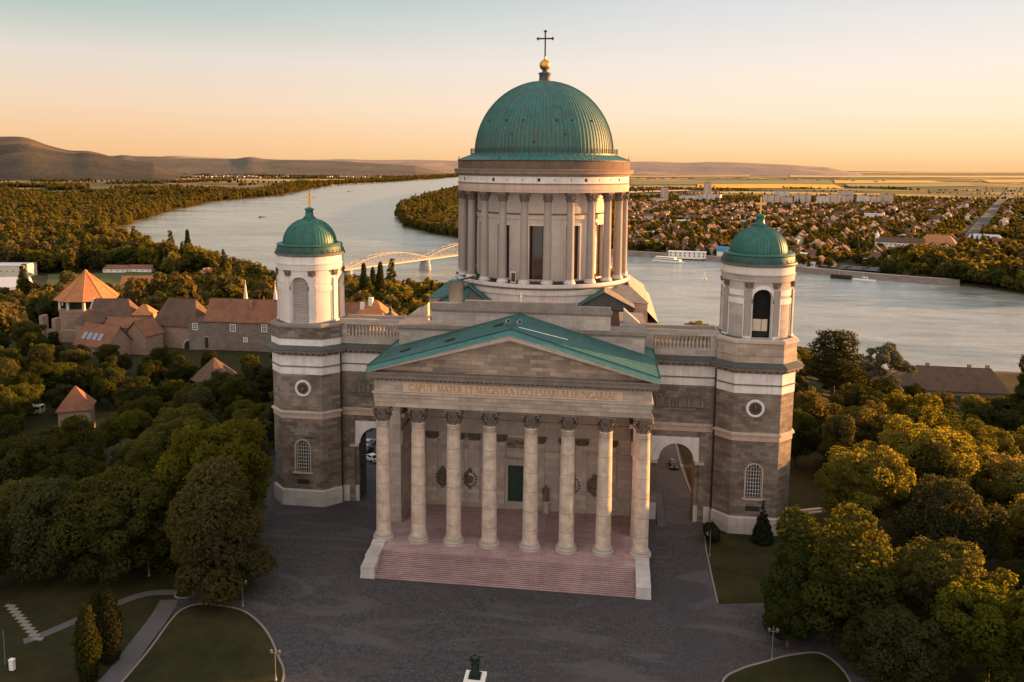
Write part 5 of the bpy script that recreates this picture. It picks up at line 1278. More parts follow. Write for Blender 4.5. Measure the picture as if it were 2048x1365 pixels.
place('bush', 32.6, 11.6, 3.6, 3.4, .03, name='shrub', label='dark shrub at the corner of the right lawn by the gate plinth', cat='shrub')
place('tall0', 46.6, -17.4, 18.6, 15.5, label='great tree with sunlit golden crown tip right of the square')
place('tall1', 40.6, -12.0, 15.6, 10.5, label='dark tree standing at the lawn edge between the tower and the golden tipped tree')
place('broad3', 38.6, -17.8, 7.4, 6.6, 0., label='low bushy tree behind the double street lamp on the right')
place('broad0', 57.3, -16.5, 16.6, 13., label='tree with two sunlit lobes, second from the square on the right')
place('broad2', 59.6, -25.0, 15.2, 14., label='broad tree with a sunlit dome shaped crown in the lower right corner')
place('broad1', 49.5, -26.5, 11.5, 11., label='dark low tree beside the curved path at the bottom right')
place('lush', 57.5, 14.5, 17.6, 15.5, label='wide tree with bright yellow sunlit top just right of the right bell tower')
place('pine', 74., 97.5, 21., 17., name='pine_tree', label='flat layered pine with golden flat crown beside the right tower cornice', cat='tree')
place('airy', 97., 130., 19.5, 15., label='open crowned tree with dark leaves rising against the river on the right')
place('spruce', 86., 118., 13., 4.2, name='conifer', label='slim dark conifer left of the open crowned tree by the river', cat='tree')
place('tall1', 159., 172., 24., 16., label='tall dark tree at the right edge beyond the long roofed house')
place('broad3', -76., -20.5, 13.5, 12.5, label='dark tree at the left edge nearest the stepping stones')
place('tall0', -49.5, 8., 16., 12., label='dark tree between the pale lawn tree and the left bell tower')
place('broad1', 66., 3., 17.5, 14., label='added dark tree behind the golden tipped tree, shading the square')  # added to stop low sun leaking onto the square
place('tall1', 76., -6., 17., 13., label='added tall dark tree at the lower right, shading the square')  # also added against the low sun, by the right edge of view
place('lush', -152.5, 178., 11., 9., label='golden tree right of the small orange roofed castle annex')
place('lush2', -146.5, 183., 9.5, 7.5, label='small golden tree behind the dark roofed palace wing')
place('airy', -78., 22., 9.5, 8., label='pale silvery bush like tree in the middle of the left wood')
place('airy', -84., 6., 9.5, 8.5, label='silver grey leaved tree near the left edge')
place('broad1', -89.7, 128.5, 9.5, 9., label='round dark tree clipped like a ball in the palace courtyard')
LOWT = []
for x, y, h, k_ in ((126,186,9.5,'broad1'),(134,181,8.5,'broad0'),(143,176,8.2,'lush'),(152,178,7.8,'broad2'),(160,182,8.,'broad1'),(168,186,8.2,'broad3'),(177,192,8.5,'lush'),(184,202,9.,'broad0'),(172,174,8.,'broad2'),(187,186,8.5,'broad1'),(150,166,8.,'broad3'),(162,166,8.,'broad0'),(139,166,8.5,'broad1'),(180,176,8.,'broad3'),(192,170,9.,'broad2'),(190,200,9.5,'broad0'),(196,190,9.,'broad3'),(202,206,9.5,'broad1'),(128,172,9.,'broad0')):
    LOWT.append((tree(k_, x, y, h, h*1.12, label='low bushy tree in front of the long brown roofed house by the river', group='low trees in front of the riverside house'), 'low bushy tree', h))
WOOD = []
# woods on the slopes of the hill
def fill(poly, step, kinds, hr, label, group, seed, cond=None, name='broadleaf_tree'):
    rs = random.Random(seed); xs = [p[0] for p in poly]; ys = [p[1] for p in poly]; y = min(ys); n = 0; row = 0; pts = []
    while y < max(ys):
        x = min(xs) + (row % 2)*step*.5
        while x < max(xs):
            px, py = x + rs.uniform(-.32,.32)*step, y + rs.uniform(-.32,.32)*step; pts.append((px, py)); x += step
        y += step*.87; row += 1
    ins = pip(np.array(pts), poly)
    for (px, py), i in zip(pts, ins):
        h = rs.uniform(*hr)*rs.choice((.82,.95,1.,1.05,1.16))*(1 - (.5 if px > 0 else .34)*min(1, max(0, (py - 25)/95)))*(.72 if px > 100 and py > 120 else 1); wd = h*rs.uniform(.78, 1.05)
        if not i or not ok(px, py, wd*.36) or (cond and not cond(px, py)): continue
        kd, lb = rs.choice(kinds); WOOD.append((tree(kd, px, py, h, wd, label=lb, group=group, name=name), lb.split(' broadleaf')[0] + ' tree', h)); n += 1
    return n
keep_out += [(-120,62,9),(-113,66,5),(-112,52,8),(-107,43,7),(-92,89,9),(-88,80,7),(138,196,9),(148,196,9),(158,194,9),(140,180,7),(152,180,7),(-97,99,10),(-103,104,6),(-103,92,5),(40,22,11),(-40,22,11)]
WR = [('broad0','dark green broadleaf tree in the wooded slope right of the church'),('broad1','dark green broadleaf tree in the wooded slope right of the church'),('broad2','olive green broadleaf tree in the wooded slope right of the church'),('broad3','dark green broadleaf tree in the wooded slope right of the church'),('tall0','olive green broadleaf tree in the wooded slope right of the church'),('tall1','dark green broadleaf tree in the wooded slope right of the church'),('lush','yellow green broadleaf tree in the wooded slope right of the church')]
WL = [(a, b.replace('slope right of', 'ground left of')) for a, b in WR if a != 'lush']
n1 = fill([(51,-40),(64,-44),(100,-46),(150,10),(190,80),(200,130),(186,172),(124,182),(112,205),(80,210),(44,190),(36,130),(52,80),(54,40),(60,28),(54,6),(52,-8)], 12.6, WR, (13.,19.), '', 'trees on the wooded slope right of the church', 21)
n2 = fill([(-54,20),(-52,2),(-58,-6),(-78,-4),(-100,-8),(-112,10),(-140,40),(-172,80),(-210,120),(-215,150),(-178,142),(-150,128),(-128,126),(-112,112),(-78,118),(-66,110),(-56,60),(-52,40)], 11.2, WL, (10.5,15.5), '', 'trees in the wood left of the church', 22)
# ------------------------------------------------------------------ buildings round the hill
def tile_mat(name, a, b2, dirt):
    m, nt, b = newmat(name); k = N(nt); p = k.obj(); x, y, z = k.sep(p)
    c = k.mix(k.ramp(k.noise(p, 1.6, 5, .7), [(.3,0.),(.7,1.)]), a, b2)
    c = k.mix(k.ramp(k.noise(p, .35, 5, .65), [(.45,0.),(.72,.8)]), c, dirt)
    row = k.math('FRACT', k.math('MULTIPLY', z, 2.6)); colm = k.math('FRACT', k.math('MULTIPLY', k.math('ADD', x, y), 2.2))
    c = k.mix(k.math('MULTIPLY', k.math('LESS_THAN', row, .22), .35), c, tuple(q*.4 for q in dirt)); c = k.mix(k.math('MULTIPLY', k.math('LESS_THAN', colm, .2), .2), c, tuple(q*.5 for q in dirt))
    k.out(b, c, .85, k.bump(k.math('ADD', row, colm), .35, .05), .2); return m
M_['tile'] = tile_mat('red_roof_tiles', (.27,.115,.062), (.20,.088,.052), (.11,.06,.042))
M_['tileo'] = tile_mat('orange_roof_tiles', (.46,.19,.075), (.36,.14,.055), (.24,.11,.055))
M_['tiled'] = tile_mat('dark_roof_tiles', (.15,.085,.055), (.10,.062,.045), (.06,.042,.033))
M_['rubble'] = ashlar('castle_rubble', (.27,.215,.175), (.19,.15,.125), (.15,.12,.10), .9, .42, .4, (.085,.068,.058), .4, .3, .03)
M_['castle'] = ashlar('castle_brick', (.38,.255,.18), (.30,.20,.145), (.24,.17,.13), .8, .3, .35, (.16,.115,.09), .25, .3, .02)
M_['render'] = plaster('house_render', (.62,.54,.45), (.42,.35,.28), .5, .4)
M_['renderw'] = plaster('white_render', (.76,.72,.66), (.55,.50,.44), .4, .4)
M_['sheet'] = simple('sheet_roof', (.42,.43,.44), .5, 0., .15, .5)
M_['pane'] = simple('house_window', (.03,.03,.034), .2, 0., .3)
M_['frame'] = simple('white_window_frame', (.7,.68,.64), .7)
def gable_parts(L, W, zb, ze, zr, hip=0., over=.4, hipl=None):
    """walls and roof about the origin, ridge along x"""
    hl = hip if hipl is None else hipl; a, b = L/2, W/2; mw = MB(); mr = MB()
    mw.box(-a, a, -b, b, zb, ze, 0, 'b')
    if hip < .1: mw.face([(a,-b,ze),(a,b,ze),(a,0,zr)])
    if hl < .1: mw.face([(-a,-b,ze),(-a,b,ze),(-a,0,zr)])
    o = over; dz = (zr-ze)*o/b
    for s in (-1, 1):
        q = [(-a-o, s*(b+o), ze-dz),(a+o, s*(b+o), ze-dz),(a+o-hip, 0, zr+.06),(-a-o+hl, 0, zr+.06)]; mr.face(q if s < 0 else q[::-1])
        mr.face([(p[0],p[1],p[2]-.18) for p in (q[::-1] if s < 0 else q)], 0)
        mr.face([q[0],q[1],(q[1][0],q[1][1],q[1][2]-.18),(q[0][0],q[0][1],q[0][2]-.18)])
    if hip >= .1: mr.face([(a+o,-b-o,ze-dz),(a+o,b+o,ze-dz),(a+o-hip,0,zr+.06)])
    if hl >= .1: mr.face([(-a-o,-b-o,ze-dz),(-a-o,b+o,ze-dz),(-a-o+hl,0,zr+.06)])
    mr.tube((-a-o+hl,0,zr+.08),(a+o-hip,0,zr+.08),.14,None,5)
    return mw, mr
def building(name, label, cat, x, y, L, W, zb, ze, zr, rot, wm, rm, hip=0., hipl=None, group=None, over=.5):
    t = thing(name, label, cat, (x, y, 0), R_(rot), group); mw, mr = gable_parts(L, W, zb, ze, zr, hip, over, hipl)
    mw.build('wall', M_[wm], t); r = mr.build('roof', M_[rm], t); return t, r
def win(t, x, y, z, w, h, side='f', nx=3, nz=3, fr=.28):
    """framed window as part of t on its front (f), right (r) or left (l) wall"""
    M = (lambda u, v, d: (x + u, y - d, z + v)) if side == 'f' else ((lambda u, v, d: (x + d, y + u, z + v)) if side == 'r' else (lambda u, v, d: (x - d, y - u, z + v)))
    mb = MB(); a, b = w/2, h/2
    for (u0,u1,v0,v1) in ((-a-fr,-a,-b-fr,b+fr),(a,a+fr,-b-fr,b+fr),(-a,a,b,b+fr),(-a,a,-b-fr,-b)):
        mb.face([M(u0,v0,.12),M(u1,v0,.12),M(u1,v1,.12),M(u0,v1,.12)], 0)
    for k in range(1, nx): u = -a + w*k/nx; mb.face([M(u-.07,-b,.07),M(u+.07,-b,.07),M(u+.07,b,.07),M(u-.07,b,.07)], 0)
    for k in range(1, nz): v = -b + h*k/nz; mb.face([M(-a,v-.07,.075),M(a,v-.07,.075),M(a,v+.07,.075),M(-a,v+.07,.075)], 0)
    mb.face([M(-a,-b,.04),M(a,-b,.04),M(a,b,.04),M(-a,b,.04)], 1)
    return mb.build('window', [M_['frame'], M_['pane']], t)
# palace with long red roof behind the left tower
t, r = building('palace', 'long rubble stone palace with red tiled roof behind the left bell tower', 'palace', -101, 161, 58, 12, -10, 5.4, 12.2, 0, 'rubble', 'tile')
for x, z, w, h in ((-119.3,2.6,1.7,2.2),(-107.4,2.9,1.7,2.2),(-114.6,-1.6,1.2,1.3),(-96,2.8,1.7,2.2)): win(t, x + 101, -6, z, w, h)
mb = MB(); mb.box(-29.2-.0, -28.0, -6.06, -5.9, -5.2, -1.2); mb.box(-29.4,-27.8,-6.12,-6.0,-1.2,-.9,1); mb.build('door', [M_['dark'], M_['mould']], t)
mb = MB(); mb.box(-.5,.5,-.5,.5,0,2.2); mb.build('chimney', M_['castle'], t, (-13.0, -1.8, 9.6))
t, r = building('palace_wing', 'stone wing with small upper window joining the red roofed palace to the dark roof', 'palace', -131.5, 158.5, 6.5, 10, -10, 4.6, 6.4, 90, 'rubble', 'tiled', 2.)
win(t, -3.3, 2.4, 2.6, 1.6, 2.1, 'l') ; mb = MB(); mb.box(-3.4,-3.2,-.8,.8,1.5,3.6); 
t, r = building('palace_wing', 'wing with steep dark tiled roof and arched gateway, left of the red palace roof', 'palace', -142.5, 164, 19, 13, -10, 2.6, 11.2, -9, 'castle', 'tiled', 5., 3.)
mb = MB(); F2 = lambda u, v, d: (u, -6.5 - d, v); arch_fill(mb, F2, 4.2, 8.8, -9, -5.4, .04, 0); arch_band(mb, F2, 4.2, 8.8, -9, -5.4, .7, 0, .12, 1); mb.build('gateway', [M_['dark'], M_['mould']], t)
t, r = building('castle_house', 'small gabled castle house with plain brick gable right of the skylight roof', 'house', -151.5, 151, 9, 9, -10, .8, 5.4, 80, 'castle', 'tile')
t, r = building('castle_house', 'low castle range with red ridge roof behind the skylight roof', 'house', -160, 155, 14, 8, -10, 2.4, 5.2, 2, 'castle', 'tile', 0, 0)
t, r = building('castle_house', 'castle house with four blue skylights in its pinkish red roof', 'house', -162.5, 143.5, 15.5, 11, -10, -1.6, 4.6, -14, 'castle', 'tile')
for k in range(4):
    mb = MB(); x = -5.2 + 2.5*k
    for e in (-.42, .42): mb.face([(x+e-.3,-4.3,-.05),(x+e+.3,-4.3,-.05),(x+e+.3,-2.5,1.98),(x+e-.3,-2.5,1.98)])
    mb.build('skylight', simple('skylight_glass', (.25,.33,.42), .15, 0., .1), t)
t, r = building('castle_chapel', 'castle chapel block with brown tiled roof, sunlit right end and pale gable coping', 'chapel', -171.5, 166, 15.5, 11, -10, 4.2, 10.0, 10, 'castle', 'tiled', 3.5, 0)
mb = MB(); mb.path([(-8.2,-6,4.1),(-8.2,0,10.3),(-8.2,6,4.1)], [.35,.35,.35], 6); mb.build('gable_coping', M_['mould'], t)
t, r = building('castle_annex', 'small lit annex with orange hipped roof on the right of the castle chapel', 'house', -160.5, 167, 6.5, 7, -10, 5.0, 8.0, 10, 'castle', 'tileo', 3.)
t = thing('castle_apse', 'rounded castle apse with dark fan shaped roof below the orange tent roof', 'chapel', (-174, 153.5, 0)); mb = MB(); mb.lathe([(5.2,-10),(5.2,3.6)], 0, 0, 24); mb.build('wall', M_['castle'], t); mb = MB(); mb.lathe([(5.8,3.4),(.1,8.8)], 0, 0, 12, 0, False); mb.build('roof', M_['tiled'], t)
t = thing('castle_tower', 'big polygonal castle tower under a tall orange tent roof', 'tower', (-191, 177, 0), R_(9))
mb = MB(); mb.lathe([(10.3,-14),(10.2,3.6),(10.5,3.7),(10.5,4.6),(9.9,4.65),(9.9,5.0)], 0, 0, 10, 0, False); mb.build('wall', M_['castle'], t)
mb = MB(); mb.lathe([(8.6,4.6),(8.6,8.8)], 0, 0, 10, 0, False)
mb.build('gallery', M_['dark'], t)
for k in range(10): a = 2*PI*k/10; mb = MB(); mb.box(-.45,.45,-.45,.45,4.6,8.9); mb.build('pillar', M_['render'], t, (9.8*math.cos(a), 9.8*math.sin(a), 0))
mb = MB(); mb.lathe([(12.0,8.1),(12.1,8.3),(.5,18.6)], 0, 0, 10, 0, False)
for k in range(10): a = 2*PI*k/10; mb.tube((12.05*math.cos(a),12.05*math.sin(a),8.35),(.4*math.cos(a),.4*math.sin(a),18.7),.22,.15,5,1)
mb.lathe([(.9,18.2),(.8,18.9),(.2,19.4),(.05,19.6)], 0, 0, 10, 1)
mb.build('roof', [M_['tileo'], M_['tileo']], t)
t = thing('castle_wall', 'tall ruined castle wall with buttress left of the dark fan roof', 'wall', (-189, 160, 0)); mb = MB(); mb.box(-9,9,-1,1,-14,-1.5); mb.box(-9,-7.5,-2.2,1,-14,4); mb.box(-4,-2.4,-2,1,-14,3); mb.build('wall', M_['castle'], t)
t, r = building('hipped_house', 'house with bright orange hipped roof and chimneys behind the left balustrade', 'house', -66, 153, 14, 13, -14, 8.2, 14.6, -6, 'castle', 'tileo', 6.)
for x, y, z in ((-3.2,-2.4,11.),(-.6,-1.2,12.6)): mb = MB(); mb.box(-.7,.7,-.6,.6,0,3.2); mb.build('chimney', M_['renderw'], t, (x, y, z))
t = thing('onion_turret', 'small turret with green bulbous cap beside the orange hipped roof', 'turret', (-59.5, 151, 0)); mb = MB(); mb.lathe([(1.6,-12),(1.6,8.8)], 0, 0, 12); mb.build('wall', M_['render'], t); mb = MB(); mb.lathe([(1.9,8.8),(1.9,9.4),(1.2,10.4),(.5,11.3),(.75,11.9),(.2,12.9),(.05,14.2)], 0, 0, 14); mb.build('cap', M_['cop4'], t)
t, r = building('baroque_house', 'pale curved gable house end right of the green capped turret', 'house', -52.5, 150, 7, 9, -12, 7.2, 10.2, 90, 'render', 'tiled')
for i, (x, y) in enumerate(((-134.9, 200), (-121.9, 200))):
    t = thing('church_spire', ('pale stone spire rising above the middle of the palace roof', 'pale stone spire beside the left bell tower, above the palace roof')[i], 'spire', (x, y, 0)); mb = MB(); mb.box(-1.3,1.3,-1.3,1.3,-40,3.4); mb.build('tower', M_['render'], t); mb = MB(); mb.lathe([(1.5,3.2),(1.25,3.5),(.12,12.4),(.1,13.)], 0, 0, 8, 0, False); mb.sphere((0,0,13.1),.28,8); mb.build('spire', M_['render'], t)
# bastions in the wood on the left
t = thing('bastion', 'round bastion with dark conical tiled roof in front of the palace courtyard', 'tower', (-98.5, 99, 0), R_(12)); mb = MB(); mb.lathe([(5.6,-14),(5.4,-.5),(5.7,-.4),(5.7,.3)], 0, 0, 9, 0, False); mb.build('wall', M_['castle'], t); mb = MB(); mb.lathe([(6.9,-.3),(6.9,-.1),(.1,5.7)], 0, 0, 9, 0, False); mb.build('roof', M_['tiled'], t)
mb = MB(); mb.box(-1.4,-.4,-5.75,-5.2,-3.4,-1.8); mb.build('window', M_['dark'], t)
t, r = building('gate_tower', 'square gate tower with red pyramid roof among the trees at the far left', 'tower', -117.0, 62.5, 7.2, 7.2, -12, 1.6, 6.3, 26, 'castle', 'tile', 3.6+.5)
for z in (-2., -5.): mb = MB(); mb.box(-.45,.45,-3.66,-3.5,z-.7,z+.7); mb.build('window', M_['dark'], t, (.8,0,0))
# right: long roof above the river
t, r = building('riverside_house', 'long low house with dull brown hipped roof above the trees on the right', 'house', 148, 208, 36, 12, -34, -21.5, -14.2, -2, 'rubble', 'tiled', 5.)
for x in (-9, 6, 12.5): mb = MB(); mb.box(-.6,.6,-.5,.5,0,2.2); mb.build('chimney', M_['castle'], t, (x, 1., -15.2))
# lowland on the left bank
def low_house(name, label, x, y, L, W, h, hr, rot, wm, rm, cat='house', group=None, hip=0.):
    z0 = max(hz(x, y), -48.) - .2
    t = thing(name, label, cat, (x, y, z0), R_(rot), group); mw, mr = gable_parts(L, W, -1, h, h + hr, hip); mw.build('wall', M_[wm], t); mr.build('roof', M_[rm], t)
    for k in range(max(1, int(L/5))): win(t, -L/2 + L*(k+.5)/max(1, int(L/5)), -W/2, h*.55, 1.3, 1.4, 'f', 2, 2, .15)
    return t
low_house('villa', 'white villa with red hipped roof by the poplar on the left bank', -478, 685, 17, 12, 8, 5, -10, 'renderw', 'tile', hip=5.)
low_house('boat_house', 'long white walled shed with red roof, left of the pair on the meadow', -474, 640, 24, 10, 4, 3.2, 5, 'renderw', 'tile')
low_house('boat_house', 'long white walled shed with red roof, right of the pair on the meadow', -450, 645, 24, 10, 4, 3.2, 5, 'renderw', 'tile')
low_house('barn', 'orange roofed barn at the near edge of the meadow', -393, 546, 28, 13, 5, 6, 20, 'castle', 'tileo')
low_house('house', 'small sunlit house with orange gable below the meadow', -341, 470, 11, 9, 6, 4.5, 10, 'renderw', 'tileo')
low_house('house', 'small pink gabled house at the bridge approach', -360, 606, 10, 9, 6, 5, 70, 'render', 'tile')
low_house('sports_hall', 'flat pale hall with dark window band at the left edge', -552, 592, 34, 26, 12, .6, 8, 'render', 'sheet')
low_house('warehouse', 'large white tent roofed hall at the left edge below the trees', -488, 500, 40, 26, 6, 7, 30, 'renderw', 'sheet')
low_house('pavilion', 'small pale tilted sheet roof right of the white tent hall', -438, 487, 14, 10, 4, 2, 55, 'renderw', 'sheet')
# road bridge: piers, deck and bowed trusses
M_['steel'] = simple('bridge_steel', (.40,.31,.225), .6, 0., .2)
br = thing('river_bridge', 'arched steel truss bridge on stone piers crossing the river', 'bridge')
bd = Vector((.49, .872)); b0 = Vector((-177.6, 733.)); zd = -38.
def bp(s, off=0., z=0.): return (b0.x + bd.x*s - bd.y*off, b0.y + bd.y*s + bd.x*off, z)
mb = MB()
for s0, s1 in ((-250, 190),): 
    for off in (-4.6, 4.6): pass
    q = [bp(s0,-4.6,zd), bp(s1,-4.6,zd), bp(s1,4.6,zd), bp(s0,4.6,zd)]; mb.face(q); mb.face([(x,y,z-1.3) for x,y,z in q])
    for o in (-4.6, 4.6): mb.face([bp(s0,o,zd),bp(s1,o,zd),bp(s1,o,zd-1.3),bp(s0,o,zd-1.3)]); mb.path([bp(s0,o,zd+1.1),bp(s1,o,zd+1.1)],[.12,.12],5)
mb.build('deck', M_['steel'], br)
spans = [(-208,-112,5.5), (-112, 0, 9.0), (0, 118, 10.)]
for s0, s1, hh in spans:
    mb = MB(); n = 14
    for o in (-4.4, 4.4):
        top = [bp(s0 + (s1-s0)*k/n, o, zd + 1.2 + hh*(1 - (2*k/n - 1)**2)) for k in range(n+1)]; bot = [bp(s0 + (s1-s0)*k/n, o, zd) for k in range(n+1)]
        mb.path(top, [.34]*(n+1), 6)
        for k in range(n+1):
            mb.tube(top[k], bot[k], .2, None, 4)
            if k < n: mb.tube(top[k], bot[k+1], .13, None, 4) if k < n/2 else mb.tube(bot[k], top[k+1], .13, None, 4)
    for k in range(1, n): a = s0 + (s1-s0)*k/n; z = zd + 1.2 + hh*(1 - (2*k/n-1)**2); mb.tube(bp(a,-4.4,z), bp(a,4.4,z), .18, None, 4)
    mb.build('truss', M_['steel'], br)
for s in (-208, -112, 0, 118):
    mb = MB(); rot = math.atan2(bd.y, bd.x)
    rows = []
    for z, a, b_ in ((-53,4.4,9.6),(-44.6,4.2,9.2),(-44.5,3.5,8.2),(-40,3.1,7.8),(-39.9,3.6,8.4),(-39.3,3.6,8.4)):
        rows.append([bp(s + a*math.cos(2*PI*k/16), b_*math.sin(2*PI*k/16)*.8, z) for k in range(16)])
    mb.grid(rows, 0, False, True); mb.face(rows[-1]); mb.build('pier', M_['plinth'], br)

# boats
def boat(name, label, x, y, rot, L, W, decks, hullm, supm, roofm=None):
    t = thing(name, label, 'boat', (x, y, -50.), R_(rot)); mb = MB(); rows = []
    for k in range(13):
        u = -1 + 2*k/12; wd = W/2*(1 - max(0, u-.35)**2*2.2)*(1 - max(0, -u-.75)**2*3); wd = max(.15, wd); sh = .5*max(0, u)**2
        rows.append([(u*L/2, -wd*.55, -.6),(u*L/2, -wd, .2),(u*L/2, -wd, 1.5+sh),(u*L/2, wd, 1.5+sh),(u*L/2, wd, .2),(u*L/2, wd*.55, -.6)])
    mb.grid(rows, 0, False); mb.build('hull', M_[hullm], t)
    z = 1.5
    for i, (x0, x1, w_, h) in enumerate(decks):
        mb = MB(); mb.box(x0*L, x1*L, -w_*W/2, w_*W/2, z, z + h, 0, 'b')
        for sy in (-1, 1):
            n = max(2, int((x1-x0)*L/2.2))
            for k in range(n): a = x0*L + (x1-x0)*L*(k+.5)/n; mb.face([(a-.75, sy*(w_*W/2+.03), z+h*.35),(a+.75, sy*(w_*W/2+.03), z+h*.35),(a+.75, sy*(w_*W/2+.03), z+h*.8),(a-.75, sy*(w_*W/2+.03), z+h*.8)], 1)
        mb.box(x0*L-.3, x1*L+.3, -w_*W/2-.25, w_*W/2+.25, z+h, z+h+.18, 2); mb.build('cabin', [M_[supm], M_['pane'], M_[roofm or supm]], t); z += h + .18
    mb = MB(); mb.tube((-.1*L,0,z),(-.1*L,0,z+3.2),.1,None,5); mb.build('mast', M_['whitemetal'], t)
    return t
boat('river_cruiser', 'long white passenger ship moored at the far embankment', 88, 853, -29, 40, 7, [(-.46,.36,.9,2.2),(-.4,.2,.8,2.)], 'whitemetal', 'renderw')
boat('motor_launch', 'white motor boat with small wheelhouse moored beside the red roofed pontoon', 270.5, 728, -32, 21, 4.6, [(-.1,.12,.7,2.2)], 'whitemetal', 'renderw')
t = boat('pontoon', 'dark floating pontoon with red roof by the far embankment', 251.5, 741, -32, 20, 6.5, [(-.48,.48,.95,2.6)], 'iron', 'dark', 'tile')
t = thing('sailing_boat', 'small sailing boat with white sail in mid river', 'boat', (113.1, 713.7, -50), R_(30)); mb = MB(); mb.grid([[(u*2.6, -w_, .5),(u*2.6, 0, -.3),(u*2.6, w_, .5)] for u, w_ in ((-1,.6),(-.4,.95),(.3,.8),(1,.06))], 0, False); mb.build('hull', M_['whitemetal'], t); mb = MB(); mb.tube((0.3,0,.3),(.3,0,8.2),.06,None,5); mb.face([(.25,0,1.0),(-2.3,.5,1.1),(.25,0,8.)]); mb.face([(.4,0,1.2),(2.5,-.2,.9),(.35,0,7.)]); mb.build('sail', M_['renderw'], t)
for i, (x, y) in enumerate(((-692,1495),(-1010,3080))):
    t = boat('barge', ('small dark work boat near the wooded left bank', 'tiny dark barge far up the river by the wooded bank')[i], x, y, 60, 16 + 14*i, 5, [(-.3,-.05,.7,1.8)], 'iron', 'tiled')

# cars behind the gates
def car_proto(name, paint):
    root = thing(name, '', 'car'); mb = MB()
    pr = [(-2.1,.35,.72),(-2.05,.85,.84),(-1.2,.95,.88),(-.1,.98,.88),(1.0,.94,.88),(1.95,.75,.82),(2.1,.4,.74)]
    mb.grid([[(x,-w_,.25),(x,-w_,h*.8),(x,-w_*.94,h),(x,w_*.94,h),(x,w_,h*.8),(x,w_,.25)] for x, h, w_ in pr], 0, True); 
    mb.grid([[(x,-w_,.9),(x,-w_*.86,z),(x,w_*.86,z),(x,w_,.9)] for x, z, w_ in ((-1.7,.95,.78),(-1.1,1.42,.72),(.1,1.46,.72),(1.0,.98,.78))], 0, True)
    for x in (-2.1, 2.1): mb.face([(x,-.72,.25),(x,-.72,.4),(x,.72,.4),(x,.72,.25)])
    b_ = mb.build('body', paint, root)
    g = MB()
    for s in (-1, 1): g.face([(-1.45,s*.79,.98),(.75,s*.79,.98),(.1,s*.70,1.36),(-1.0,s*.70,1.36)])
    g.face([(.98,-.66,1.02),(.98,.66,1.02),(.2,.58,1.44),(.2,-.58,1.44)]); g.face([(-1.68,-.66,1.02),(-1.68,.66,1.02),(-1.16,.58,1.4),(-1.16,-.58,1.4)]); g.build('window_glass', M_['glass'], root)
    for x in (-1.3, 1.3):
        for s in (-1, 1): w_ = MB(); w_.tube((0,-.11*1,0),(0,.11,0),.33,None,14,0,True); w_.build('wheel', M_['iron'], root, (x, s*.82, .33))
    for s in (-1, 1):
        h_ = MB(); h_.box(2.02,2.12,s*.55-.16,s*.55+.16,.5,.66); h_.build('headlight', M_['whitemetal'], root); h_ = MB(); h_.box(-2.12,-2.04,s*.6-.12,s*.6+.12,.6,.76); h_.build('tail_light', M_['tail'], root)
    return root
M_['tail'] = simple('red_lens', (.3,.02,.015), .3)
for paint, places in ((simple('silver_paint', (.42,.47,.52), .3, .4, .05), [(-37.1,48.6,84,'silver blue car, middle of those seen through the left gate'),(-40.2,60.0,80,'pale blue car, farthest of those seen through the left gate')]), (simple('white_paint', (.75,.75,.75), .3, 0., .05), [(-34.0,39.6,140,'white car, nearest of those seen through the left gate')]), (simple('black_paint', (.012,.012,.014), .2, 0., .1), [(28.9,45.6,-88,'black car on the road seen through the right gate'),(-36.2,44.4,88,'dark car between the white and silver cars in the left gate')])):
    p0 = None
    for x, y, a, lb in places:
        if p0 is None: p0 = car_proto('parked_car', paint); p0.location = (x, y, .02); p0.rotation_euler = (0,0,R_(a)); p0['label'] = lb
        else: dup(p0, (x, y, .02), R_(a), label=lb)
t = thing('minibus', 'pale green and white minibus parked left of the red roofed gate tower', 'minibus', (-139, 75.5, hz(-139,75.5)), R_(8)); mb = MB(); mb.grid([[(x,-1.1,.4),(x,-1.15,1.4),(x,-1.0,2.5),(x,1.0,2.5),(x,1.15,1.4),(x,1.1,.4)] for x in (-2.7,-2.6,2.3,2.7)], 0, False); mb.box(-2.7,2.7,-1.16,1.16,.4,1.25,1); mb.build('body', [M_['renderw'], simple('pale_green_paint', (.35,.48,.38), .4)], t); mb = MB(); mb.box(-2.4,2.3,-1.2,1.2,1.45,2.2); mb.build('window_glass', M_['pane'], t)
for x in (-1.7, 1.7):
    for s in (-1, 1): w_ = MB(); w_.tube((0,-.12,0),(0,.12,0),.4,None,12,0,True); w_.build('wheel', M_['iron'], t, (x, s*1.05, .4))
# street lamps
def lamp(x, y, h, arms, label, rz=0):
    t = thing('street_lamp', label, 'lamp', (x, y, 0), rz); mb = MB(); mb.lathe([(.16,0),(.16,.3),(.08,.4),(.06,1.2),(.05,h)], 0, 0, 10); mb.build('post', M_['lampgrey'], t)
    for a in arms:
        mb = MB(); mb.tube((0,0,h-.75),(a*.5,0,h-.6),.035,None,6); mb.lathe([(.05,0),(.16,.08),(.2,.45),(.22,.47),(.05,.65)], a*.5, 0, 8, 1, False, 0, False, h-.85); mb.build('lantern', [M_['lampgrey'], M_['lampglass']], t)
    return t
M_['lampglass'] = simple('lantern_glass', (.09,.09,.095), .25)
M_['lampgrey'] = simple('lamp_post_paint', (.16,.17,.18), .5, .3, .1)
lamp(36.0, -21.2, 4.6, (-1, 1), 'double lantern street lamp at the edge of the lower right lawn'); lamp(31.6, 6.2, 4.3, (-1,), 'street lamp in front of the dark shrub by the right gate'); lamp(-35.5, -18.9, 4.2, (-1, 1), 'street lamp under the lawn tree at the tip of the round lawn'); lamp(-24.3, -34.2, 4.3, (-1, 1), 'street lamp on the kerb of the round lawn, near the bottom edge'); lamp(-53.2, -12.8, 4.8, (1,), 'thin street lamp in the shade of the trees by the path fork')
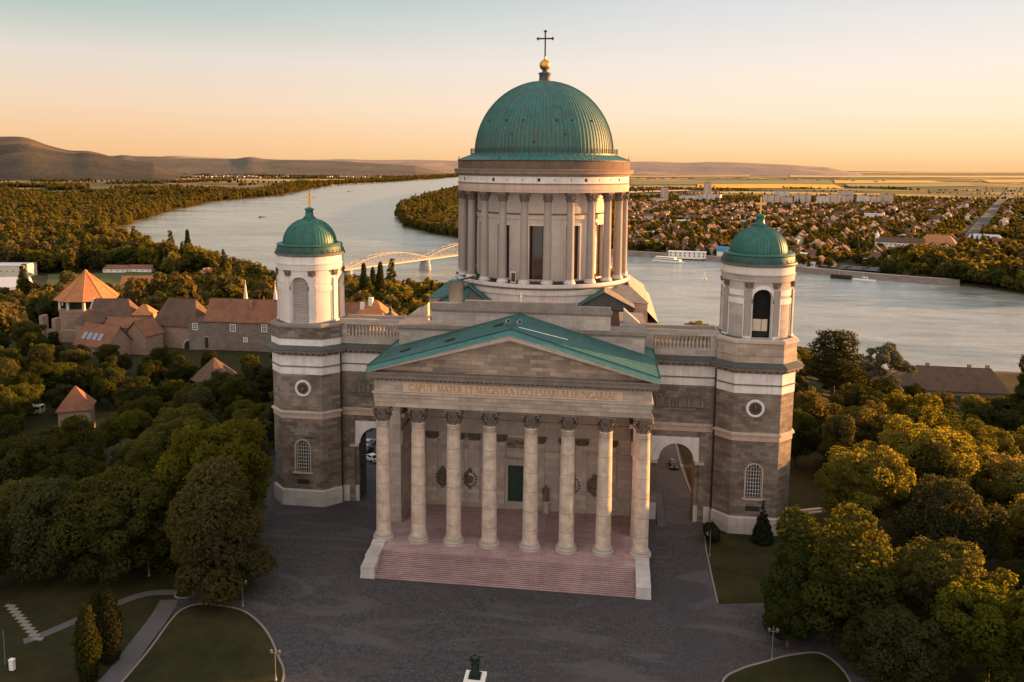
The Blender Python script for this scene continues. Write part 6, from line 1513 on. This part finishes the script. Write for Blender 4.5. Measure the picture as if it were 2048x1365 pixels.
t = thing('sign_post', 'thin pole beside a small white box at the lower left edge', 'post', (-58.6, -36, 0)); mb = MB(); mb.tube((0,0,0),(0,0,4.6),.06,.05,8); mb.build('pole', M_['lampgrey'], t)
t = thing('utility_box', 'small white box standing on the grass at the lower left edge', 'box', (-57.1, -36.7, 0)); mb = MB(); mb.box(-.28,.28,-.22,.22,0,1.25); mb.box(-.32,.32,-.26,.26,1.25,1.38); mb.build('casing', M_['renderw'], t)
t = thing('low_wall', 'low reddish brick wall in the shade right of the right bell tower', 'wall', (51.8, 26.4, 0), R_(22)); mb = MB(); mb.box(-2.6,2.6,-.3,.3,-.3,.55); mb.box(-2.6,2.6,-.9,-.35,-.3,.25); mb.build('wall', M_['salmon'], t)
t = thing('wheelchair_ramp', 'narrow grey sloping ramp at the foot of the right gate', 'ramp', (24.7, 0, 0)); mb = MB()
a, b_ = 15.9, 27.8
for x in (-.75, .65): mb.face([(x,a,0),(x,b_,0),(x,b_,1.3),(x,a,.12)]); mb.face([(x+.1,a,0),(x+.1,b_,0),(x+.1,b_,1.3),(x+.1,a,.12)])
mb.face([(-.75,a,.1),(.75,a,.1),(.75,b_,1.25),(-.75,b_,1.25)]); mb.face([(-.75,a,0),(.75,a,0),(.75,a,.12),(-.75,a,.12)]); mb.build('slab', M_['path'], t)
t = thing('courtyard_wall', 'low pale wall along the palace courtyard lawn', 'wall', (-88, 139, -6.6), R_(4)); mb = MB(); mb.box(-14,10,-.4,.4,-3,.6); mb.build('wall', M_['renderw'], t)

# bronze bishop on a pedestal, and the small figure in the portico
def figure(mb, h, m=0, md=1):
    P = [(0,.30,.24),(.05,.31,.25),(.18,.27,.21),(.38,.235,.19),(.52,.22,.175),(.60,.215,.165),(.68,.235,.165),(.76,.25,.16),(.80,.21,.14),(.83,.10,.09),(.86,.065,.065),(.88,.075,.085),(.91,.085,.10),(.945,.082,.098),(.975,.06,.075),(1.,.012,.02)]
    n = 20; rows = []
    for z, a, b_ in P:
        rows.append([((a*(1 + (.10*math.cos(5*2*PI*k/n) if z < .55 else 0)))*h*.62*math.cos(2*PI*k/n), b_*(1 + (.10*math.cos(5*2*PI*k/n) if z < .55 else 0))*h*.62*math.sin(2*PI*k/n) - (.015*h if z > .84 else 0), z*h) for k in range(n)])
    mb.grid(rows, m, True, True)
    mb.sphere((0,-.075*h,.905*h), .012*h, 6, m)
    for s in (-1, 1):
        mb.path([(s*.135*h,0,.775*h),(s*.185*h,-.02*h,.62*h),(s*.10*h,-.15*h,.60*h)], [.05*h,.042*h,.03*h], 8, m); mb.sphere((s*.10*h,-.155*h,.60*h), .032*h, 8, m)
        mb.grid([[(s*q*h, yy*h, zz*h) for q, yy in ((.06,.10),(.15,.05),(.19,-.02))] for zz in (.80,.6,.36)], md, True)
t = thing('bishop_statue', 'dark bronze statue of a robed standing man at the bottom of the square', 'statue', (.3, -35.9, 0))
mb = MB(); mb.box(-1.5,1.5,-1.5,1.5,0,.5); mb.box(-1.25,1.25,-1.25,1.25,.5,.9); mb.box(-1.0,1.0,-1.0,1.0,.9,3.6); mb.box(-1.2,1.2,-1.2,1.2,3.6,4.0); mb.box(-1.0,1.0,-1.0,1.0,4.0,4.12); mb.build('pedestal', M_['renderw'], t)
mb = MB(); mb.box(-.7,.7,-.7,.7,0,.14); figure(mb, 2.9); mb.v = [(x,y,z+.1 if i > 7 else z) for i,(x,y,z) in enumerate(mb.v)]; mb.build('figure', [M_['bronze'], M_['bronzegreen']], t, (0,0,4.12))
t = thing('niche_statue', 'small dark statue on a pale pedestal against the portico wall', 'statue', (4.75, 13.3, ZF)); mb = MB(); mb.box(-.55,.55,-.5,.5,0,.4); mb.box(-.42,.42,-.38,.38,.4,1.9); mb.box(-.52,.52,-.45,.45,1.9,2.1); mb.build('pedestal', M_['mould'], t); mb = MB(); figure(mb, 2.9, 0, 0); mb.build('figure', M_['capital'], t, (0,0,2.1))
# ------------------------------------------------------------------ town across the river, woods, tree lines
def frustum(P, margin=4., dmin=0):
    d = P - cam_xy; r = np.hypot(d[:,0], d[:,1]); an = np.degrees(np.arctan2(d[:,0], d[:,1])) + CAM['yaw']
    return (an > -31.2 - margin) & (an < 32.8 + margin) & (r > dmin)
def hidden_by_church(P):
    """true where the body of the church hides low ground in every nearby view"""
    d = P - cam_xy; an = np.degrees(np.arctan2(d[:,0], d[:,1])) + CAM['yaw']
    return (an > -1.2) & (an < 7.6)
M_['townw'] = plaster('town_white_render', (.54,.48,.42), (.38,.33,.28), .5, .2)
M_['townc'] = plaster('town_cream_render', (.43,.35,.28), (.3,.24,.19), .5, .2)
M_['townt'] = tile_mat('town_roof_tiles', (.19,.085,.05), (.14,.065,.042), (.08,.045,.034))
HW = [('townw','townt'),('townc','tiled'),('townw','tiled'),('townc','townt'),('townw','sheet'),('castle','tiled'),('townc','townt'),('townw','townt')]
HN = {'townw':'white','townc':'cream','castle':'brick'}; RN = {'townt':'red','tiled':'dark','tileo':'orange','sheet':'grey flat'}
hmesh = []
for i, (wm, rm) in enumerate(HW):
    for j, (L, W, h, hr) in enumerate(((12,9,4.2,3.6),(17,10,6.5,4.),(10,9,6.,4.2))):
        mw, mr = gable_parts(L, W, -1, h, h + (hr if rm != 'sheet' else .5), 3. if j == 2 else 0.)
        nf = len(mw.f); o = len(mw.v); mw.v += mr.v; mw.f += [tuple(a + o for a in f) for f in mr.f]; mw.m += [1]*len(mr.f); mw.sm += mr.sm
        for s in (-1, 1):
            for fl in range(1 if h < 5 else 2):
                for k in range(int(L/3)):
                    x = -L/2 + L*(k+.5)/int(L/3); z = 1.2 + fl*2.7; mw.face([(x-.5,s*(W/2+.03),z),(x+.5,s*(W/2+.03),z),(x+.5,s*(W/2+.03),z+1.4),(x-.5,s*(W/2+.03),z+1.4)], 2)
        mw.box(-L*.2-.4,-L*.2+.4,-.4,.4,h+hr*.5,h+hr+.9 if rm != 'sheet' else h+hr*.5+.1)
        o = mw.build('house', [M_[wm], M_[rm], M_['pane']]); hmesh.append((o.data, wm, rm, j)); col.objects.unlink(o); bpy.data.objects.remove(o)
rs = np.random.RandomState(4)
th = R_(25); e1 = np.array([math.sin(th), math.cos(th)]); e2 = np.array([math.cos(th), -math.sin(th)])
cand = []
for a in np.arange(-700, 2400, 17.):
    for b in np.arange(-1300, 1900, 27.):
        if rs.rand() < .5: continue
        p = np.array([450., 1300.]) + e1*(a + rs.uniform(-4,4)) + e2*(b + (7 if int(b/27.) % 2 else -7) + rs.uniform(-3,3)); cand.append((*p, rs.rand()))
cand = np.array(cand); P = cand[:,:2]
TOWN = offset_line(SH_R[11:18], 40) + [(700,640),(1500,900),(2300,2200),(2000,2950),(1150,2780),(900,2460),(440,2300),(0,2350),(-150,1900),(-250,1400)]
SPECIAL = [(148,1450,55),(75,1580,45),(112,886,46),(156,900,24),(405,1035,52),(460,1062,46),(567,1680,34),(285,800,48),(610,1230,60),(300,2560,90),(190,2461,40),(364,2845,40),(660,2560,70),(565,2470,110),(760,2700,90),(930,2770,80)]
m = pip(P, TOWN) & frustum(P, 2.) & ~hidden_by_church(P) & (dline(P, [(556,1206),(2375,5050)]) > 30) & (dline(P, SH_R) > 45)
for x, y, r in SPECIAL: m &= np.hypot(P[:,0]-x, P[:,1]-y) > r
cand = cand[m]; r_ = np.hypot(cand[:,0]-cam_xy[0], cand[:,1]-cam_xy[1]); cand = cand[np.argsort(r_)]
def quarter(x, y):
    d = math.hypot(x - cam_xy[0], y - cam_xy[1]); return 'near the far quay' if d < 1250 else ('in mid town' if d < 1750 else 'at the back of town')
NH = 270; merged = MB(); HOUSES = []
for i, (x, y, q) in enumerate(cand):
    me, wm, rm, j = hmesh[int(q*len(hmesh)) % len(hmesh)]; rz = math.pi/2 - th + (math.pi/2 if (i*7919) % 3 == 0 else 0) + rng.uniform(-.08,.08); z = max(hz(x, y), -47.8)
    if i < NH:
        o = bpy.data.objects.new('house', me); col.objects.link(o); o.location = (x, y, z); o.rotation_euler = (0,0,rz); s = rng.uniform(.9, 1.35); o.scale = (s, s, s*rng.uniform(.9,1.1))
        tag(o, f"{('low','long','hipped')[j]} {HN[wm]} house with {RN[rm]} roof {quarter(x, y)} across the river", 'house', 'houses of the town across the river'); HOUSES.append((o, f"{('low','long','hipped')[j]} {HN[wm]} house with {RN[rm]} roof", 4.))
    elif i < 2600:
        c_, s_ = math.cos(rz), math.sin(rz); L, W, h, hr = ((12,9,4.2,3.6),(17,10,6.5,4.),(10,9,6.,4.2))[j]; k = rng.uniform(.95, 1.4); a, b = L/2*k, W/2*k; h *= k; hr *= k
        if rm == 'sheet': hr = .4
        f = lambda X, Y, Z: (x + X*c_ - Y*s_, y + X*s_ + Y*c_, z + Z)
        wi = {'townw':0,'townc':1,'castle':2}[wm]; ri = {'townt':3,'tiled':4,'sheet':6}[rm]
        for X0, Y0, X1, Y1 in ((-a,-b,a,-b),(a,-b,a,b),(a,b,-a,b),(-a,b,-a,-b)): merged.face([f(X0,Y0,-1),f(X1,Y1,-1),f(X1,Y1,h),f(X0,Y0,h)], wi)
        for sx in (-1, 1): merged.face([f(sx*a,-b,h),f(sx*a,b,h),f(sx*a,0,h+hr)], wi)
        for sy in (-1, 1): merged.face([f(-a-.4,sy*(b+.4),h-.2),f(a+.4,sy*(b+.4),h-.2),f(a+.4,0,h+hr),f(-a-.4,0,h+hr)], ri)
# villages far away on the plain
for cx, cy, n, sp in ((-4100,5600,70,420),(-3300,5900,60,500),(-2700,6400,40,350),(700,6900,60,700),(-1500,8800,30,300)):
    for k in range(n):
        x, y = cx + rng.gauss(0, sp), cy + rng.gauss(0, sp*.3); a, b, h = rng.uniform(7,16), rng.uniform(6,10), rng.uniform(5,9); z = -47
        merged.box(x-a, x+a, y-b, y+b, z, z+h, rng.choice((0,1,0))); 
        for sy in (-1, 1): merged.face([(x-a-.5,y+sy*(b+.5),z+h-.2),(x+a+.5,y+sy*(b+.5),z+h-.2),(x+a+.5,y,z+h+5),(x-a-.5,y,z+h+5)], rng.choice((3,4,5)))
o = merged.build('distant_houses', [M_[q] for q in ('townw','townc','castle','townt','tiled','tile','sheet')]); o['kind'] = 'stuff'; tag(o, 'mass of distant houses at the back of the town and in far villages', 'houses')

# blocks of flats and the landmarks of the town
def facade_mat(name, base, gapc):
    m, nt, b = newmat(name); k = N(nt); p = k.obj(); x, y, z = k.sep(p)
    u = k.math('FRACT', k.math('DIVIDE', k.math('ADD', x, y), 3.4)); v = k.math('FRACT', k.math('DIVIDE', z, 2.8))
    wm = k.math('MULTIPLY', k.math('MULTIPLY', k.math('GREATER_THAN', u, .25), k.math('LESS_THAN', u, .78)), k.math('MULTIPLY', k.math('GREATER_THAN', v, .3), k.math('LESS_THAN', v, .8)))
    st = k.math('LESS_THAN', k.math('FRACT', k.math('DIVIDE', k.math('ADD', x, y), 17.)), .16)
    c = k.mix(k.math('MULTIPLY', st, .8), base, gapc); c = k.mix(k.math('MULTIPLY', wm, .85), c, (.05,.045,.045)); k.out(b, c, .8, None, .3); return m
FL = [facade_mat('flats_cream', (.62,.50,.38), (.35,.20,.13)), facade_mat('flats_pink', (.58,.42,.33), (.66,.60,.52)), facade_mat('flats_white', (.70,.64,.56), (.45,.42,.40))]
def flats(label, x, y, L, W, h, rot, m, name='apartment_block'):
    t = thing(name, label, 'apartment block', (x, y, -48), R_(rot), 'blocks of flats on the edge of the town'); mb = MB(); mb.box(-L/2,L/2,-W/2,W/2,-1,h); mb.build('wall', FL[m], t)
    mb = MB(); mb.box(-L/2-.4,L/2+.4,-W/2-.4,W/2+.4,h,h+.9); 
    for k in range(max(1,int(L/20))): x_ = -L/2 + L*(k+.5)/max(1,int(L/20)); mb.box(x_-2.5,x_+2.5,-2,2,h+.9,h+3.4)
    mb.build('roof', M_['tiled'] if m == 1 else M_['castle'], t)
    for k in range(max(1,int(L/17))):
        x_ = -L/2 + L*(k+.5)/max(1,int(L/17)); mb = MB()
        for fl in range(int(h/2.8)): mb.box(x_-2.6,x_+2.6,-W/2-1.1,-W/2,fl*2.8+1.2,fl*2.8+2.2)
        mb.build('balconies', FL[2] if m != 2 else FL[0], t)
for i, (px_, py_, D, L, h, m_) in enumerate(((1540,392,2440,52,31,0),(1572,393,2450,40,29,1),(1607,392,2470,54,32,0),(1642,393,2490,36,30,2),(1668,391,2510,40,30,0),(1697,389,2650,38,28,1),(1722,391,2680,38,27,2),(1748,391,2700,40,28,0),(1776,392,2720,44,28,1),(1560,381,2900,60,30,2),(1690,379,2960,60,30,1))):
    an = math.atan((px_ - CAM['px'])/CAM['f']) - fa; x, y = cam_xy[0] + D*math.sin(an), cam_xy[1] + D*math.cos(an)
    flats(f"tall {('cream','pinkish','whitish')[m_]} slab block, {('first','second','third','fourth','fifth','sixth','seventh','eighth','ninth')[i]} from the left in the long front row" if i < 9 else f"slab block showing above the {('left','right')[i-9]} half of the front row of flats", x, y + (i % 3)*14, L*.84, 13, h + (0,-3,2,-1,3,-2)[i % 6], -R_(1)*0 - 4 - (an)*57.3*.6, m_)
flats('stand alone tower block left of the low white flats', 190, 2461, 19, 19, 44, 12, 1); flats('tower block rising behind the low white flats', 364, 2845, 22, 20, 52, 12, 1)
flats('low white block of flats in front of the tower block, left half', 268, 2500, 60, 12, 19, 8, 2); flats('low white block of flats in front of the tower block, right half', 345, 2590, 74, 12, 21, -38, 2)
flats('wide low pale block at the foot of the stand alone tower block', 168, 2380, 52, 14, 14, 6, 2)
def big(name, label, cat, x, y, L, W, h, hr, rot, wm, rm, hip=0.): 
    t = thing(name, label, cat, (x, y, max(hz(x,y), -47.8)), R_(rot)); mw, mr = gable_parts(L, W, -1, h, h+hr, hip, .6); mw.build('wall', M_[wm], t); mr.build('roof', M_[rm], t)
    n = int(L/5)
    mb = MB()
    for k in range(n):
        x_ = -L/2 + L*(k+.5)/n
        for z in ([h*.4] if h < 6 else [h*.22, h*.62]): mb.face([(x_-.8,-W/2-.04,z),(x_+.8,-W/2-.04,z),(x_+.8,-W/2-.04,z+1.8),(x_-.8,-W/2-.04,z+1.8)])
    mb.build('windows', M_['pane'], t); return t
big('factory_hall', 'hall with flat pale blue grey roof among trees, left of the right cupola', 'hall', 148, 1450, 48, 26, 9, .6, 10, 'sheet', 'sheet'); big('factory_hall', 'long hall with ribbed dark roof beside the drum', 'hall', 78, 1580, 62, 24, 9, 3, 14, 'render', 'tiled')
t = big('boat_station', 'long white walled riverside building with painted panels behind the passenger ship', 'building', 112, 886, 44, 10, 7.5, .5, -6, 'renderw', 'renderw'); 
t = thing('blue_roofed_hall', 'white round ended hall with bright blue roof left of the right cupola', 'hall', (158, 899, -45.2), R_(-12)); mb = MB(); mb.box(-9,9,-6,6,-1,5); mb.build('wall', M_['renderw'], t); mb = MB(); mb.grid([[(x_, 6.5*math.cos(PI*k/10), 5 + 5.5*math.sin(PI*k/10)) for k in range(11)] for x_ in (-9.5,0,9.5)], 0, True)
for x_ in (-9.5, 9.5): mb.face([(x_, 6.5*math.cos(PI*k/10), 5 + 5.5*math.sin(PI*k/10)) for k in range(11)])
mb.build('roof', simple('blue_sheet_roof', (.035,.16,.36), .5, 0., .2), t)
t = big('parish_church', 'long pale church with dark roof and small gable belfry across the river', 'church', 405, 1035, 58, 16, 11, 6, -22, 'renderw', 'tiled'); mb = MB(); mb.box(-30.5,-26,-3,3,0,18); mb.lathe([(2.6,18),(2.2,20),(.8,22.5),(.1,25)],-28.2,0,10); mb.build('belfry', M_['renderw'], t)
big('market_hall', 'large pale hipped roof house with orange sunlit end beside the church', 'hall', 462, 1060, 44, 30, 10, 10, -24, 'render', 'tileo', 9.); big('school', 'cream three storey building with flat roof in the middle of the town', 'building', 567, 1680, 34, 16, 14, 1, -20, 'renderw', 'sheet')
big('town_house', 'long cream house with ribbed yellow roof at the right of the town', 'building', 560, 1150, 44, 16, 9, 6, -24, 'render', 'sheet', 5.); big('town_house', 'bright sunlit orange block near the main street', 'building', 690, 1230, 26, 16, 14, 4, -25, 'render', 'tileo', 4.); big('supermarket', 'wide low flat roofed store beside the main street', 'building', 720, 1400, 70, 36, 7, .6, -25, 'renderw', 'sheet')
big('cafe', 'low sheet roofed cafe on the far promenade', 'building', 238, 829, 22, 9, 4, 2, -38, 'renderw', 'sheet'); big('cafe', 'orange awning kiosk on the far promenade', 'building', 262, 830, 14, 8, 3.5, 2, -38, 'render', 'tileo')
big('island_restaurant', 'blue roofed restaurant among the island trees left of the drum', 'building', -342, 1640, 46, 16, 6, 4, 35, 'renderw', 'sheet'); 
t = thing('chimney_stack', 'distant red and white tower far off at the foot of the left hill', 'chimney', (-4887*.8, 6988*.8, -48)); mb = MB(); mb.lathe([(7,0),(5,70),(5,72)], 0, 0, 14); mb.lathe([(5.6,72),(5.6,84),(3,90),(.3,105)], 0, 0, 14, 1); mb.build('shaft', [M_['castle'], M_['renderw']], t)
for k in range(9):
    p_ = Vector((270 + 5.2*k, 795 - 2.*k)) + Vector((rng.uniform(-2,2), 8*(k % 3))); c_ = dup(p0, (p_.x, p_.y, -45.5), R_(50), label='small dark car in the riverside car park'); c_['group'] = 'cars in the riverside car park'

# scattered woods: one object each, instancing a few leafy trees
def far_src(name, kind, n, size, seed, mat, w, h):
    me, tme, _, _ = make_kind(name, kind, n, size, seed, mat, w, h); o = bpy.data.objects.new(name, me); return o
fcol = bpy.data.collections.new('wood_sources')
for i, (k_, n, s, mt, w_, h_) in enumerate((('broad',520,1.5,'leaff',11,12),('broad',520,1.5,'leaff',12.5,13),('tall',480,1.5,'leaff',10,15),('broad',460,1.5,'leafd',11,11),('poplar',300,1.4,'leafd',5,19))):
    fcol.objects.link(far_src(f'wood{i}', k_, n, s, 80 + i, mt, w_, h_))
def scatter(name, label, P, S, I):
    me = bpy.data.meshes.new(name); me.vertices.add(len(P)); me.vertices.foreach_set('co', np.asarray(P, np.float32).ravel())
    for nm, ty, dt in (('sc','FLOAT',S),('ix','INT',I)): a = me.attributes.new(nm, ty, 'POINT'); a.data.foreach_set('value', np.asarray(dt, np.float32 if ty == 'FLOAT' else np.int32))
    o = bpy.data.objects.new(name, me); col.objects.link(o); o['kind'] = 'stuff'; tag(o, label, 'wood')
    ng = bpy.data.node_groups.new(name + '_instances', 'GeometryNodeTree'); ng.interface.new_socket('Geometry', in_out='INPUT', socket_type='NodeSocketGeometry'); ng.interface.new_socket('Geometry', in_out='OUTPUT', socket_type='NodeSocketGeometry')
    n = ng.nodes; gi, go = n.new('NodeGroupInput'), n.new('NodeGroupOutput'); ci = n.new('GeometryNodeCollectionInfo'); ci.inputs['Collection'].default_value = fcol; ci.inputs['Separate Children'].default_value = True; ci.inputs['Reset Children'].default_value = True
    ip = n.new('GeometryNodeInstanceOnPoints'); ip.inputs['Pick Instance'].default_value = True
    a1 = n.new('GeometryNodeInputNamedAttribute'); a1.data_type = 'FLOAT'; a1.inputs['Name'].default_value = 'sc'; a2 = n.new('GeometryNodeInputNamedAttribute'); a2.data_type = 'INT'; a2.inputs['Name'].default_value = 'ix'
    rv = n.new('FunctionNodeRandomValue'); rv.data_type = 'FLOAT_VECTOR'; rv.inputs[0].default_value = (0,0,0); rv.inputs[1].default_value = (.1,.1,6.28)
    L = ng.links.new; L(gi.outputs[0], ip.inputs['Points']); L(ci.outputs[0], ip.inputs['Instance']); L(a1.outputs[0], ip.inputs['Scale']); L(a2.outputs[0], ip.inputs['Instance Index']); L(rv.outputs[0], ip.inputs['Rotation']); L(ip.outputs[0], go.inputs[0])
    md = o.modifiers.new('trees', 'NODES'); md.node_group = ng; return o
def grid_pts(x0, x1, y0, y1, st, seed):
    r = np.random.RandomState(seed); gx, gy = np.meshgrid(np.arange(x0, x1, st), np.arange(y0, y1, st)); P = np.stack([gx.ravel(), gy.ravel()], 1).astype(float); return P + r.uniform(-.42,.42,P.shape)*st, r
def grow(name, label, specs):
    AP, AS, AI = [], [], []
    for (x0,x1,y0,y1,st,seed,fn,smin,smax,probs) in specs:
        P, r = grid_pts(x0,x1,y0,y1,st,seed); P = P[frustum(P, 3.)]; P = P[fn(P, r)]
        if not len(P): continue
        z = hgt(P); AP.append(np.column_stack([P, np.maximum(z, -50.3) - .3])); AS.append(r.uniform(smin, smax, len(P))); AI.append(r.choice(5, len(P), p=probs))
    P = np.concatenate(AP); print(name, len(P)); return scatter(name, label, P, np.concatenate(AS), np.concatenate(AI))
landL = lambda P: pip(P, LAND[0]); landN = lambda P: pip(P, LAND[1]); landR = lambda P: pip(P, LAND[2])
dsh = lambda P: np.minimum(np.minimum(dline(P, SH_L), dline(P, SH_N)), dline(P, SH_R))
clump = lambda P, s, t, sd=5: vnoise(P[:,0], P[:,1], s, sd)*.7 + vnoise(P[:,0], P[:,1], s*.35, sd+1)*.3 > t
PR = [.34,.26,.22,.15,.03]
MEAD = [(-365,440),(-480,465),(-575,560),(-575,600),(-440,640),(-330,612),(-322,545),(-340,450)]
CLEAR = [(-478,685,13),(-474,640,14),(-450,645,14),(-393,546,17),(-341,470,8),(-360,606,8),(-552,592,24),(-488,500,28),(-438,487,10)]
def nearbank(P, r):
    m = landN(P) & (hgt(P) < -14) & ~pip(P, MEAD) & (dsh(P) > 4)
    m &= ~((P[:,0] > -70)) & (dline(P, [(-320,575),(-225,690)]) > 24); m &= ~((dline(P, [(-260,560),(-330,600),(-620,600)]) < 14)) & ~((np.abs(P[:,0]+505) < 40) & (np.abs(P[:,1]-585) < 30))
    for x, y, q in CLEAR: m &= np.hypot(P[:,0]-x, P[:,1]-y) > q
    d = P - np.array([148,206]); m &= ~((np.abs(d[:,0]) < 26) & (np.abs(d[:,1]) < 20)); return m
grow('riverside_wood', 'dense mixed wood along the left bank of the river', [
    (-1500,-380,560,1066,12.,1,lambda P, r: landN(P) & nearbank(P, r),1.1,2.05,PR), (-420,420,170,660,13.,2,nearbank,1.1,1.9,[.36,.28,.2,.12,.04]),
    (-2300,-700,1040,2100,9.5,3,lambda P, r: landL(P) & (clump(P,90,.25) | (dsh(P) < 160)),.9,1.6,PR),
    (-3600,-900,2100,3500,15.,4,lambda P, r: landL(P) & ((clump(P,190,.46) & (vnoise(P[:,0],P[:,1],190,5) > .35 + (P[:,1]-2100)/1400*.5)) | (dsh(P) < 130)),.95,1.7,PR), (-5500,-1000,3500,6500,26.,5,lambda P, r: landL(P) & (dsh(P) < 210),1.,1.7,PR),
    (-1500,900,5500,8600,34.,6,lambda P, r: landL(P) & (dsh(P) < 420),1.2,2.,PR)])
grow('island_wood', 'wooded island tip in the river left of the drum', [(-700,60,1000,3700,11.,7,lambda P, r: landR(P) & (P[:,0] < -60 + (P[:,1]-1000)*-.05) & (hypo(P,-342,1640) > 30) & (clump(P,60,.2) | (dsh(P) < 70)) & (P[:,0] < 40),.85,1.5,[.4,.3,.2,.08,.02])] if False else [
    (-700,40,1000,3700,11.,7,lambda P, r: landR(P) & (np.hypot(P[:,0]+342,P[:,1]-1640) > 30) & (clump(P,60,.2) | (dsh(P) < 70)),.85,1.5,[.4,.3,.2,.08,.02])])
def town_tree_spots(P, r):
    m = landR(P) & (P[:,0] > 0) & ~hidden_by_church(P) & (dsh(P) > 30) & (dline(P, [(556,1206),(2375,5050)]) > 16) & (clump(P, 70, .42, 9) | (r.rand(len(P)) < .22))
    for x, y, q in SPECIAL: m &= np.hypot(P[:,0]-x, P[:,1]-y) > q*.62
    hp = cand[:NH,:2]
    for x, y in hp: m &= ~((np.abs(P[:,0]-x) < 6) & (np.abs(P[:,1]-y) < 6))
    return m
def lines(P, r):
    u = (P - cam_xy) @ np.array([math.sin(R_(14)), math.cos(R_(14))]); q = (vnoise(P[:,0], P[:,1], 420, 21) - .5)*160
    return landR(P) & (((np.abs((u + q) % 560 - 60) < 16) & (vnoise(P[:,0], P[:,1], 260, 31) > .42)) | clump(P, 480, .74, 40))
BELT = offset_line(SH_R[14:18], 30)
grow('town_trees', 'mass of garden and street trees between the houses across the river', [
    (0,1500,560,1500,12.,8,town_tree_spots,.55,1.15,[.3,.25,.2,.19,.06]), (0,2300,1500,2900,16.,9,town_tree_spots,.6,1.1,[.3,.25,.2,.2,.05]), (-200,3200,2650,4600,24.,10,lines,.5,.95,[.3,.3,.2,.2,0.]),
    (330,800,560,900,9.5,11,lambda P, r: landR(P) & (dsh(P) > 3) & (dsh(P) < 240) & (P[:,0] > 350),1.1,1.75,[.25,.25,.25,.25,0.]), (-6000,-1300,2600,7000,26.,12,lambda P, r: landL(P) & (dsh(P) > 200) & (((np.abs((P[:,1]*.9 - P[:,0]*.25 + vnoise(P[:,0],P[:,1],500,3)*300) % 1100 - 60) < 24) & (vnoise(P[:,0],P[:,1],300,61) > .4)) | clump(P,330,.77,50)),.9,1.4,PR)])
# poplars standing out against the water
for x, y, h, lb in ((-159,448,37,'leftmost poplar of the tall group right of the left bell tower'),(-153.5,452,34,'middle poplar of the tall group right of the left bell tower'),(-147,449,38,'rightmost poplar of the tall group right of the left bell tower'),(-110,455,26,'short slim poplar next to the green vent turret'),(-482,700,28,'tall poplar standing by the white villa on the left bank'),(-424,690,39,'tallest poplar at the tip of the left bank, against the water'),(-426,640,27,'poplar in the middle of the left bank trees, left of a pair'),(-418,636,25,'poplar in the middle of the left bank trees, right of a pair'),(-540,690,26,'dark poplar at the edge of the white yard on the left')):
    tree('poplar', x, y, h, h*.21, label=lb, name='poplar_tree')
for x, y, h, lb in ((-128,430,28,'rounded tree with golden right side behind the vent turret'),(-137,445,26,'brown green tree right of the tall poplars'),(-168,455,25,'tree with golden left edge beside the left bell tower lantern'),(-450,660,30,'dark spreading tree on the left bank against the water'),(-436,668,30,'high dark tree at the centre of the left bank group'),(-395,655,26,'golden tree at the water end of the left bank group'),(-405,625,24,'bushy golden tree below the left bank group')):
    tree('goldbroad', x, y, h, h*.85, label=lb)
# ------------------------------------------------------------------ labels that tell the repeats apart, by what each stands next to
def seen_at(p):
    m = sc.camera.matrix_world.inverted() @ Vector(p)
    return (CAM['px'] + CAM['f']*m.x/-m.z, CAM['py'] - CAM['f']*m.y/-m.z)
ORD = ('nearest', 'second nearest', 'third nearest', 'fourth nearest', 'fifth nearest', 'sixth nearest', 'seventh nearest', 'eighth nearest')
def tell_apart(items, marks, fallback=None):
    sectors = {}
    for o, what, h in items:
        l = o.location; u, v = seen_at((l.x, l.y, l.z + h*.6))
        if not (-30 < u < 2078 and 300 < v < 1400): continue
        nm, mu, mv = min(marks, key=lambda q: (q[1]-u)**2 + (q[2]-v)**2); du, dv = u - mu, v - mv
        side = ('right of' if du > 0 else 'left of') if abs(du) > abs(dv) else ('just below' if dv > 0 else 'just above')
        sectors.setdefault((nm, side, what), []).append((du*du + dv*dv, o))
    for (nm, side, what), l in sectors.items():
        for k, (_, o) in enumerate(sorted(l, key=lambda q: q[0])):
            o['label'] = f"{what}, {ORD[k]} {side} the {nm}" if k < len(ORD) else f"{what}, farther off {side} the {nm}"
tell_apart(WOOD, [('red gate tower',135,830),('round bastion',427,760),('left clock',604,777),('red palace roof',480,640),('orange tent roof',165,580),('pale lawn tree',425,1080),('minibus',60,825),('left arched window',609,915),('castle skylights',210,668),
    ('right clock',1511,818),('right arched window',1503,965),('low brick wall',1620,1022),('riverside house',1910,770),('golden tipped tree',1690,1150),('wide yellow topped tree',1750,1000),('dome shaped crown',1985,1270),('layered pine',1665,740),('open crowned tree',1770,740)])
tell_apart(LOWT, [('left riverside chimney',1845,740),('right riverside chimney',1950,750)])
tell_apart(HOUSES, [('passenger ship',1330,520),('white riverside building',1380,508),('blue roofed hall',1445,510),('pale church',1800,495),('orange ended market roof',1865,495),('main street',2000,430),('riverside car park',1725,535),('right cupola',1521,480),('cream school',1747,440),('stand alone tower block',1326,400),('long row of flats',1640,400),('blue grey hall',1355,447),('bright orange block',1945,470),('dome drum',1262,440)])
